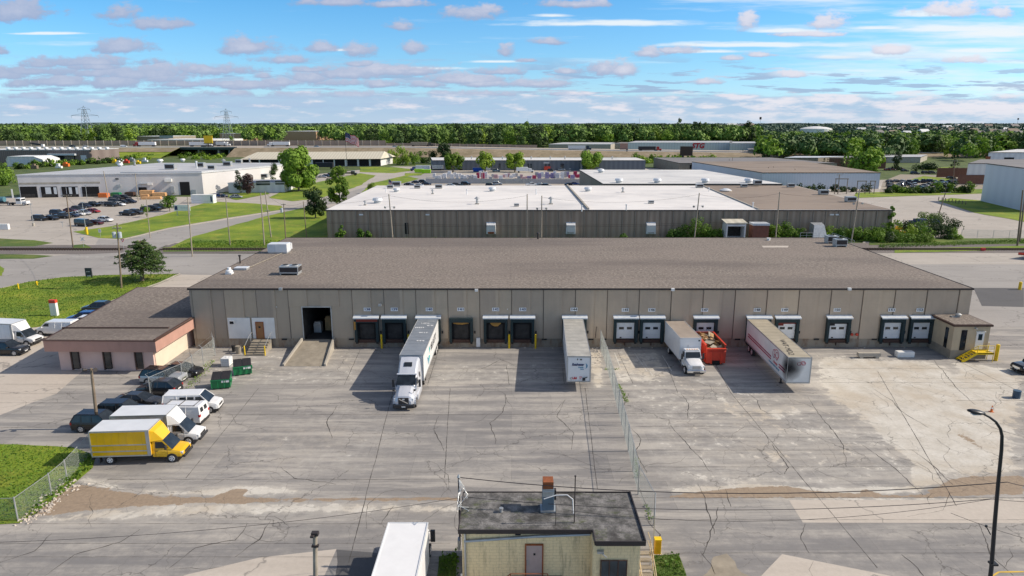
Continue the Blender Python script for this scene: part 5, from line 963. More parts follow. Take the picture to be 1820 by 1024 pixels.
# --- green bins, IBC tote
def bin_(px,py,rz,lab):
    t=thing('dumpster',lab,'dumpster',G(px,py),rz)
    m=MB(); vs=[(-.95,-.62,.12),(.95,-.62,.12),(.95,.62,.12),(-.95,.62,.12),(-1.0,-.75,1.15),(1.0,-.75,1.15),(1.0,.75,1.55),(-1.0,.75,1.55)]
    m.add(vs,[(0,3,2,1),(0,1,5,4),(1,2,6,5),(2,3,7,6),(3,0,4,7)]); m.build('bin_shell',M['green'],t)
    m=MB(); 
    for x in (-1.02,-.35,.32,.96): m.box(x,x+.06,-.80,-.70,.15,1.15)
    m.box(-1.06,1.06,-.82,-.74,1.08,1.18); m.box(-1.1,-.98,-.3,.3,.6,.85); m.box(.98,1.1,-.3,.3,.6,.85); m.build('rib',M['green'],t)
    for a,b in ((-.98,-.02),(.02,.98)):
        m=MB(); m.add([(a,-.78,1.18),(b,-.78,1.18),(b,.78,1.60),(a,.78,1.60),(a,-.78,1.22),(b,-.78,1.22),(b,.78,1.64),(a,.78,1.64)],[(4,5,6,7),(0,3,2,1),(0,1,5,4),(1,2,6,5),(2,3,7,6),(3,0,4,7)]); 
        k=a+.12
        while k<b-.08: m.add([(k,-.76,1.245),(k+.05,-.76,1.245),(k+.05,.76,1.665),(k,.76,1.665)],[(0,1,2,3)],1); k+=.16
        m.build('lid',[M['blackpl'],M['coping']],t)
    for x in (.1,.55): MB().box(x,x+.36,-.775,-.745,.8,1.05).build('notice',M['whiteclean'],t)
    for x in (-.8,.8):
        for y in (-.5,.5): MB().cyl((x-.03,y,.07),(x+.03,y,.07),.07,.07,10).build('caster',M['black'],t)
bin_(395,688,R(14),'green dumpster with ribbed black lid, nearer the white van'); bin_(432,664,R(22),'green dumpster with white notices, further and right of the other bin')
t=thing('tote_tank','white caged liquid tote standing near the fence left of the green bins','tote',G(404,650)); MB().box(-.5,.5,-.58,.58,.15,1.1).cyl((0,0,1.1),(0,0,1.16),.14,.14,12).build('tank',M['whiteclean'],t,bevel=.05); MB().box(-.52,.52,-.6,.6,0,.14).build('pallet',M['steel'],t)
m=MB(); 
for k in range(6): 
    x=-.52+k*.208; m.cyl((x,-.61,.14),(x,-.61,1.12),.012,.012,5); m.cyl((x,.61,.14),(x,.61,1.12),.012,.012,5)
for k in range(5):
    z=.2+k*.22
    for y in (-.61,.61): m.cyl((-.53,y,z),(.53,y,z),.012,.012,5)
    for x in (-.53,.53): m.cyl((x,-.61,z),(x,.61,z),.012,.012,5)
m.build('cage',M['steel'],t)
# --- chain link fences
def fence(lab,pts,h=2.1,sp=3.0,mesh=True,barb=False,cat='fence',mm='chain'):
    t=thing('chain_link_fence',lab,cat,(pts[0][0],pts[0][1],0)); T_=Matrix.Translation((-pts[0][0],-pts[0][1],0)); s0=0; mv=[];mf=[];uv=[]; rl=MB(T_)
    for a,b in zip(pts,pts[1:]):
        L=math.hypot(b[0]-a[0],b[1]-a[1]); n=max(1,round(L/sp))
        for k in range(n+(1 if b==pts[-1] else 0)):
            f=k/n; x,y=a[0]+(b[0]-a[0])*f,a[1]+(b[1]-a[1])*f; q=MB(T_); q.cyl((x,y,0),(x,y,h+.05),.04 if k else .055,None,8)
            if barb: q.cyl((x,y,h+.05),(x-.3,y,h+.35),.025,None,6)
            q.build('fence_post',M['steel'],t)
        rl.cyl((*a,h-.03),(*b,h-.03),.022,None,6)
        if barb: rl.cyl((a[0]-.3,a[1],h+.35),(b[0]-.3,b[1],h+.35),.008,None,4)
        if mesh:
            k=len(mv); mv+=[(a[0]-pts[0][0],a[1]-pts[0][1],.03),(b[0]-pts[0][0],b[1]-pts[0][1],.03),(b[0]-pts[0][0],b[1]-pts[0][1],h-.03),(a[0]-pts[0][0],a[1]-pts[0][1],h-.03)]; mf.append((k,k+1,k+2,k+3)); uv+=[(s0,0),(s0+L,0),(s0+L,h),(s0,h)]; s0+=L
    rl.build('top_rail',M['steel'],t)
    if mesh and mm=='wires':
        wm=MB(T_); r_=.0021; d_=.078
        for a,b in zip(pts,pts[1:]):
            L=math.hypot(b[0]-a[0],b[1]-a[1]); ex,ey=(b[0]-a[0])/L,(b[1]-a[1])/L; nx,ny=-ey*r_,ex*r_
            def pt3(s_,z_,o=0): return (a[0]+ex*s_+nx*o,a[1]+ey*s_+ny*o,z_)
            k=-h
            while k<L:
                for sg in (1,-1):
                    s0_,z0_,s1_,z1_=(k,.03,k+h,h) if sg>0 else (k+h,.03,k,h)
                    lo,hi=sorted((s0_,s1_))
                    def zat(s_): return z0_+(z1_-z0_)*(s_-s0_)/(s1_-s0_)
                    sa,sb=max(0,lo),min(L,hi)
                    if sb-sa<.05: continue
                    za,zb_=zat(sa),zat(sb); e=r_*1.4
                    wm.add([pt3(sa,za-e),pt3(sa,za,1),pt3(sa,za+e),pt3(sa,za,-1),pt3(sb,zb_-e),pt3(sb,zb_,1),pt3(sb,zb_+e),pt3(sb,zb_,-1)],[(0,1,5,4),(1,2,6,5),(2,3,7,6),(3,0,4,7)])
                k+=d_
        wm.build('wire_mesh',mat('galvanised_wire',(.34,.38,.37),.55,.2,.1,2),t)
    elif mesh:
        me=bpy.data.meshes.new('wire_mesh'); me.from_pydata(mv,[],mf); me.materials.append(M[mm]); ul=me.uv_layers.new(name='UVMap')
        for i,u in enumerate(uv): ul.data[i].uv=u
        o=bpy.data.objects.new('wire_mesh',me); COL.objects.link(o); o.parent=t
    return t
fence('tall chain link fence dividing the yard from the warehouse wall to the small block building',[(11.7,86.0),(11.6,79),(11.0,65.3),(10.6,57),(10.15,49.5),(10.55,45.2),(9.9,42.2)],2.6,3.2,mm='wires')
fence('chain link fence round the grass corner at lower left',[G(168,800),(G(120,855)),G(92,880),G(32,925),G(-60,928)],1.9,4.6,mm='wires')
fence('short chain link fence between the parked cars and the green bins',[G(268,706),G(325,680),G(362,650),G(383,632),G(378,617)],2.3,3.4,barb=True,mm='wires')
fence('chain link fence end at the left corner of the small block building',[(-3.1,36.5),(-2.4,34.0)],2.2,3)
# --- small block building in the foreground
fb=thing('block_building','small cream painted block building with mossy tar roof at the bottom of the picture','building',(2.4,37,0)); BT=Matrix.Translation((-2.4,-37,0)); z=4.35
m=MB(BT); m.box(-3.15,4.95,37.95,42.1,0,z); m.box(4.952,7.85,36.8,42.0,0,z-.003); m.build('wall',M['yb'],fb)
m=MB(BT); m.box(-3.3,5.0,37.75,42.2,z,z+.1); m.box(5.002,8.05,36.55,42.15,z,z+.1); m.build('roof',M['moss'],fb)
m=MB(BT); m.box(-3.36,5.05,37.68,37.75,z-.12,z+.16); m.box(5.0,5.07,36.5,37.68,z-.12,z+.16); m.box(5.07,8.1,36.48,36.55,z-.15,z+.16); m.box(8.05,8.12,36.55,42.2,z-.15,z+.22); m.box(-3.37,-3.3,37.75,42.2,z-.12,z+.16); m.box(-3.3,8.05,42.2,42.26,z-.1,z+.16); m.build('roof_edge',M['coping'],fb)
m=MB(BT); m.box(.9,1.9,37.86,37.95,1.15,3.3); d=m.build('door',M['doorpink'],fb); m=MB(BT); m.box(1.35,1.48,37.85,37.86,2.6,2.75); m.build('door_window',M['dark'],d); m=MB(BT); m.box(.82,.9,37.83,37.95,1.1,3.38); m.box(1.9,1.98,37.83,37.95,1.1,3.38); m.box(.9,1.9,37.83,37.95,3.3,3.38); m.build('door_frame',M['rust'],d); m=MB(BT); m.box(.97,1.03,37.8,37.86,1.9,2.25); m.build('door_handle',M['steel'],d)
m=MB(BT); m.box(5.5,7.05,36.74,36.8,1.7,3.0); w_=m.build('window',M['glassb'],fb); m=MB(BT)
for x in (5.45,5.98,6.52,7.05): m.box(x-.03,x+.03,36.70,36.74,1.7,3.0)
m.box(5.42,7.08,36.70,36.74,3.0,3.06); m.box(5.42,7.08,36.70,36.74,1.62,1.7); m.build('window_frame',M['brown'],w_)
m=MB(BT); m.tube([(-3.0,37.85,3.6),(1.5,37.85,3.95),(4.9,37.85,4.1)],.09,8); m.cyl((-2.95,37.88,0),(-2.95,37.88,4.2),.07); m.build('conduit_pipe',M['steel'],fb)
m=MB(BT); m.box(.2,.55,37.88,37.95,4.0,4.12); m.build('vent_grille',M['dark'],fb); m=MB(BT); m.box(5.2,5.6,36.55,36.8,3.6,3.75); m.tube([(5.5,36.5,3.65),(5.75,36.35,3.5)],.04); m.build('wall_lamp',M['steel'],fb)
m=MB(BT); m.box(-.1,3.2,36.6,37.94,.9,1.1); m.build('door_landing',M['concd'],fb)
m=MB(BT); m.tube([(-.1,36.65,1.1),(-.1,36.65,2.15),(2.2,36.65,2.15),(2.2,36.65,1.1)],.03); m.tube([(-.1,36.65,1.65),(2.2,36.65,1.65)],.025); m.tube([(-.1,36.65,2.15),(-.8,36.65,1.5)],.03); m.build('landing_railing',M['rust'],fb)
# stairs with pale railing on the right side
stt=thing('metal_staircase','tan railed stairway along the right side of the small block building','stairs',(8.5,37,0)); BT2=Matrix.Translation((-8.5,-37,0))
m=MB(BT2)
for k in range(9): m.box(7.9,8.9,38.8-k*.42,39.2-k*.42,2.0-k*.22-.06,2.0-k*.22)
m.build('tread',M['concd'],stt)
for x in (8.0,8.9):
    m=MB(BT2); m.tube([(x,39.6,3.1),(x,38.8,3.1),(x,35.2,1.2)],.03); m.tube([(x,39.6,2.5),(x,38.8,2.5),(x,35.2,.6)],.022)
    for k in range(5): m.cyl((x,38.8-k*.9,3.1-k*.47),(x,38.8-k*.9,1.9-k*.47),.022)
    m.build('railing',mat('tan_railing',(.52,.42,.25),.6),stt)
x,y=2.36,40.2
t=thing('rooftop_air_handler','tall blue grey air handler with rusty duct hood on the mossy roof','air handler',(x,y,z+.1)); MB().box(-.38,.38,-.4,.4,.1,1.5).build('casing',mat('blue_grey_enamel',(.16,.22,.28),.4,.2,.08,2,.3,(.08,.1,.12)),t,bevel=.02); MB().box(-.34,.34,-.15,.62,1.5,2.0).build('duct_hood',M['rust'],t); MB().box(.38,.52,-.1,.2,.7,1.4).build('control_box',M['coping'],t); MB().box(-.5,.5,-.5,.5,0,.1).build('base',M['steel'],t); MB().box(-.36,.36,-.412,-.4,1.1,1.46).build('louvre',M['steel'],t)
m=MB(); m.tube([(-.3,-.5,1.0),(.5,-.45,1.25),(1.2,-.5,1.3),(1.55,-.7,1.1),(1.6,-.9,.2)],.035,8); o=m.build('white_conduit',M['whiteclean']); o.location=(x,y,z+.1); tag(o,'curved white conduit beside the blue grey air handler','conduit')
m=MB(); m.cyl((0,0,0),(0,0,3.2),.035,None,8); m.cyl((0,0,3.2),(0,0,3.28),.06); o=m.build('antenna_mast',M['coping']); o.location=(3.95,38.6,z+.1); tag(o,'thin dark mast standing on the mossy roof, right of the air handler','mast')
m=MB(); m.cyl((0,0,0),(0,0,1.5),.02,None,6); o=m.build('antenna_rod',M['coping']); o.location=(2.75,38.3,z+.1); tag(o,'short thin rod on the mossy roof in front of the mast','rod')
m=MB(); m.cyl((0,0,0),(0,0,.22),.09,None,8); m.cyl((0,0,.22),(0,0,.3),.14); o=m.build('vent_pipe',M['steel']); o.location=(-.7,39.8,z+.1); tag(o,'small grey vent pipe on the left half of the mossy roof','vent pipe')
sm_=thing('service_mast','dark electrical service mast with insulators at the left corner of the mossy roof','service mast',(-3.5,40.6,0))
MB().cyl((0,0,1.5),(0,0,6.5),.06,None,8).build('pipe',M['coping'],sm_); MB().cyl((0,0,6.5),(0,0,6.7),.12,.05,10).build('weatherhead',M['steel'],sm_)
m=MB(); rr=random.Random(8)
for k in range(5):
    pts=[(0,0,6.4)]; 
    for q in range(5): pts.append((rr.uniform(-.1,.7),rr.uniform(-1.4,.1),6.4-(q+1)*.42))
    m.tube(pts,.022,5)
m.build('loose_cable',M['steel'],sm_)
MB().box(-.12,.05,-.5,.0,1.4,2.1).build('meter_box',M['steel'],sm_)
# yellow gas meter box
o=thing('utility_box','yellow utility box behind the right side of the small block building','utility box',G(1168,984)); MB().box(-.22,.22,-.2,.2,0,1.15).build('casing',mat('amber_yellow',(.75,.42,.01),.5),o,bevel=.03); MB().box(-.24,.24,-.22,.22,1.15,1.2).build('lid',M['yellow'],o); MB().box(-.3,.3,-.28,.28,0,.08).build('base',M['conc'],o)
# foreground white box truck (seen from behind and above)
def ftruck():
    t=thing('box_truck','white roofed box truck cut by the bottom edge left of the small block building','box truck',(-6.75,35.2),R(90)); hw=1.3; h=3.8
    MB().box(-6.3,4.35,-hw,hw,1.0,h).build('cargo_box',M['whiteclean'],t,bevel=.03); MB().box(-6.25,4.3,-hw+.06,hw-.06,h+.001,h+.02).build('box_roof',M['whiteclean'],t)
    m=MB(); 
    for s in (-1,1): m.box(-6.3,4.35,min(s*(hw-.06),s*(hw+.02)),max(s*(hw-.06),s*(hw+.02)),h+.003,h+.06)
    m.box(4.3,4.37,-hw+.06,hw-.06,h+.003,h+.06); m.build('box_trim',M['whitemetal'],t)
    MB().box(4.37,6.2,-1.05,1.05,.6,2.3).build('cab',pm('white'),t,bevel=.15); MB().box(6.2,7.4,-1.0,1.0,.6,1.5).build('hood',pm('white'),t,bevel=.2)
    m=MB(); m.add([(6.22,-.95,1.5),(6.22,.95,1.5),(5.95,.85,2.25),(5.95,-.85,2.25)],[(0,1,2,3)]); m.build('windshield',M['glass'],t)
    for s in (-1,1): m=MB(); m.box(5.1,5.25,min(s*1.32,s*1.62),max(s*1.32,s*1.62),1.9,2.75); m.tube([(5.2,s*1.0,2.6),(5.2,s*1.5,2.7)],.03); m.tube([(5.2,s*1.0,2.0),(5.2,s*1.5,1.95)],.03); m.build('mirror',M['blackpl'],t,bevel=.03)
    wheels(t,(6.3,),1.15,.45,.3,'wheelwhite'); wheels(t,(-3,),1.25,.45,.5,'wheelwhite'); MB().box(-6.2,7.3,-.4,.4,.5,.98).build('chassis',M['blackpl'],t)
ftruck()
# ------------------------------------------------------------------ poles
def pole(lab,tx,ty,base=None,Y=None,bx=None,r=.16,m='woodpale',arms=(),xf=0,flood=0,name='utility_pole',cat='utility pole',armm=None,group=None):
    if base: bx_,by_=G(*base)
    else: by_=Y; bx_=W(bx if bx else tx,ty,Y)[0]
    X,Z=W(tx,ty,by_); t=thing(name,lab,cat,(bx_,by_),0,group); dx=X-bx_
    MB().cyl((0,0,0),(dx,0,Z),r,r*.7,10).build('pole_shaft',M[m],t)
    for f,w in arms:
        q=MB(); zz=Z*f; xx=dx*f; q.box(xx-w/2,xx+w/2,-.2,-.08,zz-.07,zz+.07)
        q.build('crossarm',M[armm or 'woodpale'],t)
        q=MB()
        for k in (-.46,-.2,.2,.46): q.cyl((xx+k*w,-.14,zz+.07),(xx+k*w,-.14,zz+.25),.05,.035,6)
        q.build('insulators',M['steel'],t)
    for k in range(xf):
        s=(-1,1)[k%2]*.45+(.1 if k else 0); q=MB(); zz=Z*.83; q.cyl((dx*.83+s,-.35,zz-.55),(dx*.83+s,-.35,zz+.45),.32,.32,14); q.cyl((dx*.83+s,-.35,zz+.45),(dx*.83+s,-.35,zz+.52),.33,.2,14); q.build('transformer',mat('transformer_grey',(.42,.47,.52),.45),t)
    if flood:
        for s in (-1,1): 
            q=MB(); zz=Z*.74; q.cyl((dx*.74,0,zz),(dx*.74+s*.9,-.1,zz),.03); q.cyl((dx*.74+s*.9,-.1,zz),(dx*.74+s*1.15,-.5,zz-.1),.12,.3,10); q.build('floodlight',M['steel'],t)
    t['top']=(bx_+dx,by_,Z); return t
PL={}
PL['main']=pole('wooden pole with two grey transformers standing on the front lawn',208,397,(216,512),r=.17,m='wood',xf=2,arms=((.93,1.6),))
PL['a']=pole('tall wooden pole with a crossarm beside the railway at the left',118,347,(130,440),m='wood',arms=((.99,2.6),),armm='wood')
PL['b']=pole('leaning wooden pole against the front of the white dock building',184,304,(193,353),r=.2)
PL['c']=pole('wooden pole at the lumber stack of the white dock building',240,308,(246,357),r=.18,arms=((.97,1.6),))
PL['d']=pole('thin wooden pole in the lawn nearest the small round tree',260,353,(267,423),r=.12)
PL['e']=pole('wooden pole by the railway, second right of the ragged conifer',333,350,(342,456),r=.15)
PL['f']=pole('wooden pole by the railway midway between conifer and warehouse',401,350,(409,437),r=.14)
PL['g']=pole('wooden pole left of the leaning pale pole behind the warehouse corner',463,343,(470,437),r=.17)
PL['h']=pole('pale leaning pole behind the warehouse corner',471,340,(482,422),r=.17,arms=((.58,1.4),))
PL['i']=pole('wooden pole with small grey transformer behind the warehouse corner',504,362,(508,427),r=.15,m='wood',xf=1,arms=((.98,1.2),))
PL['j']=pole('dark pole beside the small tree left of the brown clad warehouse',539,358,(545,422),r=.13,m='wood')
for k,(px,py,fl_,lab) in enumerate(((691,345,1,'pale pole with two floodlights, leftmost against the brown clad wall'),(937,345,0,'bare pole against the middle of the brown clad wall'),(963,348,1,'pole with two floodlights right next to the bare pole, brown clad wall'),(1243,343,1,'pole with two floodlights in front of the brown clad wall near the bushes'),(1386,341,0,'bare weathered pole between the brown shed and the bushes'),(1528,336,1,'pole with two floodlights near the right end of the brown clad wall'))):
    PL['w%d'%k]=pole(lab,px,py,Y=168.5+k*.1,bx=px+ (4 if k==0 else 0) - (4 if k in(3,5) else 0),r=.17,flood=fl_)
PL['l']=pole('leaning pole with crossarm beside the vine covered mound',1681,341,(1665,392),r=.18,m='wood',arms=((.97,3.0),))
PL['m']=pole('thick pole beyond the railway at the far right edge',1818,338,(1808,437),r=.22,m='wood')
PL['n']=pole('second thick pole beside the right picture edge',1822,345,(1812,430),r=.2,m='wood')
for k,(a,b,c,d) in enumerate(((1492,310,1489,345),(1413,300,1414,330),(1366,297,1366,326),(1375,296,1375,324),(1296,282,1296,304),(1302,280,1301,304),(1697,285,1694,330),(1591,268,1590,300),(1243,290,1243,300))):
    pole(['crossarm pole in front of the pale blue warehouse wall','bare pole at the left part of the pale blue wall','left pole of the close pair by the pale blue building corner','right pole of the close pair by the pale blue building corner','left pole of the pair beyond the grey roof','right pole of the pair beyond the grey roof','slim pole beside the white building far right','slim pole beside the dark green trees far right','short pole left of the grey roofed shed'][k],a,b,(c,d),r=.2 if k<4 else .16,arms=((.97,2.4),) if k in(0,6) else (),m='wood')
for k,(px0,px1,yt,yb) in enumerate(((1483,1504,318,345),(1522,1537,322,345),(1545,1553,322,345))):
    A=G(px0,yb); B=G(px1,yb); zt=W(px0,yt,A[1])[1]; o=MB().cyl((*A,0),(*A,zt),.15).cyl((*B,0),(*B,zt),.15).box(A[0]-.3,B[0]+.3,A[1]-.15,A[1]+.15,zt-.15,zt+.15).build('pole_frame',M['wood']); tag(o,['widest wooden goalpost frame against the pale blue wall','middle wooden goalpost frame against the pale blue wall','narrow right wooden goalpost frame against the pale blue wall'][k],'pole frame')
for k,(tx,ty,bx,by) in enumerate(((54,363,60,402),(152,330,156,363),(146,360,153,413),(350,307,353,345),(225,316,228,347),(110,395,112,404),(857,303,858,325),(1013,300,1014,326))):
    t=pole(['parking lot light pole on a concrete block, left lot','light pole by the dark dock openings of the white building','light pole at the lawn corner by the black suv','light pole at the right corner of the white dock building','light pole in front of the white dock building wall','short marker post in the left lot','tall light pole in the far pallet yard, left','tall light pole in the far pallet yard, right'][k],tx,ty,(bx,by),r=.09,m='steel',name='light_pole',cat='light pole')
    if k in(0,2): MB().cyl((0,0,0),(0,0,.9),.35,.35,12).build('pole_base',M['yellow' if k==2 else 'conc'],t)
    X,Y_,Z=t['top']; MB().box(X-t.location.x-.5,X-t.location.x+.5,-.15,.15,Z-.02,Z+.12).build('lamp_head',M['steel'],t)
# near wooden light poles
t=pole('weathered wooden light pole standing among the parked cars',162,655,(174,762),r=.17,m='wood',name='yard_light_pole',cat='light pole')
X,Y_,Z=t['top']; dx=X-t.location.x
for s in (-1,1): MB().cyl((dx,0,Z-.15),(dx+s*.45,-.1,Z-.02),.04).cyl((dx+s*.35,-.1,Z-.1),(dx+s*.6,-.35,Z+.0),.1,.2,10).build('floodlight',M['coping'],t)
t=thing('yard_light_pole','wooden pole with a dark floodlight on top at the bottom picture edge','light pole',(-10.35,35.0)); t.location.x=W(561,1100,35.0)[0]; X,Z=W(560,952,35.0); X-=t.location.x+10.35; MB().cyl((0,0,0),(X+10.35,0,Z),.15,.13,12).build('pole_shaft',M['woodpale'],t); dx=X+10.35
MB().box(dx-.2,dx+.22,-.15,.15,Z+.02,Z+.24).box(dx-.2,dx+.02,-.35,-.15,Z+.04,Z+.16).build('floodlight',M['coping'],t,bevel=.03); MB().cyl((dx,0,Z-.7),(dx,0,Z-.64),.17).box(dx-.2,dx+.2,-.2,.0,Z-.66,Z-.55).build('bracket',M['coping'],t)
# street lamp foreground right
t=thing('street_lamp','tall dark curved street lamp in the foreground at the right','street lamp',(W(1757,1040,36.5)[0],36.5)); bx,by=t.location.x,t.location.y
pts=[]; 
for px,py in ((1757,1060),(1762,1010),(1768,930),(1774,860),(1780,800),(1781,775),(1778,762),(1770,750),(1758,741),(1746,735)):
    X,Z=W(px,py,36.5); pts.append((X-bx,0,max(Z,0)))
pts[0]=(pts[0][0],0,0)
m=MB(); 
for i in range(len(pts)-1): m.cyl(pts[i],pts[i+1],.13-.008*i,.13-.008*(i+1),12,0,False)
m.build('curved_pole',M['darkpole'],t,smooth=True)
h=pts[-1]; m=MB(); secs=[]
for k in range(7):
    f=k/6; rad=.03+.27*math.sin(math.pi*(.12+.78*f))**.8; secs.append([(h[0]+.1-f*.95,rad*math.cos(a)*.9,h[2]+.02+f*.16+rad*.45*math.sin(a)) for a in [q*math.pi/6 for q in range(12)]])
m.loft(secs); m.build('lamp_head',M['darkpole'],t,smooth=True); MB().box(h[0]-.6,h[0]-.15,-.14,.14,h[2]-.06,h[2]-.02).build('lens',M['lamp'],t)
X,Z=W(1757,937,36.5); MB().tube([(X-bx+.2,0,Z-.5),(X-bx-.15,0,Z+.05)],.03).cyl((X-bx-.15,0,Z),(X-bx-.15,0,Z+.12),.07).build('bracket',M['darkpole'],t)
MB().box(pts[1][0]-.15,pts[1][0]+.25,-.2,.2,W(1760,1003,36.5)[1],W(1760,1000,36.5)[1]).build('fitting',M['darkpole'],t)
# ------------------------------------------------------------------ wires
def wire(lab,a,b,sag,r=.02,name='overhead_wire',group=None,n=24):
    a=Vector(a);b=Vector(b); pts=[]
    for k in range(n+1):
        f=k/n; p=a.lerp(b,f); pts.append((p.x,p.y,p.z-4*sag*f*(1-f)))
    o=MB().tube(pts,r,5).build(name,M['coping']); tag(o,lab,'wire',group); return o
def wp(px,py,Y): x,z_=W(px,py,Y); return (x,Y,z_)
top=(-3.5,40.6,6.5); lampY=38.0
hub=wp(1790,857,37.0); hub2=wp(1762,887,37.0)
wire('thick black cable from the service mast over the mossy roof to the right edge',top,hub,.95,.028); wire('thin black cable continuing past the street lamp to the right edge',hub,wp(1850,868,37),.05,.02)
wire('black cable crossing low over the mossy roof towards the street lamp',(-3.2,40.4,5.2),hub2,.85,.02); wire('second thin cable sagging below the first towards the street lamp',(3.55,38.6,5.3),hub2,1.1,.014); wire('thin cable right of the street lamp leaving at the right edge',hub2,wp(1860,893,37),.05,.014)
wire('thin cable from the lower right sky end down past the street lamp',wp(1690,912,37),wp(1850,965,37),.1,.014)
wire('thin cable from the bottom left edge to the service mast',wp(-40,965,36),(-3.4,40.3,5.2),.6,.014)
def lw(lab,p,q,sag,fr=.97,r=.035,group=None):
    a=PL[p]['top'];b=PL[q]['top']; wire(lab,(a[0],a[1],a[2]*fr),(b[0],b[1],b[2]*fr),sag,r,group=group)
g='wires strung between the railway poles'
for p,q,s in (('a','main',1.5),('main','e',1.0),('e','f',.6),('f','g',.5),('h','i',.5),('i','j',.4),('j','w0',1),('w0','w1',1.6),('w2','w3',1.6),('w3','w4',1),('w4','w5',1),('w5','l',1)): lw('thin dark wire strung between two of the poles along the railway',p,q,s,.97,.02,g)
for k in range(2): wire('thin dark wire running low along the brown clad wall',(-47+k,170.2,5.0-k*.4),(70,170.2,5.6-k*.4),1.2,.025,group='wires along the brown clad wall')
# ------------------------------------------------------------------ lawn furniture
t=thing('sign_post','tall white pylon sign with a red top on the front lawn','sign',G(98,561)); MB().box(-.5,.5,-.28,.28,0,2.05).build('panel',M['whiteclean'],t,bevel=.03); MB().box(-.52,.52,-.3,.3,2.052,2.55).build('red_cap',M['red'],t,bevel=.03)
t=thing('sign_board','dark upright sign board on the far side of the front lawn','sign',G(159,494)); MB().box(-.62,.62,-.12,.12,.3,1.95).build('panel',mat('charcoal_sign',(.05,.055,.06),.6),t); MB().box(-.3,.4,-.14,-.122,.35,.5).box(-.4,.3,-.14,-.122,1.2,1.3).build('lettering',M['lightletter'],t); MB().box(-.5,-.42,-.1,.1,0,.3).box(.42,.5,-.1,.1,0,.3).build('foot',M['darkpole'],t)
bollard(*G(33,514),1.0,'rusty yellow marker post left of the hydrant on the front lawn',.12)
t=thing('fire_hydrant','yellow fire hydrant near the road edge of the front lawn','fire hydrant',G(66,507)); MB().cyl((0,0,0),(0,0,.65),.14,.13,12).cyl((0,0,.65),(0,0,.8),.17,.05,12).build('barrel',M['yellow'],t); MB().cyl((-.26,0,.5),(.26,0,.5),.07,None,10).cyl((0,-.24,.45),(0,0,.45),.09,None,10).build('nozzle',M['yellow'],t)
def sign(lab,px,py,h,kind):
    t=thing('road_sign',lab,'sign',G(px,py)); MB().cyl((0,0,0),(0,0,h),.04,None,8).build('post',M['steel'],t)
    if kind=='yield':
        MB().yprism([(-.45,h),(.45,h),(0,h-.8)],-.07,-.05).build('sign_face',M['logored'],t); MB().yprism([(-.22,h-.12),(.22,h-.12),(0,h-.5)],-.09,-.071).build('sign_centre',M['whiteclean'],t)
    elif kind=='x':
        q=MB(Matrix.Translation((0,0,h-.3))@Matrix.Rotation(R(45),4,'Y')); q.box(-.6,.6,-.07,-.05,-.1,.1); q.box(-.1,.1,-.09,-.071,-.6,.6); q.build('sign_face',M['whiteclean'],t)
    elif kind=='rect': MB().box(-.35,.35,-.07,-.05,h-.9,h).build('sign_face',M['whiteclean'],t); MB().box(-.25,.25,-.085,-.071,h-.3,h-.2).box(-.25,.25,-.085,-.071,h-.6,h-.5).build('lettering',M['logoblk'],t)
    return t
sign('red bordered yield sign at the railway crossing beside the conifer',221,449,3.2,'yield'); sign('crossbuck style sign at the left side of the railway crossing',149,440,2.4,'x'); sign('small white notice sign on the lawn beside the junction',179,422,2.2,'rect')
t=thing('company_sign','wide white sign board with a small dark emblem on two posts in the lawn','sign',G(327,383)); MB().box(-2.9,2.2,-.1,.1,1.5,3.4).build('panel',M['whiteclean'],t); MB().box(-2.7,-1.8,-.13,-.102,1.8,3.1).build('emblem',M['navy'],t)
for x in (-2.2,1.8): MB().box(x,x+.2,-.1,.1,0,1.5).build('post',M['steel'],t)
MB().box(-.8,1.8,-.13,-.102,2.3,2.6).build('lettering',M['lightletter'],t)
bollard(*G(155,417),2.0,'short yellow and white marker post at the lawn corner',.3)
bollard(1000.0*0+ G(1812,515)[0],G(1812,515)[1],1.4,'yellow bollard at the right edge of the east apron',.25)
o=MB().box(-2.6,.2,-.3,.3,.25,.7).box(-2.4,-2.0,-.3,.3,0,.25).box(-.4,0,-.3,.3,0,.25).build('parking_block',M['conc']); o.location=(*G(1560,636),0); tag(o,'low tan concrete block lying in front of doors 150 and 151','concrete block')
o=MB().box(-1.1,1.1,-.4,.4,0,.75).build('barrier_block',M['white'],bevel=.08); o.location=(*G(1607,634),0); tag(o,'pale white block lying in front of door 151','block')
# ------------------------------------------------------------------ other buildings
def inter_origin(A,B): return math.atan2(B[1]-A[1],B[0]-A[0])
def building(name,label,foot,h,wall,roof,cop='coping',cat='warehouse',copw=.25,group=None):
    """foot: front left, front right, back right, back left. returns thing plus frame matrix with x along the front and -y outwards"""
    A,B=foot[0],foot[1]; t=thing(name,label,cat,A,0,group); T_=Matrix.Translation((-A[0],-A[1],0))
    m=MB(T_); m.prism(foot,0,h); m.build('wall',M[wall] if isinstance(wall,str) else wall,t)
    c=(sum(p[0] for p in foot)/4,sum(p[1] for p in foot)/4)
    def off(k): return [(p[0]+(1 if p[0]>c[0] else -1)*k,p[1]+(1 if p[1]>c[1] else -1)*k) for p in foot]
    m=MB(T_); m.prism(off(copw),h+.003,h+.25); m.build('coping',M[cop],t)
    m=MB(T_); m.prism(off(copw-.2),h+.26,h+.3); m.build('roof',M[roof],t)
    ang=inter_origin(A,B); return t,Matrix.Rotation(ang,4,'Z'),A,B
def feat(b,px0,py0,px1,py1,nm,mt,out=.12,inn=.0,sub=None,label=None):
    t,Rm,A,B=b; s0,z1=WP(px0,py0,A,B); s1,z0=WP(px1,py1,A,B); z0=max(z0,0); q=MB(Rm); q.box(min(s0,s1),max(s0,s1),-out,-.01-inn,min(z0,z1),max(z0,z1)); return q.build(nm,M[mt],sub or t)
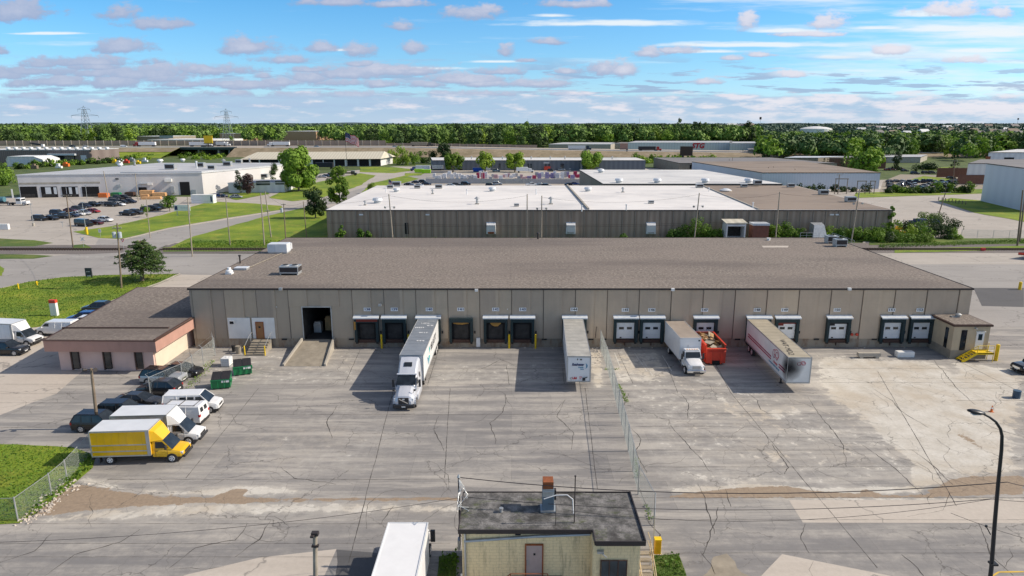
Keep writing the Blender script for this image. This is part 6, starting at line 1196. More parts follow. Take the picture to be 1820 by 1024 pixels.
# brown clad warehouse
A,B=(-48,176.0),(98.5,176.0); zb=7.0
t,Rm,_,_=b=building('clad_warehouse','wide brown ribbed metal warehouse with white membrane roof behind the gravel roofed one',[A,B,(101.5,246),(-48.3,246)],zb,'corrb','whiteroof')
m=MB(); x=1.0
while x<146: m.box(x,x+.16,-.22,-.01,0.1,zb-.1); m.box(x-.02,x+.18,-.30,-.221,zb-1.5,zb-.2); x+=3.35/1.02
m.build('wall_rib',M['rib'],t)
m=MB(Matrix.Translation((48,-176,0))); m.prism([(64,176.3),(98.3,176.3),(101.2,245.8),(68,245.8)],zb+.301,zb+.33); m.build('brown_roof_area',M['brownroof'],t)
m=MB(Matrix.Translation((48,-176,0))); m.box(19.5,20,176.3,245.8,zb+.3,zb+.75); m.prism([(63.6,176.3),(64,176.3),(68,245.8),(67.6,245.8)],zb+.3,zb+.6); m.build('roof_divider',M['conc'],t)
m=MB(Matrix.Translation((48,-176,0))); m.prism([(-8,200),(18,178),(19,240),(10,244),(4,215)],zb+.302,zb+.315); 
for k,(px,mm) in enumerate(((873,'white'),(1014,'white'),(1156,'bluewall'))):
    s,z=WP(px,412,A,B); m=MB(); m.add([(s-1.25,-.9,1.1),(s+1.25,-.9,1.1),(s+1.1,-1.1,3.4),(s-1.1,-1.1,3.4),(s-1.25,-.01,1.1),(s+1.25,-.01,1.1),(s+1.25,-.01,4.1),(s-1.25,-.01,4.1)],[(0,1,2,3),(3,2,6,7),(0,3,7,4),(1,5,6,2)]); o=m.build('loading_hood',M['whitemetal'],t); m=MB(); m.box(s-.8,s+.8,-1.12,-1.05,1.2,1.7); m.build('hood_opening',M['rust' if k==0 else 'steel'],o)
s,z=WP(723,412,A,B); m=MB(); m.box(s-.45,s+.45,-.15,-.01,1,3.9); m.build('wall_opening',M['dark'],t)
for px in (642,760,1478,1488): 
    s,z=WP(px,381,A,B); m=MB(); m.box(s-.5,s+.5,-.3,-.01,z-.25,z+.1); m.build('wall_lamp',M['whitemetal'],t)
# green creeper edge handled with plants
# sheds against it
t_=thing('loading_shed','small white shed with ribbed roof and dark open front by the railway','shed',(W(1305,421,169.5)[0],169.5,1.2)); MB().box(-2.4,-2.1,-1,2.5,-1.2,3.6).box(2.1,2.4,-1,2.5,-1.2,3.6).box(-2.1,2.1,2.3,2.5,-1.2,3.6).box(-2.1,2.1,-1,-.9,2.9,3.4).build('wall',M['whitewall'],t_); MB().add([(-2.7,-1.3,3.6),(2.7,-1.3,3.6),(2.7,2.8,4.1),(-2.7,2.8,4.1),(-2.7,-1.3,3.75),(2.7,-1.3,3.75),(2.7,2.8,4.25),(-2.7,2.8,4.25)],[(0,3,2,1),(4,5,6,7),(0,1,5,4),(1,2,6,5),(2,3,7,6),(3,0,4,7)]).build('roof',M['metalroof'],t_); MB().box(-2.05,2.05,1.9,2.2,0,2.9).build('dark_interior',M['inside'],t_)
t_=thing('rusty_shed','rust brown metal shed with flat pale roof right of the white shed','shed',(W(1349,420,169.5)[0],169.5,1.3)); MB().box(-2,2,-1,2,-1.3,3.0).build('wall',mat('red_brown_cladding',(.19,.075,.05),.8,0,.2,1),t_); MB().box(-2.1,2.1,-1.1,2.1,3.003,3.5).build('roof',M['canopy'],t_)
t_=thing('duct_hood','grey metal duct hood leaning on the brown wall behind the air conditioners','duct',(W(1454,415,171.5)[0],171.5,.8)); MB().add([(-1.8,-1.5,0),(1.8,-1.5,0),(1.8,1.8,0),(-1.8,1.8,0),(-1.3,-.2,3.2),(1.3,-.2,3.2),(1.5,1.8,3.6),(-1.5,1.8,3.6)],[(0,1,5,4),(1,2,6,5),(2,3,7,6),(3,0,4,7),(4,5,6,7)]).build('hood_shell',M['steel'],t_)
# raised rear block
zr=7.6; bk=building('rear_block','white roofed rear block behind the brown clad warehouse with a dark left wall',[(32.8,247),(97,247),(88,322),(31.5,322)],zr,'greyroof' if False else 'concd','whiteroof2')
# roof gear on the clad warehouse
def gear(kind,px,py,zz,lab,s=1.0,cat=None):
    x,y=G(px,py,zz)
    if kind=='ac': 
        t=thing('rooftop_air_conditioner',lab,'air conditioner',(x,y,zz)); MB().box(-1.5*s,1.5*s,-1*s,1*s,.3,1.7*s).build('casing',M['steel'],t); MB().box(-1.3*s,1.3*s,-1*s-.03,-1*s,.5,1.4*s).build('grille',M['coping'],t); MB().box(-1.4*s,1.4*s,-.9*s,.9*s,0,.3).build('kerb_base',M['conc'],t)
    elif kind=='fan':
        t=thing('roof_fan',lab,'exhaust fan',(x,y,zz)); MB().cyl((0,0,0),(0,0,.7*s),.9*s,.9*s,16).build('base',M['steel'],t); MB().cyl((0,0,.7*s),(0,0,1.3*s),1.3*s,1.1*s,16).cyl((0,0,1.3*s),(0,0,1.5*s),1.1*s,.3,16).build('hood',M['whitemetal'],t)
    elif kind=='vent':
        t=thing('roof_vent',lab,'roof vent',(x,y,zz)); MB().cyl((0,0,0),(0,0,1.4*s),.3*s,None,10).build('pipe',M['steel'],t); MB().cyl((0,0,1.4*s),(0,0,1.9*s),.75*s,.1,12).build('cap',M['steel'],t); MB().box(-.5*s,.5*s,-.5*s,.5*s,0,.25).build('base',M['conc'],t)
    elif kind=='pipe':
        o=MB().cyl((0,0,0),(0,0,1.3*s),.14*s,None,8).cyl((0,0,1.2*s),(0,0,1.4*s),.22*s,None,8).build('vent_pipe',M['whitemetal']); o.location=(x,y,zz); tag(o,lab,'vent pipe')
    elif kind=='dome':
        t=thing('roof_skylight',lab,'skylight',(x,y,zz)); MB().cyl((0,0,0),(0,0,.35),1.6*s,1.6*s,18).build('base',M['conc'],t); MB().cyl((0,0,.35),(0,0,.9),1.6*s,.6*s,18).build('dome',M['whitemetal'],t)
for a in (('ac',705,331,zb+.3,'large grey air conditioner at the back left of the white roof'),('ac',694,335,zb+.3,'smaller unit left of the large one at the back left of the white roof',.7),('fan',705,341,zb+.3,'white round fan on a block near the back left of the white roof',.9),('fan',671,361,zb+.3,'low round fan near the left pole on the white roof',1.1),('vent',649,365,zb+.3,'small vent at the left edge of the white roof',.7),('pipe',686,342,zb+.3,'slim pipe left of the white round fan',1),
  ('ac',742,335,zb+.3,'grey unit second from the back left corner of the white roof',.7),('ac',780,335,zb+.3,'boxy grey unit midway along the back edge of the white roof',.8),('vent',769,345,zb+.3,'dark square vent left of the middle of the white roof',.8),('fan',875,340,zb+.3,'tall white fan by the middle of the white roof back edge',1.0),('vent',848,363,zb+.3,'hooded vent on the white roof, left of the two bare poles',1.1),('vent',979,363,zb+.3,'hooded vent on the white roof, right of the two bare poles',1.1),
  ('ac',918,367,zb+.3,'low grey hatch unit between the hooded vents',.45),('fan',1045,340,zb+.3,'white fan just right of the roof divider',1.0),('vent',1107,342,zb+.3,'hooded vent on the right part of the white roof',.9),('ac',1157,362,zb+.3,'low crumpled vent near the front of the white roof',.5),('ac',1243,334,zb+.3,'pale unit at the seam of the white and brown roofs',.8),('dome',1290,340,zb+.34,'round pale skylight on the brown roof',1.2),('ac',1322,333,zb+.34,'small unit at the back of the brown roof',.7),
  ('ac',1405,333,zb+.34,'dark unit at the back right of the brown roof',.8),('ac',1463,346,zb+.34,'dark low unit on the right side of the brown roof',.9),('ac',1511,359,zb+.34,'dark low unit nearest the right edge of the brown roof',.9),('pipe',830,346,zb+.3,'slim pipe left of the tall white fan',1.2),('pipe',953,346,zb+.3,'slim pipe right of the tall white fan',1.2),('pipe',1034,376,zb+.3,'slim pipe at the front end of the roof divider',1.1),('pipe',1113,374,zb+.3,'slim pipe near the front edge, right half of the white roof',1.1),('pipe',1338,370,zb+.3,'white pipe at the front seam to the brown roof',1.1),('pipe',1260,341,zb+.3,'white pipe at the back seam to the brown roof',1.0),
  ('fan',1068,307,zr+.3,'small grey fan on the rear block, far left',1.2),('fan',1100,325,zr+.3,'grey fan on the rear block, second from left',1.2),('fan',1168,325,zr+.3,'grey fan on the rear block, middle',1.2),('fan',1253,325,zr+.3,'grey fan on the rear block, right of middle',1.2),('fan',1330,325,zr+.3,'grey fan on the rear block near its right end',1.2),('ac',1346,328,zr+.3,'long pale unit at the front right of the rear block',.9)):
    gear(*a)
# B1 white dock building on the left
b=building('dock_building','big pale block building with pale blue roof and dark truck docks, left',[(-196,273),(-128.6,286),(-106,348),(-181,356)],8.9,'b1wall','b1roof',cop='whitemetal'); t=b[0]
feat(b,22,336,22.01,352,'corner',M and 'white')
for px0,px1 in ((35,68),(72,104),(109,141),(145,178)):
    o=feat(b,px0,332,px1,351.7,'truck_opening','dark')
    feat(b,px0+3,345,px1-5,350,'trailer_inside','inside',.16,.12,o)
for px0,px1 in ((80,92),(95,102),(117,119.5),(122,129),(134,140)): feat(b,px0,333,px1,345,'inner_panel','canopy',.15,.13)
feat(b,319,323.5,339,347.5,'open_door','dark'); feat(b,246,333,262,344,'open_door','dark'); feat(b,293,318,306,323,'canopy','white',1.0); feat(b,303,331,311,343,'wall_unit','steel',.5); feat(b,341,337,349,345,'louvre','steel',.2); feat(b,208,328,215,332,'wall_box','steel',.3); feat(b,205,317,211,319,'wall_box','dark',.2); feat(b,262,325,271,329,'wall_box','white',.3); feat(b,248,326,262,327,'door_canopy','steel',.8)
feat(b,33,325,178,326.2,'stain_band','conc',.05)
m=MB(b[1]); m.box(68,68.9,.2,66,9.2,9.9)
T1=Matrix.Translation((196,-273,0)); m=MB(T1); m.prism([(-160,282),(-128.8,286.5),(-106.5,347.5),(-141,350)],9.16,9.6); m.build('raised_roof',M['b1roof'],t)
for a in (('ac',304,301,9.6,'large white air conditioner at the front of the pale blue roof',1.4),('ac',357,297,9.6,'large grey air conditioner right of the biggest one on the pale blue roof',1.2),('ac',377,301,9.6,'dark fronted air conditioner near the right edge of the pale blue roof',1.0),('fan',285,289,9.3,'fan at the back middle of the pale blue roof',1.2),('fan',214,296,9.3,'small fan on the left part of the pale blue roof',1.0),('vent',240,294,9.3,'vent stack at the left back of the pale blue roof',1.3),('ac',405,295,9.6,'unit near the back right of the pale blue roof',1.2),('ac',425,290,9.6,'unit at the far right back corner of the pale blue roof',1.0),('vent',398,294,9.6,'vent stack among the units at the back right of the pale blue roof',1.6),('pipe',350,299,9.6,'thin pipe in front of the grey unit on the pale blue roof',2.2),('fan',325,287,9.6,'fan at the far back edge of the pale blue roof',1.0),('vent',444,289,9.6,'vent stack at the far right end of the pale blue roof',1.2)): gear(*a)
b=building('office_wing','low white office wing with dark windows beside the big round tree',[(-121,293),(-98,296),(-99,310),(-121,312)],4.0,'whitewall','b1roof',cop='whitemetal',cat='building'); feat(b,455,322,480,329,'window_band','glassb'); feat(b,489,322,505,328,'window_band','glassb'); gear('ac',470,316,4.3,'pale unit on the roof of the white office wing',1.1); gear('ac',452,313,4.3,'second pale unit on the roof of the white office wing',1.0)
# lumber, small white office box, tanker
t=thing('white_cabin','white flat roofed cabin at the edge of the left lot','cabin',G(362,361)); MB().box(-4,4.2,-1.2,1.6,0,3.0).build('wall',M['whiteclean'],t); MB().box(-4.1,4.3,-1.3,1.7,3.003,3.15).build('roof',M['white'],t); MB().box(3.2,3.8,-1.24,-1.2,.6,2.6).build('door',M['navy'],t)
for k,(px,py,w,d,h,l) in enumerate(((262,349,5,2.6,2.4,'left large stack of fresh orange lumber'),(284,349,5,2.4,1.5,'right stack of fresh orange lumber'),(270,354,7,2.2,.9,'low front stack of fresh orange lumber'),(276,345,4,2,2.0,'rear stack of fresh orange lumber'),(258,353,3,1.6,1.6,'small front left stack of fresh orange lumber'))):
    m=MB(); n=max(2,int(h/.4))
    for q in range(n): m.box(-w/2+.1*(q%2),w/2-.15*((q+k)%2),-d/2,d/2,q*h/n+.04,(q+1)*h/n)
    o=m.build('lumber_stack',M['lumber']); o.location=(*G(px,py),0); o.rotation_euler=(0,0,R(10)); tag(o,l+' by the pale dock building','lumber')
for px,py,mt,l in ((185,351,'orange','orange roll of material by the dock openings'),(207,350,'green','dark green bin against the pale dock building'),(232,349,'brown','brown crates against the pale dock building')):
    o=MB().box(-1.8,1.8,-1,1,0,1.6).box(-1.6,1.6,-.8,.8,1.6,1.8).build('storage_bin',M[mt],bevel=.08); o.location=(*G(px,py),0); tag(o,l,'bin')
t=thing('flatbed_truck','white cab truck with a blue tank load at the far left edge of the lot','truck',G(22,365),0); MB().box(-9,-2,-1.2,1.2,1.0,1.3).build('bed',M['blackpl'],t); MB().cyl((-9,0,2.2),(-2.5,0,2.2),.95,.95,14).build('tank',mat('blue_tank',(.08,.2,.25),.5),t); MB().box(2.2,4.2,-1.2,1.2,.6,2.7).build('cab',pm('white'),t,bevel=.1); MB().box(4.2,6.0,-1.0,1.0,.6,1.6).build('hood',pm('white'),t,bevel=.1); MB().box(2.5,3.9,-1.22,-1.201,1.7,2.4).box(4.2,4.22,-1,1,1.75,2.4).build('cab_window',M['glass'],t); MB().box(-9,4.2,-.4,.4,.6,1.0).build('chassis',M['blackpl'],t); wheels(t,(5.0,-.5,-7.5),1.15,.5,.35,'wheelwhite')
t=thing('white_block_sign','white concrete barrier at the left picture edge beyond the railway','barrier',G(3,408)); MB().box(-3,2.2,-.4,.4,0,1.6).build('barrier_body',M['white'],t,bevel=.1)
# metal shed far left with dark doors + dark clad building
b=building('clad_building','dark brown clad building with dock doors and many white roof vents at the far left',[(-400,520),(-316,520),(-312,552),(-400,552)],9.3,'darkclad','whiteroof2',cop='whitemetal'); 
for k,(a,c) in enumerate(((90,98),(103,116),(131,135),(143,155))): feat(b,a,276,c,289,'dock_door','dark' if k in(0,1,2) else 'canopy')
feat(b,88,273,137,276,'canopy','canopy',3.0)
for k in range(14):
    px=15+k*13.5; gear('fan',px,266.2,9.6,'white roof vent number %s from the left on the dark clad building'%['one','two','three','four','five','six','seven','eight','nine','ten','eleven','twelve','thirteen','fourteen'][k],1.3)
t=thing('gabled_shed','white shed with chamfered roof and blue grey doors at the far left','shed',(*G(13,296),0)); x0,y0=G(13,296); T_=Matrix.Translation((-x0,-y0,0)); wA=G(15,296)[0]-G(13,296)[0]
prof=[(0,0),(0,4.2),(1.5,6.6),(19,6.6),(25,4.6),(26.5,0)]
q=MB(); q.yprism([(x,z) for x,z in prof],0,18); q.build('wall',M['whitewall'],t); q=MB(); q.yprism([(-.2,4.2),(1.3,6.8),(19.2,6.8),(25.2,4.7),(25,4.61),(19,6.61),(1.5,6.61),(0,4.2)],-.3,18.3); q.build('roof',M['white'],t); q=MB(); q.box(3,15.5,-.1,-.01,.2,4.6); q.build('door',M['bluewall'],t); q=MB(); q.box(16.5,22.5,-.1,-.01,0,3.2); q.build('door_opening',M['dark'],t)
b=building('brick_shed','dark purple brick shed cut by the left picture edge',[(-360,385),(G(-20,300)[0]-8,398),(G(8,300)[0],420),(-360,420)],8.0,'darkclad','greyroof',cat='shed')
for k,(px,py,mt) in enumerate(((118,296,'orange'),(105,299,'white'),(62,300,'wood'),(205,290,'yellow'),(215,288,'bluewall'),(225,290,'red'),(235,287,'steel'),(245,291,'yellow'),(258,288,'bluewall'),(212,292,'white'))):
    r_=random.Random(k); o=MB().box(-2,2,-1,1,0,1.2+r_.random()).box(-1.2,.6,-.8,.8,1.2,2.2+r_.random()).build('yard_machine',M[mt],bevel=.1); o.location=(*G(px,py),0); tag(o,['orange loader beside the white shed','white skip beside the orange loader','brown scrap pile in front of the white shed','yellow machine, leftmost in the equipment yard','pale blue machine in the equipment yard','red machine in the equipment yard','grey machine in the equipment yard','second yellow machine in the equipment yard','pale blue machine, rightmost in the equipment yard','white machine in front of the yellow one'][k],'machinery')
# B2 long pale metal roof shed
A=G(432,292); A=(-182,470); B=(-92,480); b=building('open_bay_shed','long shed with cream ribbed metal roof and dark open bays behind the big round tree',[A,B,(-88,512),(-186,502)],4.8,'whitewall','metalroof',cat='shed',copw=.6); t=b[0]
m=MB(Matrix.Translation((-A[0],-A[1],0))); a_,b_,c_,d_=(-184,468.5),(-90.5,478.5),(-86,513),(-188,503); r1=((-186+8),(486)); r2=(-91,496.5)
m.add([(*a_,5.0),(*b_,5.0),(*c_,5.0),(*d_,5.0),(*r1,9.3),(*r2,9.3)],[(0,1,5,4),(1,2,5),(2,3,4,5),(3,0,4)]); m.build('pitched_roof',M['metalroof'],t)
for px in (556,575,595,617,638,659): feat(b,px,283,px+18,295,'open_bay','dark',.15)
for px0,px1 in ((430,460),(462,495)): feat(b,px0,282.5,px1,290,'open_bay','dark',.15)
# B4 long blue grey office
b=building('office_building','long low blue grey building with white roof behind the pallet yard',[(-50,436),(84,436),(84,470),(-55,470)],6.0,'greywall','whiteroof2',cat='building',cop='logoblk')
for px in (888,939,944,970,976,998,1001): feat(b,px-1.6,291,px+1.6,299,'window','glassb')
feat(b,966,288,976,291,'sign_panel','steel'); feat(b,967,296,978,302,'red_awning','red',1.2); feat(b,816,300,822,305,'door','dark'); feat(b,1032,287,1034,303,'downpipe','steel'); feat(b,864,293,872,306,'wall_panel','canopy')
for k,px in enumerate((838,893,944,978,1004,1063,1088)): gear('vent',px,283,6.3,'small vent on the white roof of the long blue grey building, %s from the left'%['first','second','third','fourth','fifth','sixth','seventh'][k],1.0)
# right hand buildings
b=building('blue_warehouse','pale blue clad warehouse with brown built up roof right of the rear block',[(113,311),(166,311),(170,405),(104,400)],7.1,'bluewall','brownroof',cop='coping')
for k,px in enumerate((1318,1328,1338,1348)): pass
b=building('grey_roof_building','low building with wide grey roof behind the pale blue warehouse',[(98,405),(190,405),(175,470),(96,470)],6.0,'concd','greyroof'); feat(b,1226,293,1250,300,'opening','dark')
b=building('tall_white_building','tall windowless white building cut by the right picture edge',[(172.5,228),(300,228),(300,262),(179.5,262)],14.0,'bluewall','greyroof',cat='building')
b=building('white_warehouse','white two level warehouse with brick base behind the tall white building',[(220,334),(330,334),(330,370),(250,370)],9.9,'whitewall','greyroof'); feat(b,1703,311,1765,327,'brick_base','brick',.3); feat(b,1778,312,1780,330,'dock_door','dark')
b=building('upper_white_block','upper white block with two dark windows right of the treeline',[(264,385),(400,385),(400,430),(312,430)],13.0,'whitewall','whiteroof2',cat='building'); feat(b,1752,278,1760,283,'window','rust'); feat(b,1785,280,1802,283,'window','dark')
o=MB().box(0,38,0,.6,0,5.0).build('brick_screen_wall',M['brick']); o.location=(*G(1665,315),0); tag(o,'dark brick screen wall left of the white two level warehouse','wall')
b=building('brown_office','low brown brick building with grey roof behind the round green tree',[(G(1497,303)[0],455),(G(1603,303)[0],455),(G(1600,303)[0],480),(235,480)],6.5,'brick','greyroof',cat='building')
b=building('grey_shed','long grey shed with pale wall between the spruces and the brown building',[(G(1430,303)[0],470),(G(1495,303)[0],470),(240,490),(200,490)],6,'concd','canopy',cat='shed')
b=building('solar_roof_building','long building with bluish striped low roof in front of the right treeline',[(G(1612,295)[0],520),(G(1692,295)[0],520),(335,560),(300,560)],4.0,'conc',m_corr and 'b1roof',cat='building')
# buildings beyond the highway
def farb(px0,px1,pyb,h,Y,d,wall,roof,name,label,cat='warehouse'):
    A=(W(px0,pyb,Y)[0],Y); B=(W(px1,pyb,Y)[0],Y); return building(name,label,[A,B,(B[0]+d*.3,Y+d),(A[0]+d*.3,Y+d)],h,wall,roof,cop='whitemetal' ,cat=cat,copw=.3)
b=farb(1115,1300,275,8,760,70,'whitewall','b1roof','sign_warehouse','long white warehouse with red STG letters beyond the highway'); t,Rm,A,B=b
s,z=WP(1240,265,A,B); o=text('lettering','STG',7.5,Rm@Matrix.Translation((s,-.35,4.6))@Matrix.Rotation(R(90),4,'X'),M['logored'],t,bold=.3,shear=.2,ext=.1)
for k in range(14): 
    a=1120+k*13; 
    if abs(a-1240)>14: feat(b,a,269,a+9,270.6,'window_strip','coping')
b=farb(1296,1345,276,8,740,60,'whitewall','b1roof','corner_warehouse','white gabled warehouse end at the right of the lettered warehouse')
b=farb(975,1085,272,6,770,70,'conc','b1roof','grey_warehouse','low grey warehouse with pale rough roof beyond the highway, centre')
b=farb(1085,1118,270,6,800,50,'conc','greyroof','grey_annex','small grey building left of the red billboard')
b=farb(243,300,248,11,960,50,'concd','white','white_plant','left white industrial building beyond the highway'); b=farb(262,375,249,8,900,60,'white','white','white_plant','long bright white industrial building beyond the highway'); feat(b,283,241,308,246,'window_band','steel')
b=farb(391,432,245,12,1150,60,'tanwall','white','white_plant','cream industrial building beyond the overpass')
b=farb(505,562,243,15,1200,70,'tanwall','white','tan_plant','tan industrial building with white roof beyond the highway'); b=farb(440,510,241,12,1300,70,'concd','white','white_plant','grey industrial building left of the tan one'); b=farb(520,640,236,14,1700,80,'white','white','white_plant','farthest long white industrial building left of the woods')
b=farb(1565,1605,252,9,900,40,'darkclad','greyroof','far_building','brown roofed building among the trees at the right'); b=farb(1690,1718,270,7,640,20,'brick','greyroof','far_building','small brick building in the right treeline')
b=farb(1330,1420,285,5,640,30,'concd','greyroof','far_building','low grey building among the trees right of the lettered warehouse'); b=farb(1610,1660,262,6,760,30,'conc','greyroof','far_building','pale low building in the trees at the right'); b=farb(1480,1600,275,5,700,20,'conc','canopy','far_building','long pale low shed in front of the right treeline')
t=thing('domed_building','white domed roof building in the far trees at the right','building',(W(1450,232,1500)[0],1500)); MB().cyl((0,0,0),(0,0,17),32,32,28).build('wall',M['white'],t); MB().cyl((0,0,17),(0,0,20),32,22,28).cyl((0,0,20),(0,0,22),22,6,28).build('roof',M['white'],t)
# far houses, right
HC=['white','tanwall','brick','conc','bluewall','concd']; rh=random.Random(11); k=0
WN=['white','tan','brick red','pale grey','pale blue','weathered grey']
for px,py in [(1560,246),(1572,240),(1585,247),(1597,241),(1610,246),(1622,239),(1560,238),(1640,245),(1655,240),(1668,246),(1680,238),(1692,243),(1705,246),(1716,238),(1728,243),(1740,247),(1752,239),(1763,244),(1775,247),(1786,240),(1797,245),(1808,248),(1818,241),(1605,236),(1648,234),(1700,233),(1755,233),(1800,234),(1530,241),(1545,236),(1283,237),(1300,234),(1330,235),(1315,232),(1240,236)]:
    Y=29.1/math.tan(PT-math.atan((512-py)/F)); Y=min(Y,2600); x=W(px,py,Y)[0]; s=rh.uniform(.8,1.3)*Y/900; c=rh.randrange(6); w,d,h=10*s,8*s,5.5*s**.5+Y/300
    t=thing('far_house','%s house with %s roof in the far trees, %s'%(WN[c],('dark','pale','rusty')[k%3],('right end' if px>1740 else 'middle right' if px>1640 else 'left part') if px>1400 else 'toward the centre'),'house',(x,Y),rh.uniform(-.3,.3),'houses among the far trees')
    MB().box(-w/2,w/2,-d/2,d/2,0,h).build('wall',M[HC[c]],t); q=MB(); rm=('greyroof','white','brownroof')[k%3]; q.add([(-w/2-1,-d/2-1,h),(w/2+1,-d/2-1,h),(w/2+1,d/2+1,h),(-w/2-1,d/2+1,h),(-w/2,0,h+3*s),(w/2,0,h+3*s)],[(0,1,5,4),(1,2,5),(2,3,4,5),(3,0,4)]); q.build('roof',M[rm],t); k+=1
# billboards
def billboard(lab,px,py,w,h,mt,base):
    Y=G(*base)[1]; x,z=W(px,py,Y); t=thing('billboard',lab,'billboard',(G(*base)[0],Y)); dx=x-t.location.x
    MB().box(dx-w/2,dx+w/2,-.4,.4,z-h/2,z+h/2).build('panel',M[mt],t); MB().cyl((0,0,0),(0,0,z-h/2),.7,None,10).build('post',M['coping'],t); MB().box(dx-w/2-.3,dx+w/2+.3,-1.2,-.41,z-h/2-.4,z-h/2).build('catwalk',M['coping'],t)
billboard('dark brown double billboard beyond the grey roof, centre right',1220,268,9,6.2,'brown',(1213,292)); billboard('red faced billboard beside the black trailer truck on the highway',1109,260,7,5,'fascia',(1114,277)); billboard('yellow billboard above the highway overpass',370,248,8,7,'yellow',(372,275)); billboard('orange billboard in front of the right treeline',1556,270,7,4,'tan',(1553,285))
# highway overpass
t=thing('overpass_bridge','highway overpass with dark green girders and concrete piers at the left','bridge',(-275,655,0)); T_=Matrix.Translation((275,-655,0))
MB(T_).box(-301,-249,631,634,5.4,7.0).box(-301,-249,684,687,5.4,7.0).box(-301,-249,634,684,6.4,7.05).build('girder',mat('green_girder',(.03,.06,.05),.7),t)
for x in (-286,-268,-258): MB(T_).box(x,x+1.4,633,685,0,5.4).build('pier',M['conc'],t)
MB(T_).box(-301,-249,630.6,630.9,7.05,8.2).build('parapet',M['conc'],t)
# noise wall on the far highway side
o=thing('noise_wall','long pale brown noise barrier along the far side of the highway','wall',(-200,690,0)); T_=Matrix.Translation((200,-690,0))
m=MB(T_); 
for x in range(-700,10,25): m.box(x,x+24.8,690,690.4,hwz(x)-1,hwz(x)+5.0-(2.6 if x>-130 else 0))
m.build('barrier_panels',mat('barrier_panel',(.33,.26,.21),.9,0,.1,.3),o); m=MB(T_)
for x in range(-700,10,8): m.box(x-.3,x+.3,689.5,689.99,hwz(x)-1,hwz(x)+5.3-(2.6 if x>-130 else 0))
m.build('barrier_posts',M['pale'] if False else M['conc'],o)
o=thing('guard_rail','steel guard rail along the near side of the highway','guard rail',(0,631,0)); T_=Matrix.Translation((0,-631,0)); m=MB(T_)
for x in range(-700,600,25): 
    if not -301<x<-249: m.add([(x,630.8,hwz(x)+.5),(x+25,630.8,hwz(x+25)+.5),(x+25,630.8,hwz(x+25)+1.1),(x,630.8,hwz(x)+1.1)],[(0,1,2,3)])
m.build('rail_beam',M['steel'],o)
# highway traffic
def hx_at(px,py,Y): return W(px,py,Y)[0]
def rig(px,Y,dr,tcol,bcol,lab,L=16,cab='semi_truck'):
    x=hx_at(px,258,Y); z=hwz(x); t=thing('semi_truck',lab,'semi truck',(x,Y,z),0 if dr>0 else math.pi)
    MB().box(-L/2,L/2,-1.3,1.3,1.2,4.1).build('trailer_box',M[bcol],t,bevel=.05); MB().box(L/2+.8,L/2+3.4,-1.25,1.25,.6,3.9).build('cab',pm(tcol),t,bevel=.3); MB().box(L/2+3.4,L/2+5.6,-1.1,1.1,.6,2.1).build('hood',pm(tcol),t,bevel=.3); MB().box(L/2+3.38,L/2+3.45,-1.05,1.05,2.2,3.0).build('windshield',M['glass'],t); MB().box(-L/2+.5,L/2+5,-.5,.5,.7,1.19).build('chassis',M['blackpl'],t); wheels(t,(-L/2+1.5,-L/2+2.8,L/2-.2,L/2+1.2,L/2+4.6),1.25,.52,.4,'wheelwhite',rimlod=False)
rig(262,672,-1,'red','whiteclean','red tractor with white trailer on the highway left of the overpass'); rig(352,668,1,'white','whiteclean','white tractor and grey trailer crossing the overpass'); rig(392,676,1,'white','canopy','second white tractor at the right end of the overpass',8); rig(500,674,-1,'white','whiteclean','white trailer truck on the highway above the open bay shed'); rig(745,676,1,'dgrey','concd','white cab truck with dark flatbed near the woods'); rig(1025,645,1,'navy','canopy','dark tractor with pale trailer on the highway, centre'); rig(1150,650,1,'red','logoblk','red tractor with black trailer on the highway near the red billboard')
for px,Y,k_,c,l in ((128,660,'pickup','black','black pickup on the highway at the far left'),(152,655,'crossover','white','white car behind the black pickup on the highway'),(220,648,'van','white','white van on the highway left of the red tractor'),(362,645,'suv','black','black suv on the overpass under the yellow billboard'),(563,648,'crossover','silver','silver car on the highway left of the flag'),(702,648,'sedan','silver','silver car on the highway right of the flag'),(375,662,'sedan','navy','navy car on the overpass beside the white tractor')):
    x=hx_at(px,258,Y); car(k_,c,l,(x,Y,hwz(x)),0,lod=1)
o=thing('dump_bed','raised dark dump bed on a truck at the far left highway','dump truck',(hx_at(66,258,640),640,hwz(-400))); MB().add([(-6,-1.2,3.6),(4,-1.2,1.6),(4,1.2,1.6),(-6,1.2,3.6),(-6,-1.2,4.6),(4,-1.2,3.2),(4,1.2,3.2),(-6,1.2,4.6)],[(0,3,2,1),(4,5,6,7),(0,1,5,4),(1,2,6,5),(2,3,7,6),(3,0,4,7)]).build('bed',M['logoblk'],o); MB().box(4.3,6.3,-1.2,1.2,.8,3).build('cab',pm('white'),o,bevel=.1); wheels(o,(5,-2,-3.4),1.1,.5,.4,'wheelwhite',rimlod=False)
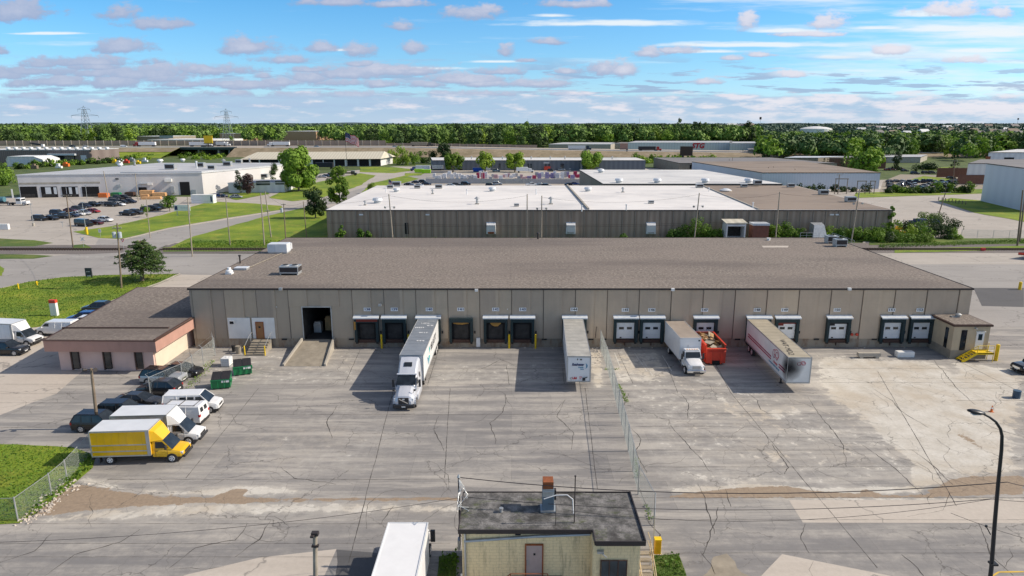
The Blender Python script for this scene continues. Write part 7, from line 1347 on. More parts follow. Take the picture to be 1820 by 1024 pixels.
# transmission towers
def tower(lab,px,pt,Y,s):
    x,zt=W(px,pt,Y); t=thing('transmission_tower',lab,'pylon',(x,Y)); m=MB(); b=6*s; r=.28
    def wd(z): return b*(1-z/zt)**.9*.9+.8*s
    lv=[zt*f for f in (0,.14,.28,.4,.5,.6,.68,.76,.84,.92)]
    for sx in(-1,1):
        for sy in(-1,1):
            for a,c in zip(lv,lv[1:]): m.cyl((sx*wd(a),sy*wd(a),a),(sx*wd(c),sy*wd(c),c),r*.8,None,5)
    for a,c in zip(lv,lv[1:]):
        for sy in (-1,1):
            m.cyl((-wd(a),sy*wd(a),a),(wd(c),sy*wd(c),c),r*.5,None,4); m.cyl((wd(a),sy*wd(a),a),(-wd(c),sy*wd(c),c),r*.5,None,4); m.cyl((-wd(c),sy*wd(c),c),(wd(c),sy*wd(c),c),r*.5,None,4)
    for sx in (-1,1): m.cyl((sx*wd(lv[-1]),0,lv[-1]),(0,0,zt),r*.6,None,5)
    m.build('lattice_mast',M['steel'],t); m=MB()
    for f,w in ((.78,15),(.92,7)):
        z=zt*f
        for sx in (-1,1): m.cyl((0,0,z+.05*zt),(sx*w*s,0,z),r*.5,None,5); m.cyl((0,0,z-.01*zt),(sx*w*s,0,z),r*.5,None,5); m.cyl((sx*w*s,0,z),(sx*w*s,0,z-2.5*s),r*.5,None,4)
    m.build('crossarm',M['steel'],t); return x,Y,zt
tower('lattice transmission tower at the far left beyond the noise wall',148,188,780,1.0); tower('lattice transmission tower beyond the highway overpass',401,193,900,1.0)
for k,(px,pt,Y) in enumerate(((938,211,3000),(1108,216,2600),(1137,210,2600),(1352,208,1700),(1055,216,3000),(1810,210,2500),(1466,263,640))):
    x,z=W(px,pt,Y); t=thing('antenna_tower',['thin far antenna mast above the woods, first from left','thin far antenna mast above the woods, centre pair left','tallest thin far antenna mast above the woods, centre','cell tower with a dense head above the right woods','small far antenna mast between the centre ones','far antenna mast at the far right horizon','light mast among the trees left of the domed roof'][k],'mast',(x,Y)); MB().cyl((0,0,0),(0,0,z),.7*Y/2000,.3*Y/2000,6).build('mast_shaft',M['steel'],t)
    if k in(3,5): MB().cyl((0,0,z-6),(0,0,z),2.6,None,8).build('antenna_head',M['coping'],t)
# flags
def flag(lab,px,pt,base,w,h,dirx=1,pole_h=None):
    bx,by=G(*base); x,z=W(px,pt,by); t=thing('flagpole',lab,'flag',(bx,by)); MB().cyl((0,0,0),(x-bx,0,z),.14 if w>4 else .06,.09 if w>4 else .04,10).build('pole_shaft',M['coping' if w>4 else 'steel'],t); MB().cyl((x-bx,0,z),(x-bx,0,z+.35),.2 if w>4 else .08).build('finial',M['steel'],t)
    nx,nz=26,13; m=MB(); x0=x-bx+.12; vs=[]
    def pt_(i,j):
        u=i/nx; v=j/nz; return (x0+w*u*.94,-.5*math.sin(u*9+v*1.5)*u*w/8-.2*w*u*.3, z-.4-h*v-h*.55*u**1.3+.06*h*math.sin(u*11))
    for i in range(nx+1):
        for j in range(nz+1): vs.append(pt_(i,j))
    fs=[];mi=[]
    m.v+= vs
    for i in range(nx):
        for j in range(nz):
            a=i*(nz+1)+j; m.f.append((a,a+nz+1,a+nz+2,a+1)); m.mi.append(2 if (i<10 and j<7) else (0 if j%2==0 else 1))
    f=m.build('flag_cloth',[M['flagred'],M['flagwhite'],M['flagblue']],t,smooth=True)
    q=MB()
    for r_ in range(9):
        for c in range(6 if r_%2==0 else 5):
            uu=(.4+(c*1.6)+(.8 if r_%2 else 0)); vv=.5+r_*.72; p=pt_(uu,vv); s=h*.022
            pts=[]
            for k in range(10): rad=s if k%2==0 else s*.42; a=math.pi/2+k*math.pi/5; pts.append((p[0]+rad*math.cos(a),p[1]-.04,p[2]+rad*math.sin(a)))
            q.poly(pts)
    q.build('stars',M['flagwhite'],f)
def clothmat(n,c):
    t=NT(n); nn=t.noise(2,3,.5); col=t.mix(nn,tuple(x*.85 for x in c),c); t.done(col,.9); tr=t.n('ShaderNodeBsdfTranslucent'); t.l(col,tr.inputs[0]); mx=t.n('ShaderNodeMixShader'); mx.inputs[0].default_value=.15; t.l(t.b.outputs[0],mx.inputs[1]); t.l(tr.outputs[0],mx.inputs[2]); t.l(mx.outputs[0],t.out.inputs[0]); M[n]=t.m
clothmat('flagred',(.6,.01,.03)); clothmat('flagwhite',(.75,.75,.78)); clothmat('flagblue',(.008,.014,.10))
flag('tall dark flagpole flying a large striped flag left of centre',613,235,(617,301),9.0,5.6); flag('small striped flag on a short pole above the white roof',690,318,(690,346),3.0,1.8)
# ------------------------------------------------------------------ cars in the farther lots
row=[ # px,py,kind,color,label,angle
(72,392,'suv','black','black suv at the near left end of the left lot'),(92,391,'sedan','black','black sedan second at the near end of the left lot'),(103,382,'suv','navy','dark blue suv behind the front pair of the left lot'),(112,388,'pickup','dgrey','dark pickup third from the near end of the left lot'),
(128,386,'sedan','navy','navy sedan fourth in the left lot row'),(140,383,'sedan','white','white sedan fifth in the left lot row'),(150,382,'crossover','silver','silver hatchback beside the white sedan in the left lot'),(126,377,'sedan','maroon','dark maroon sedan in the second row of the left lot'),(139,374,'crossover','dgrey','grey suv beside the maroon sedan in the left lot'),(152,380,'sedan','maroon','maroon car at the middle of the left lot'),(166,378,'sedan','red','bright red sedan in the left lot'),
(152,369,'crossover','navy','navy hatchback behind the red sedan'),(165,367,'pickup','black','black pickup behind the red sedan in the left lot'),(184,365,'sedan','silver','silver white coupe in the middle of the left lot'),(199,367,'suv','black','black suv between the two white cars of the left lot'),(212,366,'sedan','white','white sedan right of the black suv in the left lot'),(205,361,'suv','dgrey','dark suv second row of the left lot'),(220,362,'sedan','black','black sedan second row, right part of the left lot'),(232,361,'crossover','navy','navy suv at the right end of the left lot row'),(208,355,'pickup','black','black pickup nearest the docks in the left lot'),(222,354,'suv','dgrey','dark suv nearest the docks in the left lot'),
(150,402,'van','black','black van at the corner of the lawn'),(170,399,'sedan','maroon','dark maroon sedan beside the black van at the lawn'),(188,394,'crossover','white','white hatchback beside the lawn'),(228,383,'pickup','black','black pickup alone at the lawn edge'),(243,381,'suv','dgrey','dark suv right of the lone black pickup'),(262,375,'crossover','black','black car by the small lawn tree'),(275,374,'suv','black','black suv right of the small lawn tree'),(285,371,'suv','dgrey','dark suv at the end of the lawn edge row'),
(387,351,'crossover','blue','blue car right of the white cabin'),(395,351,'sedan','navy','navy car beside the blue car right of the white cabin'),(420,352,'sedan','silver','silver car by the lawn in front of the purple tree'),
(672,314+0,'sedan','silver','silver car under the flag in the small lot'),(581,315,'crossover','navy','navy car in the small lot by the big tree'),(590,313,'suv','maroon','maroon suv in the small lot by the big tree')]
for i,(px,py,k_,c,l) in enumerate(row):
    if i==32: px,py=573,316
    a=-12 if i<21 else (-15 if i<29 else 0)
    car(k_,c,l,G(px,py),R(a+random.uniform(-4,4)),lod=1)
row2=[(727,330,'sedan','black'),(740,326,'sedan','navy'),(752,325,'crossover','black'),(745,332,'sedan','white'),(758,329,'sedan','navy'),(733,334,'crossover','maroon'),(801,332,'sedan','white'),(811,330,'sedan','dgrey'),(822,333,'sedan','black'),(828,329,'suv','black'),(872,332,'suv','black'),(884,329,'suv','silver'),(945,331,'pickup','white'),(962,332,'crossover','silver'),(972,333,'suv','dgrey'),(1012,330,'sedan','navy'),(1022,329,'sedan','blue'),(882,305,'suv','silver'),(877,302,'suv','white'),(980,305,'suv','dgrey'),(998,303,'crossover','silver')]
W2=['leftmost black sedan by the small flag','navy sedan by the small flag','black hatchback topmost by the small flag','white sedan half behind the roof units','navy sedan right of the white one by the roof units','maroon car nearest the roof by the small flag','white sedan left of the centre lot','grey sedan beside the white sedan in the centre lot','black sedan in the centre lot','black suv in the centre lot behind the sedans','black suv directly behind the tall white roof fan','silver suv right of the roof fan','white pickup in the centre lot right of the light pole','silver hatchback beside the white pickup','grey suv right of the silver hatchback in the centre lot','navy sedan nearest the rear block wall','blue sedan nearest the rear block wall','silver suv parked at the blue grey building','white suv parked behind the silver one at the blue grey building','grey suv near the red awning','silver hatchback right of the red awning']
for (px,py,k_,c),l in zip(row2,W2): car(k_,c,l,G(px,py),R(random.uniform(-12,12)),lod=1)
# east lot wrecks and cars
rj=random.Random(4); cols=['silver','white','dgrey','navy','maroon','grey','black','silver']
side=['front','middle','back']
for k in range(30):
    r0=k//10; px=1582+(k%10)*11.5+rj.uniform(-3,3); py=(338,331,325)[r0]+rj.uniform(-1.2,1.2); c=cols[rj.randrange(8)]
    car(['sedan','suv','crossover','pickup'][rj.randrange(4)],c,'%s scrap yard vehicle in the %s row, %s from the left'%({'grey':'mid grey','dgrey':'dark grey'}.get(c,c),side[r0],['first','second','third','fourth','fifth','sixth','seventh','eighth','ninth','tenth'][k%10]),G(px,py),rj.uniform(0,6.28),lod=1)
for k,(px,py,kd,c,l) in enumerate(((1578,303,'sedan','red','bright red car by the brown building'),(1585,303,'suv','maroon','maroon suv by the brown building'),(1600,302,'suv','maroon','dark maroon suv right of the others at the brown building'),(1608,305,'sedan','black','black sedan beyond the scrap yard'),(1626,310,'suv','navy','navy suv by the round bush beyond the scrap yard'),(1645,309,'suv','black','black suv left of the brick screen wall'),(1656,309,'suv','dgrey','grey suv directly left of the brick screen wall'),(1712,319,'suv','silver','silver suv at the white warehouse'),(1722,325,'suv','white','white suv at the white warehouse'),(1690,318,'sedan','dgrey','dark sedan left of the white suvs'))):
    car(kd,c,l,G(px,py),R(rj.uniform(-10,10)),lod=1)
# small trucks in the middle distance
def mtruck(lab,px,py,ang,boxm,cabc,L=7,h=3.3):
    t=thing('delivery_truck',lab,'truck',G(px,py),R(ang)); MB().box(-L/2,L/2,-1.2,1.2,1,h).build('cargo_box',M[boxm],t,bevel=.05); MB().box(L/2+.2,L/2+2.1,-1.1,1.1,.6,2.6).build('cab',pm(cabc),t,bevel=.15); MB().box(L/2+2.1,L/2+3.4,-1,1,.6,1.6).build('hood',pm(cabc),t,bevel=.15); MB().box(L/2+2.09,L/2+2.14,-.95,.95,1.65,2.4).build('windshield',M['glass'],t); wheels(t,(-L/2+1.5,L/2+2.5),1.2,.5,.35,'wheelwhite',rimlod=False)
mtruck('black box trailer truck beside the big round tree',577,300,175,'logoblk','dgrey',12,4); mtruck('dark flatbed truck at the foot of the flagpole',610,312,0,'concd','dgrey',9,2); mtruck('blue cab truck with pale body left of the pallet yard',752,304,180,'canopy','blue',9); mtruck('grey truck right of the blue cab truck',778,303,180,'steel','dgrey',7); mtruck('white box truck parked in front of the blue grey building',928,307,0,'whiteclean','white',7)
for k,(px,py,w,mt,l) in enumerate(((745,307,5,'lime','first bright lime green skip'),(758,308,5,'lime','second bright lime green skip'),(850,305,6,'bluecover','bright blue covered load in the pallet yard'),(942,302,4,'red','red skip in front of the blue grey building'),(972,302,4,'red','red delivery box below the awning'))):
    if mt not in M: M[mt]=mat(mt+'_paint',(.35,.65,.02) if mt=='lime' else (.01,.09,.5),.6)
    o=MB().add([(-w/2,-1,0.1),(w/2,-1,.1),(w/2,1,.1),(-w/2,1,.1),(-w/2-.4,-1.1,2.2),(w/2+.2,-1.1,2.2),(w/2+.2,1.1,2.2),(-w/2-.4,1.1,2.2)],[(0,3,2,1),(4,5,6,7),(0,1,5,4),(1,2,6,5),(2,3,7,6),(3,0,4,7)]).build('skip',M[mt],bevel=.06); o.location=(*G(px,py),0); tag(o,l,'skip')
# pallet yard stacks
pc_=[('maroon_load',(.40,.03,.09),'red wrapped'),('violet_load',(.28,.24,.42),'violet wrapped'),('white_load',(.7,.7,.72),'white wrapped'),('pink_load',(.55,.36,.38),'pink'),('grey_load',(.4,.4,.42),'grey')]
for n,c,_ in pc_: M[n]=mat(n,c,.6,0,.15,2)
rp_=random.Random(9); k=0
for k in range(58):
    px=772+k*4.55; py=316.5+rp_.uniform(-2.5,2); z=rp_.uniform(1.6,3.8)*(1 if px>950 or px<870 else .6); c=(0 if rp_.random()<.6 else 2) if 838<px<868 else (2 if px<835 else rp_.choice([1,1,0,3,2,4]) if px>940 else rp_.choice([3,2,4]))
    if 1010<px: c=rp_.choice([0,0,3,1])
    w=rp_.uniform(1.6,2.2); q=MB(); q.box(-w/2,w/2,-.9,.9,.15,z*.48); q.box(-w/2+.03,w/2-.05,-.85,.9,z*.5,z); q.box(-w/2,w/2,-.9,.9,0,.13)
    o=q.build('pallet_stack',M[pc_[c][0]]); o.location=(*G(px,py),0); tag(o,'%s pallet stack in the far pallet yard, %s'%(pc_[c][2],'left section' if px<870 else 'middle section' if px<960 else 'right section'),'pallet stack','%s pallet stacks of the far yard %s'%(pc_[c][2],'left' if px<870 else 'middle' if px<960 else 'right'))
fence('grey screened fence in front of the pallet yard',[G(757,325),G(900,327),G(1035,326)],2.6,4,mesh=True)
o=MB().box(0,1,0,1,0,1).build('screen',M['concd']); bpy.data.objects.remove(o)
A=G(757,326); B=G(1035,327); o=MB().add([(*A,0),(*B,0),(*B,2.3),(*A,2.3)],[(0,1,2,3)]).build('fence_screen',M['grey_load']); tag(o,'grey fabric screen along the pallet yard fence','fence screen')
# east side fences and guard posts
fence('low chain link fence along the far railway side at the right',[G(1708,423),G(1850,425)],2.2,4); 
t=thing('post_fence','row of wooden guard posts along the grass strip at the right','fence',G(1668,356)); X0,Y0=G(1668,356)
for k in range(9):
    a,b_=G(1668+k*6,356+k*1.0); MB().box(a-X0-.1,a-X0+.1,b_-Y0-.1,b_-Y0+.1,0,1.3).build('post',M['wood'],t)
sheet('footpath',P((1700,358),(1706,357),(1830,376),(1830,380)),.03,M['pale'])
# red marker by the railway
o=MB().box(-.5,.5,-.2,.2,.1,.7).box(-.1,.1,-.1,.1,0,.1).build('red_marker',M['logored']); o.location=(*G(1747,446),0); tag(o,'small red marker beside the railway at the right','marker')
# scrap pile inside the creeper mound
for k,(px,py,mt,w,h) in enumerate(((1640,402,'navy',9,2.2),(1622,408,'steel',8,1.2),(1593,410,'yellow',2.4,1.2),(1596,415,'yellow',3,.8),(1600,402,'whitemetal',4,1.0),(1634,414,'steel',3,1.5))):
    r_=random.Random(k); q=MB()
    for s in range(6): a=r_.uniform(-w/2,w/2-.8); z0=r_.uniform(0,h*.5); q.box(a,a+r_.uniform(.8,w*.35),r_.uniform(-1.4,0),r_.uniform(.2,1.2),z0,z0+h*.5)
    o=q.build('scrap_pile',M[mt]); o.location=(*G(px,py),0); tag(o,['dark blue stacked scrap on top of the creeper mound','grey scrap in the middle of the creeper mound','yellow scrap piece at the left of the creeper mound','second yellow scrap piece lower at the creeper mound','white scrap panel left of the dark blue stack','grey scrap block at the front of the creeper mound'][k],'scrap')
b=building('dark_kiosk','dark red and black sheet roofed kiosk corner at the right picture edge',[(108,143),(122,143),(122,150),(104.5,150)],1.6,'brick','greyroof',cat='kiosk') if False else None
o=thing('red_canopy','dark roofed red canopy corner at the right picture edge, east apron','canopy',(*G(1866,466),0)); MB().add([(-4.5,3.5,.9),(9,-5,.9),(14,3,.9),(2,7,.9),(-4.5,3.5,1.5),(9,-5,1.5),(14,3,1.5),(2,7,1.5)],[(0,3,2,1),(4,5,6,7),(1,2,6,5),(2,3,7,6),(3,0,4,7)]).build('canopy_top',M['coping'],o); MB().add([(-4.5,3.45,1.0),(9,-5.05,1.0),(9,-5.05,1.5),(-4.5,3.45,1.5)],[(0,1,2,3)]).build('canopy_front',M['red'],o)
# tint of the physical sky by height (half values, doubled in the node) and cloud tones; the unseen upper sky is warmed to warm the light
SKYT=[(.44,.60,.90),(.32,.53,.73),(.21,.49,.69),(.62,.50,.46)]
CL=[(2.7,3.4,5.1),(6.9,6.7,7.3),(7.3,7.8,8.1),(3.6,4.9,6.5)]
# ------------------------------------------------------------------ vegetation
def quads(cent,norm,size,rng,name,mats):
    n=len(cent); a=np.cross(norm,rng.normal(size=(n,3))); a/=np.linalg.norm(a,axis=1,keepdims=True)+1e-9; b=np.cross(norm,a); s=size*rng.uniform(.6,1.3,(n,1)) if np.isscalar(size) else size[:,None]*rng.uniform(.6,1.3,(n,1))
    a=a*s; b=b*s*.7; v=np.stack([cent-a,cent-b,cent+a,cent+b],1).reshape(-1,3)
    me=bpy.data.meshes.new(name); me.vertices.add(4*n); me.vertices.foreach_set('co',v.astype(np.float32).ravel()); me.loops.add(4*n); me.loops.foreach_set('vertex_index',np.arange(4*n,dtype=np.int32)); me.polygons.add(n); me.polygons.foreach_set('loop_start',np.arange(0,4*n,4,dtype=np.int32)); me.update(); me.materials.append(mats); return me
def crown_pts(rng,R_,Hc,n,clusters=26,low=0.0,flat=1.0,lump=.42):
    """leaf centres in clumps around an irregular ellipsoid"""
    th=rng.uniform(0,2*np.pi,clusters); cz=rng.uniform(-.85,1,clusters); rr=np.sqrt(1-cz**2*.9)*rng.uniform(.45,.85,clusters)
    C=np.stack([rr*np.cos(th)*R_,rr*np.sin(th)*R_,cz*Hc*.62],1); C=np.vstack([C,rng.normal(size=(5,3))*[R_*.2,R_*.2,Hc*.25]])
    idx=rng.integers(0,len(C),n); d=rng.normal(size=(n,3)); d/=np.linalg.norm(d,axis=1,keepdims=True); rad=R_*lump*rng.uniform(.6,1,len(C))[idx]*rng.uniform(.75,1.05,n)
    p=C[idx]+d*rad[:,None]*[1,1,flat]; nn=d+rng.normal(size=(n,3))*.45+p/np.array([R_,R_,Hc])*.6; nn/=np.linalg.norm(nn,axis=1,keepdims=True); return p,nn
def trunk_mb(h,r,rng,R_,limbs=5):
    m=MB(); m.cyl((0,0,0),(.02*h,0,h*.55),r,r*.7,8); m.cyl((.02*h,0,h*.55),(0,.02*h,h*.95),r*.7,r*.25,7)
    for k in range(limbs):
        a=k*2*math.pi/limbs+rng.uniform(-.4,.4); z=h*rng.uniform(.42,.7); m.cyl((.015*h,0,z),(math.cos(a)*R_*.6,math.sin(a)*R_*.6,z+h*.28),r*.38,r*.12,6)
    return m
def tree(label,x,y,h,R_,leaf='a',n=3500,ls=.32,trunkfrac=.28,name='leafy_tree',clusters=26,seed=1,group=None,tr=.22,lump=.42,z=0):
    rng=np.random.default_rng(seed); t=thing(name,label,'tree',(x,y,z),0,group); Hc=h*(1-trunkfrac)
    p,nn=crown_pts(rng,R_,Hc,n,clusters,lump=lump); p[:,2]+=h*trunkfrac+Hc*.52; p[:,2]=np.maximum(p[:,2],h*trunkfrac*.55)
    me=quads(p,nn,ls,rng,'crown',LEAF[leaf]); o=bpy.data.objects.new('crown',me); COL.objects.link(o); o.parent=t
    trunk_mb(h*.8,tr,rng,R_).build('trunk',M['wood'],t); return t
# ragged conifer on the front lawn
def ragged():
    rng=np.random.default_rng(5); x,y=G(253,499); t=thing('conifer_tree','ragged dark conifer with layered branches on the front lawn','tree',(x,y)); h=8.2
    m=MB(); m.cyl((0,0,0),(.2,0,3.2),.42,.3,10); m.cyl((.2,0,3.2),(.5,0,6.0),.3,.16,8); m.cyl((.5,0,6.0),(1.3,0,7.6),.16,.06,7); P_=[];N_=[]
    br=[]
    for k in range(84):
        f=k/83; z=2.2+5.4*f; a=k*2.4+rng.uniform(-.3,.3); L=(4.9*(1-f**2.4*.72))*rng.uniform(.65,1.1)*(1 if rng.random()>.1 else .5)
        bx=.2+.3*f; tip=Vector((bx+math.cos(a)*L,math.sin(a)*L,z+rng.uniform(-.3,.35)-.05*L)); base=Vector((bx,0,z)); m.cyl(base,tip,.07,.02,5); n=int(125*L/3)
        u=rng.uniform(.25,1.04,n); side=rng.normal(size=n)*.34*(1.15-u*.5)*L*.4; px=base.x+(tip.x-base.x)*u-math.sin(a)*side; py=base.y+(tip.y-base.y)*u+math.cos(a)*side; pz=base.z+(tip.z-base.z)*u+rng.normal(size=n)*.10-abs(side)*.25
        P_.append(np.stack([px,py,pz],1)); nv=rng.normal(size=(n,3))*.5+[0,0,1]; N_.append(nv/np.linalg.norm(nv,axis=1,keepdims=True))
    m.build('trunk',M['wood'],t); me=quads(np.vstack(P_),np.vstack(N_),.17,rng,'foliage',LEAF['conif2']); o=bpy.data.objects.new('foliage',me); COL.objects.link(o); o.parent=t
ragged()
def tp(label,px,pbase,ptop,wpx,leaf='a',n=3000,ls=None,seed=1,tf=.2,cl=24,group=None,name='leafy_tree',lump=.42,Y=None):
    x,y=G(px,pbase); 
    if Y: x,y=W(px,pbase,Y)[0],Y
    z=W(px,ptop,y)[1]; R_=wpx/F*y*1.02/2; return tree(label,x,y,z,R_,leaf,n,ls or R_*.085,tf,name,cl,seed,group,tr=max(.12,R_*.06),lump=lump)
tp('big round bright green maple in front of the white office wing',531,340,276,64,'a',7000,None,3,.16,40)
tp('narrow light green tree left of the brown clad warehouse',604,371,307,40,'b',3500,None,4,.1,30,name='narrow_tree')
tp('small dark round tree by the road left of the brown clad warehouse',561,388,342,40,'dark',3500,None,5,.18,24)
tp('small pale round tree in the lawn by the left lot',302,376,351,26,'a',1800,None,6,.3,14); tp('smallest young tree among the parked cars at the lawn',261,386,364,15,'a',900,None,7,.3,8)
tp('dark spruce like tree left of the purple tree',427,343,307,22,'dark',1800,None,8,.05,14,name='dark_tree'); tp('purple leaved tree by the white office wing',441,345,316,26,'plum',2200,None,9,.12,16,name='purple_tree'); tp('loose grey green tree at the office wing entrance',487,330,297,24,'dark',1600,None,10,.2,14)
tp('rounded bush right of the big maple',516+40,327,306,18,'dark',900,None,12,.05,8); tp('round bush at the road fork left of the white roof',659,344,326,18,'b',1200,None,13,.05,10)
for k,(px,b_,t_,w) in enumerate(((805,306,276,42),(862,306,275,36),(915,306,277,40),(1050,304,276,48))):
    tp(['leftmost flat topped pale green tree before the blue grey building','second flat topped pale green tree before the blue grey building','third flat topped pale green tree before the blue grey building','rightmost and densest green tree before the blue grey building'][k],px,b_,t_,w,'b' if k<3 else 'a',2200,None,20+k,.3,14,lump=.36)
tp('dark green tree at the left end of the long white roof',790,290,263,34,'dark',1800,None,30,.1,14); 
for k,(px,b_,t_,w,lf) in enumerate(((700,290,268,28,'b'),(716,292,266,30,'b'),(735,292,274,26,'a'),(750,290,273,24,'a'),(768,290,274,26,'dark'),(725,293,280,22,'b'))): tp('leafy thicket tree between the open bay shed and the long white roof',px,b_,t_,w,lf,900,None,40+k,.02,10,group='thicket trees beside the open bay shed')
for k,(px,b_,t_,w,lf,l) in enumerate(((1534,307,270,62,'a','big round bright green tree behind the pale blue warehouse'),(1592,303,275,22,'dark','dark tree at the right end of the brown building'),(1463,300,282,9,'conif','leftmost of the dark blue spruces'),(1471,300,285,9,'conif','middle one of the dark blue spruces'),(1479,300,286,8,'conif','right one of the dark blue spruces'),(1495,302,283,15,'conif','pale spruce right of the dark trio'),(1549,309,288,24,'a','low round tree at the right foot of the big round tree'),(1626,308,297,14,'dark','round bush beyond the scrap yard'),(1694,306,283,20,'dark','dark vine covered tree left of the white warehouse'),(1357,285,277,8,'conif','small dark pine behind the grey roof'),(1320,274,265,5,'dark','narrow dark tree at the lettered warehouse'))):
    tp(l,px,b_,t_,w,lf,1500 if w>20 else 700,None,60+k,.08,12 if w>20 else 6,name='spruce_tree' if lf=='conif' else 'leafy_tree')
# shrubs along the brown clad wall and the mound
def shrub(label,px,py,hm,Rm,leaf='weed',n=700,seed=1,group=None,Y=None,ls=.2,name='shrub'):
    x,y=G(px,py) if not Y else (W(px,py,Y)[0],Y); rng=np.random.default_rng(seed); p,nn=crown_pts(rng,Rm,hm,n,10,lump=.5); p[:,2]=np.abs(p[:,2]+hm*.45); me=quads(p,nn,ls,rng,name,LEAF[leaf]); o=bpy.data.objects.new(name,me); COL.objects.link(o); o.location=(x,y,0); return tag(o,label,'shrub',group)
rs=random.Random(21)
for k,(px,h,r_) in enumerate(((608,3.4,1.0),(640,2.3,1.2),(655,1.8,.9),(602,1.6,1.5),(1108,1.4,1.5),(1196,2.2,2.0),(1212,3.0,2.2),(1228,4.6,2.2),(1243,4.6,2.3),(1256,3.2,2.0),(1270,3.0,2.2),(1284,2.6,1.8),(1366,3.0,1.8),(1379,3.6,2.0),(1393,3.8,2.0),(1406,3.0,1.9),(1420,2.4,1.8),(1435,1.4,1.5),(1475,2.4,2.0),(1490,2.6,2.2),(1505,2.6,2.0),(1520,2.8,2.2),(1535,3.0,2.2),(1550,2.8,2.2),(1565,3.2,2.2))):
    shrub('bright green weedy shrub growing against the brown clad wall',px,424,h,r_,'weed' if k%3 else 'a',900,100+k,'shrubs against the brown clad wall',Y=172.6+rs.uniform(-1,1.5))
shrub('tall green creeper climbing the right corner of the brown clad wall',1583,400,7.5,1.0,'weed',1500,130,Y=175.2,name='creeper')
for k,(px,py,h,r_,lf) in enumerate(((1600,425,2.5,2.5,'weed'),(1618,424,2.8,2.4,'b'),(1640,425,2.6,2.5,'weed'),(1660,424,3.2,2.6,'dark'),(1680,424,3.2,2.6,'dark'),(1695,424,2.6,2.2,'a'),(1650,412,3.6,3.6,'dark'),(1670,408,3.6,3.4,'dark'),(1690,414,2.8,3.0,'dark'),(1630,416,2.8,3.2,'a'),(1610,412,2.4,2.4,'dark'),(1640,398,2.6,2.6,'a'),(1662,397,2.2,2.4,'weed'),(1605,430,1.2,3,'weed'),(1640,430,1.2,3,'b'),(1590,418,3.4,1.6,'weed'),(1575,430,2.0,2.4,'dark'),(1560,430,1.8,2.4,'weed'))):
    shrub('tangled creeper bush of the overgrown scrap mound at the right',px,py,h,r_,lf,900,140+k,'creeper bushes over the scrap mound')
for k in range(16):
    px=1580+k*9.6+rs.uniform(-3,3); 
    if px>1740: break
    shrub('leafy bush on the verge in front of the scrap yard',px,342.5+rs.uniform(-1,1),rs.uniform(1.6,4.5 if 1660<px<1740 else 2.4),rs.uniform(1.8,3.4),'a' if k%2 else 'dark',350,170+k,'verge bushes before the scrap yard',ls=.35)
for k in range(8): shrub('dark bush on the verge before the pale blue wall',1415+k*17+rs.uniform(-5,5),341,rs.uniform(1.4,3),rs.uniform(1.8,3.2),'dark',300,190+k,'bushes before the pale blue wall',ls=.35)
shrub('dark green clipped hedge beyond the scrap yard, left half',1640,300,2.4,6,'dark',700,198,ls=.5,name='hedge'); shrub('dark green clipped hedge beyond the scrap yard, right half',1654,302,2.4,6,'dark',700,199,ls=.5,name='hedge')
for k in range(26): shrub('low bush on the highway slope',1130+k*5.4+rs.uniform(-2,2),288+rs.uniform(-3,3),rs.uniform(2,5),rs.uniform(3,5),'b' if k%3 else 'a',220,210+k,'bushes on the slope below the highway right',ls=.7)
for k in range(14): shrub('green bush at the left edge beyond the railway',-14+rs.uniform(-30,32),330-k*2.2,rs.uniform(3,7),rs.uniform(3,5),'dark' if k%2 else 'a',500,250+k,'bushes at the far left edge',ls=.45)
for k in range(24): shrub('shrub line between the dark clad building and the pale roofed one',30+k*8.5,300-k*.55+rs.uniform(-1,1),rs.uniform(2,4),rs.uniform(2.5,4),'dark' if k%2 else 'a',220,280+k,'shrubs behind the pale blue roof',ls=.6)
for k in range(26): shrub('grassy slope shrub beside the overpass',205+k*8,285-rs.uniform(0,10),rs.uniform(1.5,3.5),rs.uniform(3,5),'b' if k%2 else 'a',180,310+k,'shrubs on the highway slope left',ls=.7)
# weeds: uncountable tufts
def tufts(name,polys,dens,hh,leaf,rng,label=None,sp=.5):
    P_=[];N_=[]
    for poly in polys:
        p=np.array(poly); lo=p.min(0); hi=p.max(0); n=int((hi-lo).prod()*dens); q=rng.uniform(lo,hi,(n,2)); ins=np.zeros(n,bool)
        for i in range(len(p)):
            a=p[i];b=p[(i+1)%len(p)]; c=((a[1]>q[:,1])!=(b[1]>q[:,1])); xi=a[0]+(q[:,1]-a[1])/(b[1]-a[1]+1e-12)*(b[0]-a[0]); ins^=c&(q[:,0]<xi)
        q=q[ins]; z=rng.uniform(.02,hh,len(q)); P_.append(np.column_stack([q,z])); 
    P_=np.vstack(P_); N_=rng.normal(size=P_.shape); N_[:,2]*=.5; N_/=np.linalg.norm(N_,axis=1,keepdims=True); me=quads(P_,N_,sp,rng,name,LEAF[leaf]); o=bpy.data.objects.new(name,me); COL.objects.link(o); tag(o,kind='stuff'); return o
rg=np.random.default_rng(77)
tufts('grass',[P(*GR[1])],22,.14,'weed',rg,sp=.09); tufts('grass_front',[P(*GR[0])],14,.12,'weed',rg,sp=.09)
tufts('grass_tufts',[P((1163,988),(1206,985),(1212,1000),(1230,1060),(1160,1060)),P((780,990),(812,984),(812,1060),(776,1060))],120,.2,'weed',rg,sp=.05)
tufts('weeds',[P((165,832),(118,872),(60,918),(40,918),(110,860),(160,800)),P((300,443),(345,430),(600,428),(600,440),(300,441)),P((1560,436),(1830,427),(1830,432),(1560,442)),P((620,424),(1590,424),(1590,430),(620,430)),P((1165,990),(1205,985),(1215,1024),(1165,1024)),P((780,985),(815,982),(815,1050),(785,1050))],16,.4,'weed',rg,sp=.13)
wd=MB(); Pw=[]
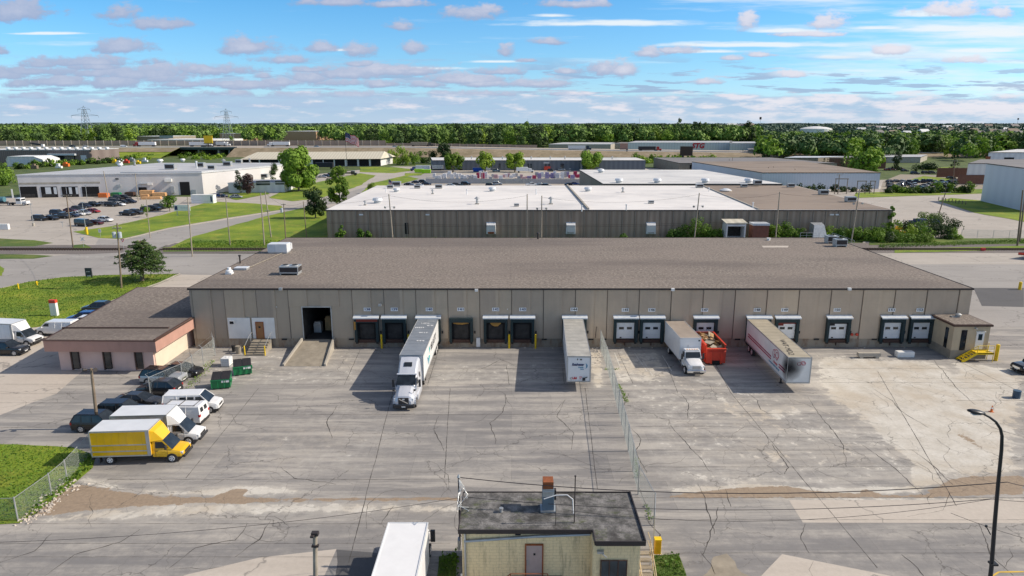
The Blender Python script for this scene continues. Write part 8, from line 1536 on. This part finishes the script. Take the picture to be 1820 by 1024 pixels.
for line in (((1098,684),(1108,700),(1114,716)),((1150,900),(1156,925)),((1075,657),(1098,657)),((1128,815),(1134,850))):
    for a,b in zip(line,line[1:]):
        A,B=np.array(G(*a)),np.array(G(*b)); n=int(np.linalg.norm(B-A)*30)+8; u=rg.uniform(0,1,n)**1.0; Pw.append(np.column_stack([A+(B-A)*u[:,None]+rg.normal(size=(n,2))*.13,rg.uniform(.01,.16,n)]))
[Pw.append(np.column_stack([np.array(G(335,690))+(np.array(G(380,640))-np.array(G(335,690)))*q[:,None]+rg.normal(size=(260,2))*.35,rg.uniform(.01,.2,260)])) for q in [rg.uniform(0,1,260)]]; Pw=np.vstack(Pw); Nw=rg.normal(size=Pw.shape); Nw/=np.linalg.norm(Nw,axis=1,keepdims=True); o=bpy.data.objects.new('crack_weeds',quads(Pw,Nw,.08,rg,'crack_weeds',LEAF['weed'])); COL.objects.link(o); tag(o,kind='stuff')
# rubble at the fence corner and wall debris
r_=random.Random(31); m=MB()
for k in range(260):
    if k<150: f=r_.random(); a=G(45,928); b=G(130,855); x=a[0]+(b[0]-a[0])*f+r_.gauss(0,.5); y=a[1]+(b[1]-a[1])*f+r_.gauss(0,.5)
    elif k<200: x,y=G(1058,600+0); x=11.0+r_.gauss(0,.5); y=r_.uniform(80,86.3)
    else: x,y=r_.uniform(-55,58),86.3+r_.gauss(0,.15)
    s=r_.uniform(.04,.16); mm=MB(Matrix.Translation((x,y,s*.3))@Matrix.Rotation(r_.uniform(0,3),4,'Z')); mm.add([(-s,-s*.7,-s*.3),(s,-s*.6,-s*.3),(s*.8,s*.7,-s*.3),(-s*.9,s*.5,-s*.3),(-s*.6,-s*.4,s*.5),(s*.6,-s*.4,s*.4),(s*.5,s*.5,s*.5),(-s*.5,s*.3,s*.4)],[(4,5,6,7),(0,1,5,4),(1,2,6,5),(2,3,7,6),(3,0,4,7)]); k0=len(m.v); m.v+=mm.v; m.f+=[tuple(i+k0 for i in f_) for f_ in mm.f]; m.mi+=mm.mi
m.build('rubble',M['pale'],kind='stuff')
# forests
def fmesh(seed,n,leaf,R_=5.5,h=15,ls=1.0):
    rng=np.random.default_rng(seed); p,nn=crown_pts(rng,R_,h*.85,n,16,lump=.42); p[:,2]+=h*.52; p[:,2]=np.abs(p[:,2])
    return quads(p,nn,ls,rng,'forest_tree',LEAF[leaf])
VAR=[fmesh(400+k,900,('far','far','dark','far','b','a','far','dark')[k%8],5+.6*(k%3),14+1.5*(k%4),.62) for k in range(8)]
rf=random.Random(55); cnt=0
def blocked(x,y):
    px=910+x*F/(y*math.cos(PT)+H*math.sin(PT))
    if y<1150 and 240<px<440 and y>770: return True
    if y<1000 and 238<px<640: return y>770 
    if y<860 and 965<px<1352: return True
    if y<1280 and 500<px<575: return y>900
    if px>1345 and y<640 and (1596<px<1705): return True
    if px>1720 and y<600: return True
    if px>1345 and y<720 and 1470<px<1610 and y>660: return True
    return False
def fpx(px,y): return (px-910)/F*(y*math.cos(PT)+H*math.sin(PT))
for k in range(280):
    if k<215:
        px=-30+k*8.7+rf.uniform(-4,4); y=rf.uniform(722,780)
        if px>1352: y=rf.uniform(600,760)
        if 238<px<640: y=rf.uniform(712,735)
        if 965<px<1352: y=rf.uniform(865,900)
    else: px=rf.uniform(1352,1860); y=rf.uniform(560,700)
    if 243<px<384 or 500<px<572: continue
    x=fpx(px,y); s=rf.uniform(.75,1.15)*(.42 if 238<px<640 else 1)*(.72 if px>1352 else 1); v=VAR[rf.randrange(8)]; s*=1.3
    o=bpy.data.objects.new('forest_tree',v); COL.objects.link(o); o.location=(x,y,hwz(x)-1 if y<720 and px<965 else 0); o.scale=(s*rf.uniform(.9,1.2),s,s*rf.uniform(.85,1.15)); o.rotation_euler=(0,0,rf.uniform(0,6.28)); tag(o,'leafy tree in the front row of the woods beyond the highway','tree','front trees of the woods beyond the highway')
def mass(name,leaf,y0,y1,dens,h,Rr,nq,seed,pxr=(-120,1940),power=1.0,hz_=None):
    rng=np.random.default_rng(seed); P_=[];N_=[];S_=[]
    area=0; N=int(dens); ys=y0*(y1/y0)**(rng.uniform(0,1,N)**power); pxs=rng.uniform(*pxr,N); 
    for y,px in zip(ys,pxs):
        x=fpx(px,y)
        if blocked(x,y): continue
        sc_=(y/900)**.5 if y>900 else 1; hh=h*rng.uniform(.6,1.3); r=Rr*sc_*rng.uniform(.8,1.25)
        d=rng.normal(size=(nq,3)); d[:,2]=abs(d[:,2])*1.0-.25; d/=np.linalg.norm(d,axis=1,keepdims=True); p=d*[r,r,hh*.45]*rng.uniform(.7,1.12,(nq,1)); p[:,2]+=hh*.58; p[:,:2]+=[x,y]; P_.append(p); nv=d+rng.normal(size=(nq,3))*.4; N_.append(nv/np.linalg.norm(nv,axis=1,keepdims=True)); S_.append(np.full(nq,r*(.22 if nq>80 else .33)))
    me=quads(np.vstack(P_),np.vstack(N_),np.concatenate(S_),rng,name,LEAF[leaf]); o=bpy.data.objects.new(name,me); COL.objects.link(o); tag(o,kind='stuff')
mass('woods','far',790,1500,2600,20,7.5,120,1,pxr=(-120,1345))
mass('woods','a',800,1300,300,19,7,120,11,pxr=(-120,1345))
mass('woods','dark',800,1400,420,21,7,110,13,pxr=(-120,1345))
mass('woods','far',900,1500,330,12,6.5,90,12,pxr=(1345,1990))
def clear2(x,y): return False
mass('east_woods','far',540,900,640,15.5,6.6,130,7,pxr=(1345,1990))
mass('east_woods','a',540,800,230,15,6.5,130,8,pxr=(1345,1990))
mass('east_woods','a',640,880,260,14,6.5,130,9,pxr=(1560,2000))
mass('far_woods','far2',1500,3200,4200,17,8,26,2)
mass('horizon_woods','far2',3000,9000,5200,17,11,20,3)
# horizon canopy floor
MB().poly([(-9000,1500,.3),(9000,1500,.3),(9000,13000,.3),(-9000,13000,.3)]).build('forest_floor',mat('forest_floor',(.035,.06,.04),.95),kind='structure')
# low hills on the far horizon
hm=MB(); secs=[]
rhh=random.Random(2)
for k in range(121):
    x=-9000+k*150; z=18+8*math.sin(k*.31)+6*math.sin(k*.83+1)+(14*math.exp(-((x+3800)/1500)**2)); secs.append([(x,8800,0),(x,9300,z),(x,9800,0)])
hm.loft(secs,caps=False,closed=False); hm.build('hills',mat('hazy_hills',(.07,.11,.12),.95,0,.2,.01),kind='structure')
# ------------------------------------------------------------------ camera, light, sky
cam=bpy.data.cameras.new('camera'); co=bpy.data.objects.new('camera',cam); COL.objects.link(co); co.location=(0,0,H); co.rotation_euler=(R(90)-PT,0,0); cam.sensor_width=36; cam.lens=36*F/1820; cam.clip_start=.5; cam.clip_end=30000; sc.camera=co
sd_=Vector((5.75,.16,4.12)).normalized(); sun=bpy.data.lights.new('sun','SUN'); so=bpy.data.objects.new('sun',sun); COL.objects.link(so); sun.energy=5.0; sun.angle=R(.53); sun.color=(1,.89,.745); so.rotation_euler=sd_.to_track_quat('Z','Y').to_euler(); so.location=(60,0,60)
w=bpy.data.worlds.new('World'); sc.world=w; w.use_nodes=True; nt=w.node_tree; nt.nodes.clear(); L_=nt.links.new
def N(t,**k):
    n=nt.nodes.new(t)
    for a,b in k.items(): setattr(n,a,b)
    return n
def MT(op,a,b=0.0,c=None,clamp=False):
    n=N('ShaderNodeMath',operation=op,use_clamp=clamp)
    for i,v in enumerate((a,b) if c is None else (a,b,c)):
        if isinstance(v,(int,float)): n.inputs[i].default_value=v
        else: L_(v,n.inputs[i])
    return n.outputs[0]
def MX(f,a,b):
    n=N('ShaderNodeMix',data_type='RGBA')
    for s,v in ((n.inputs[0],f),(n.inputs[6],a),(n.inputs[7],b)):
        if isinstance(v,(int,float)): s.default_value=v
        elif isinstance(v,tuple): s.default_value=(*v,1)
        else: L_(v,s)
    return n.outputs[2]
def MR(v,a,b,c=0,d=1,smooth=True):
    n=N('ShaderNodeMapRange',interpolation_type='SMOOTHSTEP' if smooth else 'LINEAR'); L_(v,n.inputs[0])
    for i,q in enumerate((a,b,c,d)): n.inputs[i+1].default_value=q
    return n.outputs[0]
def NS(vec,scale,det=6,rough=.55):
    n=N('ShaderNodeTexNoise'); L_(vec,n.inputs['Vector']); n.inputs['Scale'].default_value=scale; n.inputs['Detail'].default_value=det; n.inputs['Roughness'].default_value=rough; return n.outputs['Fac']
sky=N('ShaderNodeTexSky',sky_type='NISHITA'); sky.sun_disc=False; sky.sun_elevation=math.asin(sd_.z); sky.sun_rotation=math.atan2(sd_.x,sd_.y); sky.altitude=200; sky.air_density=1; sky.dust_density=.6; sky.ozone_density=1.5
tc=N('ShaderNodeTexCoord'); sp=N('ShaderNodeSeparateXYZ'); L_(tc.outputs['Generated'],sp.inputs[0]); X,Y,Z=sp.outputs
yy=MT('MAXIMUM',MT('ABSOLUTE',Y),.15); u=MT('DIVIDE',X,yy); v=MT('DIVIDE',Z,yy)
def comb(a,b):
    n=N('ShaderNodeCombineXYZ')
    for i,q in enumerate((a,b)):
        if isinstance(q,(int,float)): n.inputs[i].default_value=q
        else: L_(q,n.inputs[i])
    return n.outputs[0]
K=1.0/F
# painted positions are directions in the sky dome: u sideways, v upwards
vl=MT('MULTIPLY',MT('LOGARITHM',MT('ADD',MT('MAXIMUM',v,0),.035),2.718),2.6)
n1=NS(comb(MT('MULTIPLY',u,9.0),MT('MULTIPLY',vl,3.4)),1.0,7,.6); n1b=NS(comb(MT('MULTIPLY',u,9.0),MT('ADD',MT('MULTIPLY',vl,3.4),.35)),1.0,7,.6)
n2=NS(comb(MT('MULTIPLY',u,15),MT('MULTIPLY',v,75)),1.0,7,.6)
ncir=NS(comb(MT('MULTIPLY',u,2.6),MT('MULTIPLY',v,34)),1.0,6,.6)
gate=MR(v,.0,.10,1,0)   # more cumulus low down
thr_=MT('MULTIPLY_ADD',MR(u,-.7,.5,0,1,False),.05,.50)
bandw=MT('MULTIPLY',MR(v,.025,.06,0,1),MR(v,.085,.14,1,0))
cum=MR(MT('ADD',n1,MT('MULTIPLY',bandw,.03)),.535,.60,0,1)
cum=MT('MULTIPLY',cum,MR(v,.10,.06,0,1))
low=MR(MT('ADD',MT('MULTIPLY',n2,.5),MR(v,.012,.052,.62,0,False)),.40,.52,0,1)
# individual cumulus clouds
BL=[(160,112,110,12),(380,126,80,12),(700,128,90,14),(950,150,70,10),(0,135,60,16),(500,108,50,9),(250,134,110,20),(100,146,90,12),(610,132,80,18),(830,144,90,12),(1070,124,50,18),(450,152,80,12),(60,128,90,12),(170,120,60,9),(330,150,90,10),(500,148,60,12),(740,128,60,8),(560,125,50,8),(870,150,60,9),(300,186,120,8),(100,190,120,8),(520,188,120,7),(760,184,110,8),(20,22,62,26),(222,84,52,18),(448,86,52,19),(215,26,34,16),(280,44,60,14),(637,92,30,15),(735,88,26,14),(575,86,26,12),(635,115,26,7),(712,48,30,11),(840,25,45,16),(70,116,40,11),(92,126,18,8),(900,92,14,14),(1062,122,30,18),(1103,128,28,16),(1010,128,18,7),(1020,8,60,10),(1155,95,24,13),(1327,44,17,18),(1472,40,30,16),(1700,20,60,16),(1780,25,40,14),(600,5,60,9),(700,8,60,8),(0,92,16,10),(1200,90,40,9),(1430,62,60,5),(940,108,22,5),(888,128,46,9),(1300,104,22,7),(1350,98,26,6),(1410,134,32,7),(1720,108,38,8),(1255,146,24,7),(975,75,34,8),(1590,90,40,10),(120,148,60,7),(210,146,60,18),(290,142,70,16),(165,132,40,10),(550,140,46,16),(610,148,60,10),(680,150,46,9),(405,150,36,8),(470,136,22,7),(30,150,34,12),(345,124,22,8),(800,142,54,14),(760,150,40,9),(540,170,60,8),(400,168,50,8),(250,170,50,7),(50,172,44,7),(640,170,70,8),(850,168,80,8),(1000,168,60,6)]
f=None
nb=MT('MULTIPLY',MT('SUBTRACT',NS(comb(MT('MULTIPLY',u,22),MT('MULTIPLY',v,44)),1.0,7,.62),.5),2.1); nb3=MT('MULTIPLY',MT('SUBTRACT',NS(comb(MT('MULTIPLY',u,60),MT('MULTIPLY',v,100)),1.0,5,.65),.5),.9); nb=MT('ADD',nb,nb3)
def blob(px,py,rx,ry):
    d=ray(px,py); cu,cv=d[0]/d[1],d[2]/d[1]; a=MT('MULTIPLY',MT('SUBTRACT',u,cu),F/(rx*1.35)); b=MT('MULTIPLY',MT('SUBTRACT',v,cv),F/(ry*1.3))
    b2=MT('MAXIMUM',b,MT('MULTIPLY',b,-1.7)); return MT('SUBTRACT',1,MT('SQRT',MT('ADD',MT('MULTIPLY',a,a),MT('MULTIPLY',b2,b2)))),b
f=None; fb=None
for q in BL:
    a,b=blob(*q)
    if f is None: f=a; fb=b
    else:
        g=MT('GREATER_THAN',a,f); n=N('ShaderNodeMix',data_type='FLOAT'); L_(g,n.inputs[0]); L_(fb,n.inputs[2]); L_(b,n.inputs[3]); fb=n.outputs[0]; f=MT('MAXIMUM',f,a)
fn=MT('ADD',f,nb); bl=MR(fn,.04,.60,0,1)
cumall=MT('MAXIMUM',bl,MT('MULTIPLY',cum,.75))
# cirrus streaks
CI=[(1085,42,150,7),(1340,80,150,6),(1490,102,45,5),(1700,52,130,9),(1560,50,60,4),(735,122,95,3.5),(90,60,60,3),(880,110,46,3),(1760,60,90,10),(1660,25,70,8),(1250,92,90,4),(600,89,34,3),(1740,90,70,5),(985,28,30,4),(1400,55,60,5)]
c=None
for q in CI: a,_=blob(*q); c=a if c is None else MT('MAXIMUM',c,a)
cir=MR(MT('ADD',c,MT('MULTIPLY',MT('SUBTRACT',NS(comb(MT('MULTIPLY',u,14),MT('MULTIPLY',v,120)),1.0,6,.6),.5),1.5)),.0,.75,0,1)
cir2=MT('MULTIPLY',MR(MT('ADD',ncir,MR(u,-.2,.75,-.08,.10,False)),.5,.75,0,.8),MR(v,.02,.06,0,1))
S=sky.outputs[0]
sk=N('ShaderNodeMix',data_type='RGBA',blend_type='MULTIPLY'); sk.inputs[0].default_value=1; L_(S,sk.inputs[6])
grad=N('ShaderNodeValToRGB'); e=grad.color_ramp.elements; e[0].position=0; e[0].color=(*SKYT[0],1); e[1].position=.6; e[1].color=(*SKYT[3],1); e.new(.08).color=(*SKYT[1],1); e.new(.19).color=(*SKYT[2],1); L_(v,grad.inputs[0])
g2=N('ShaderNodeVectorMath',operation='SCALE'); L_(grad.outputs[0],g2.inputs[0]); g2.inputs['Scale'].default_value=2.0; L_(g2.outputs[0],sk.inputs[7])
cshade=MR(MT('ADD',MR(u,.1,.45,0,.32,False),MT('ADD',MT('MULTIPLY',fb,.35),MT('MULTIPLY',MT('SUBTRACT',fn,.5),.5))),-.35,.65,0,1)
cdark=(CL[0]); clite=(CL[1])
ccol=MX(MT('MULTIPLY',cshade,MR(u,-.7,.5,.38,1.0,False)),cdark,clite)
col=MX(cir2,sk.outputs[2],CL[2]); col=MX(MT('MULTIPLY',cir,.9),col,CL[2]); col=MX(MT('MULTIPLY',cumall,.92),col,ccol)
lowcol=MX(MR(MT('ADD',n2,MR(u,-.3,.7,-.06,.10,False)),.46,.66,0,1),CL[3],CL[1]); col=MX(MT('MULTIPLY',low,.9),col,lowcol)
col=MX(MT('MULTIPLY',MR(v,.0,.022,1,0),.45),col,(4.6,5.7,6.8)); bg=N('ShaderNodeBackground'); L_(col,bg.inputs[0]); bg.inputs[1].default_value=.12; wo=N('ShaderNodeOutputWorld'); L_(bg.outputs[0],wo.inputs[0])
sc.view_settings.view_transform='Standard'; sc.view_settings.look='None'; sc.view_settings.exposure=0
sc.render.engine='CYCLES'; sc.render.resolution_x=1024; sc.render.resolution_y=576
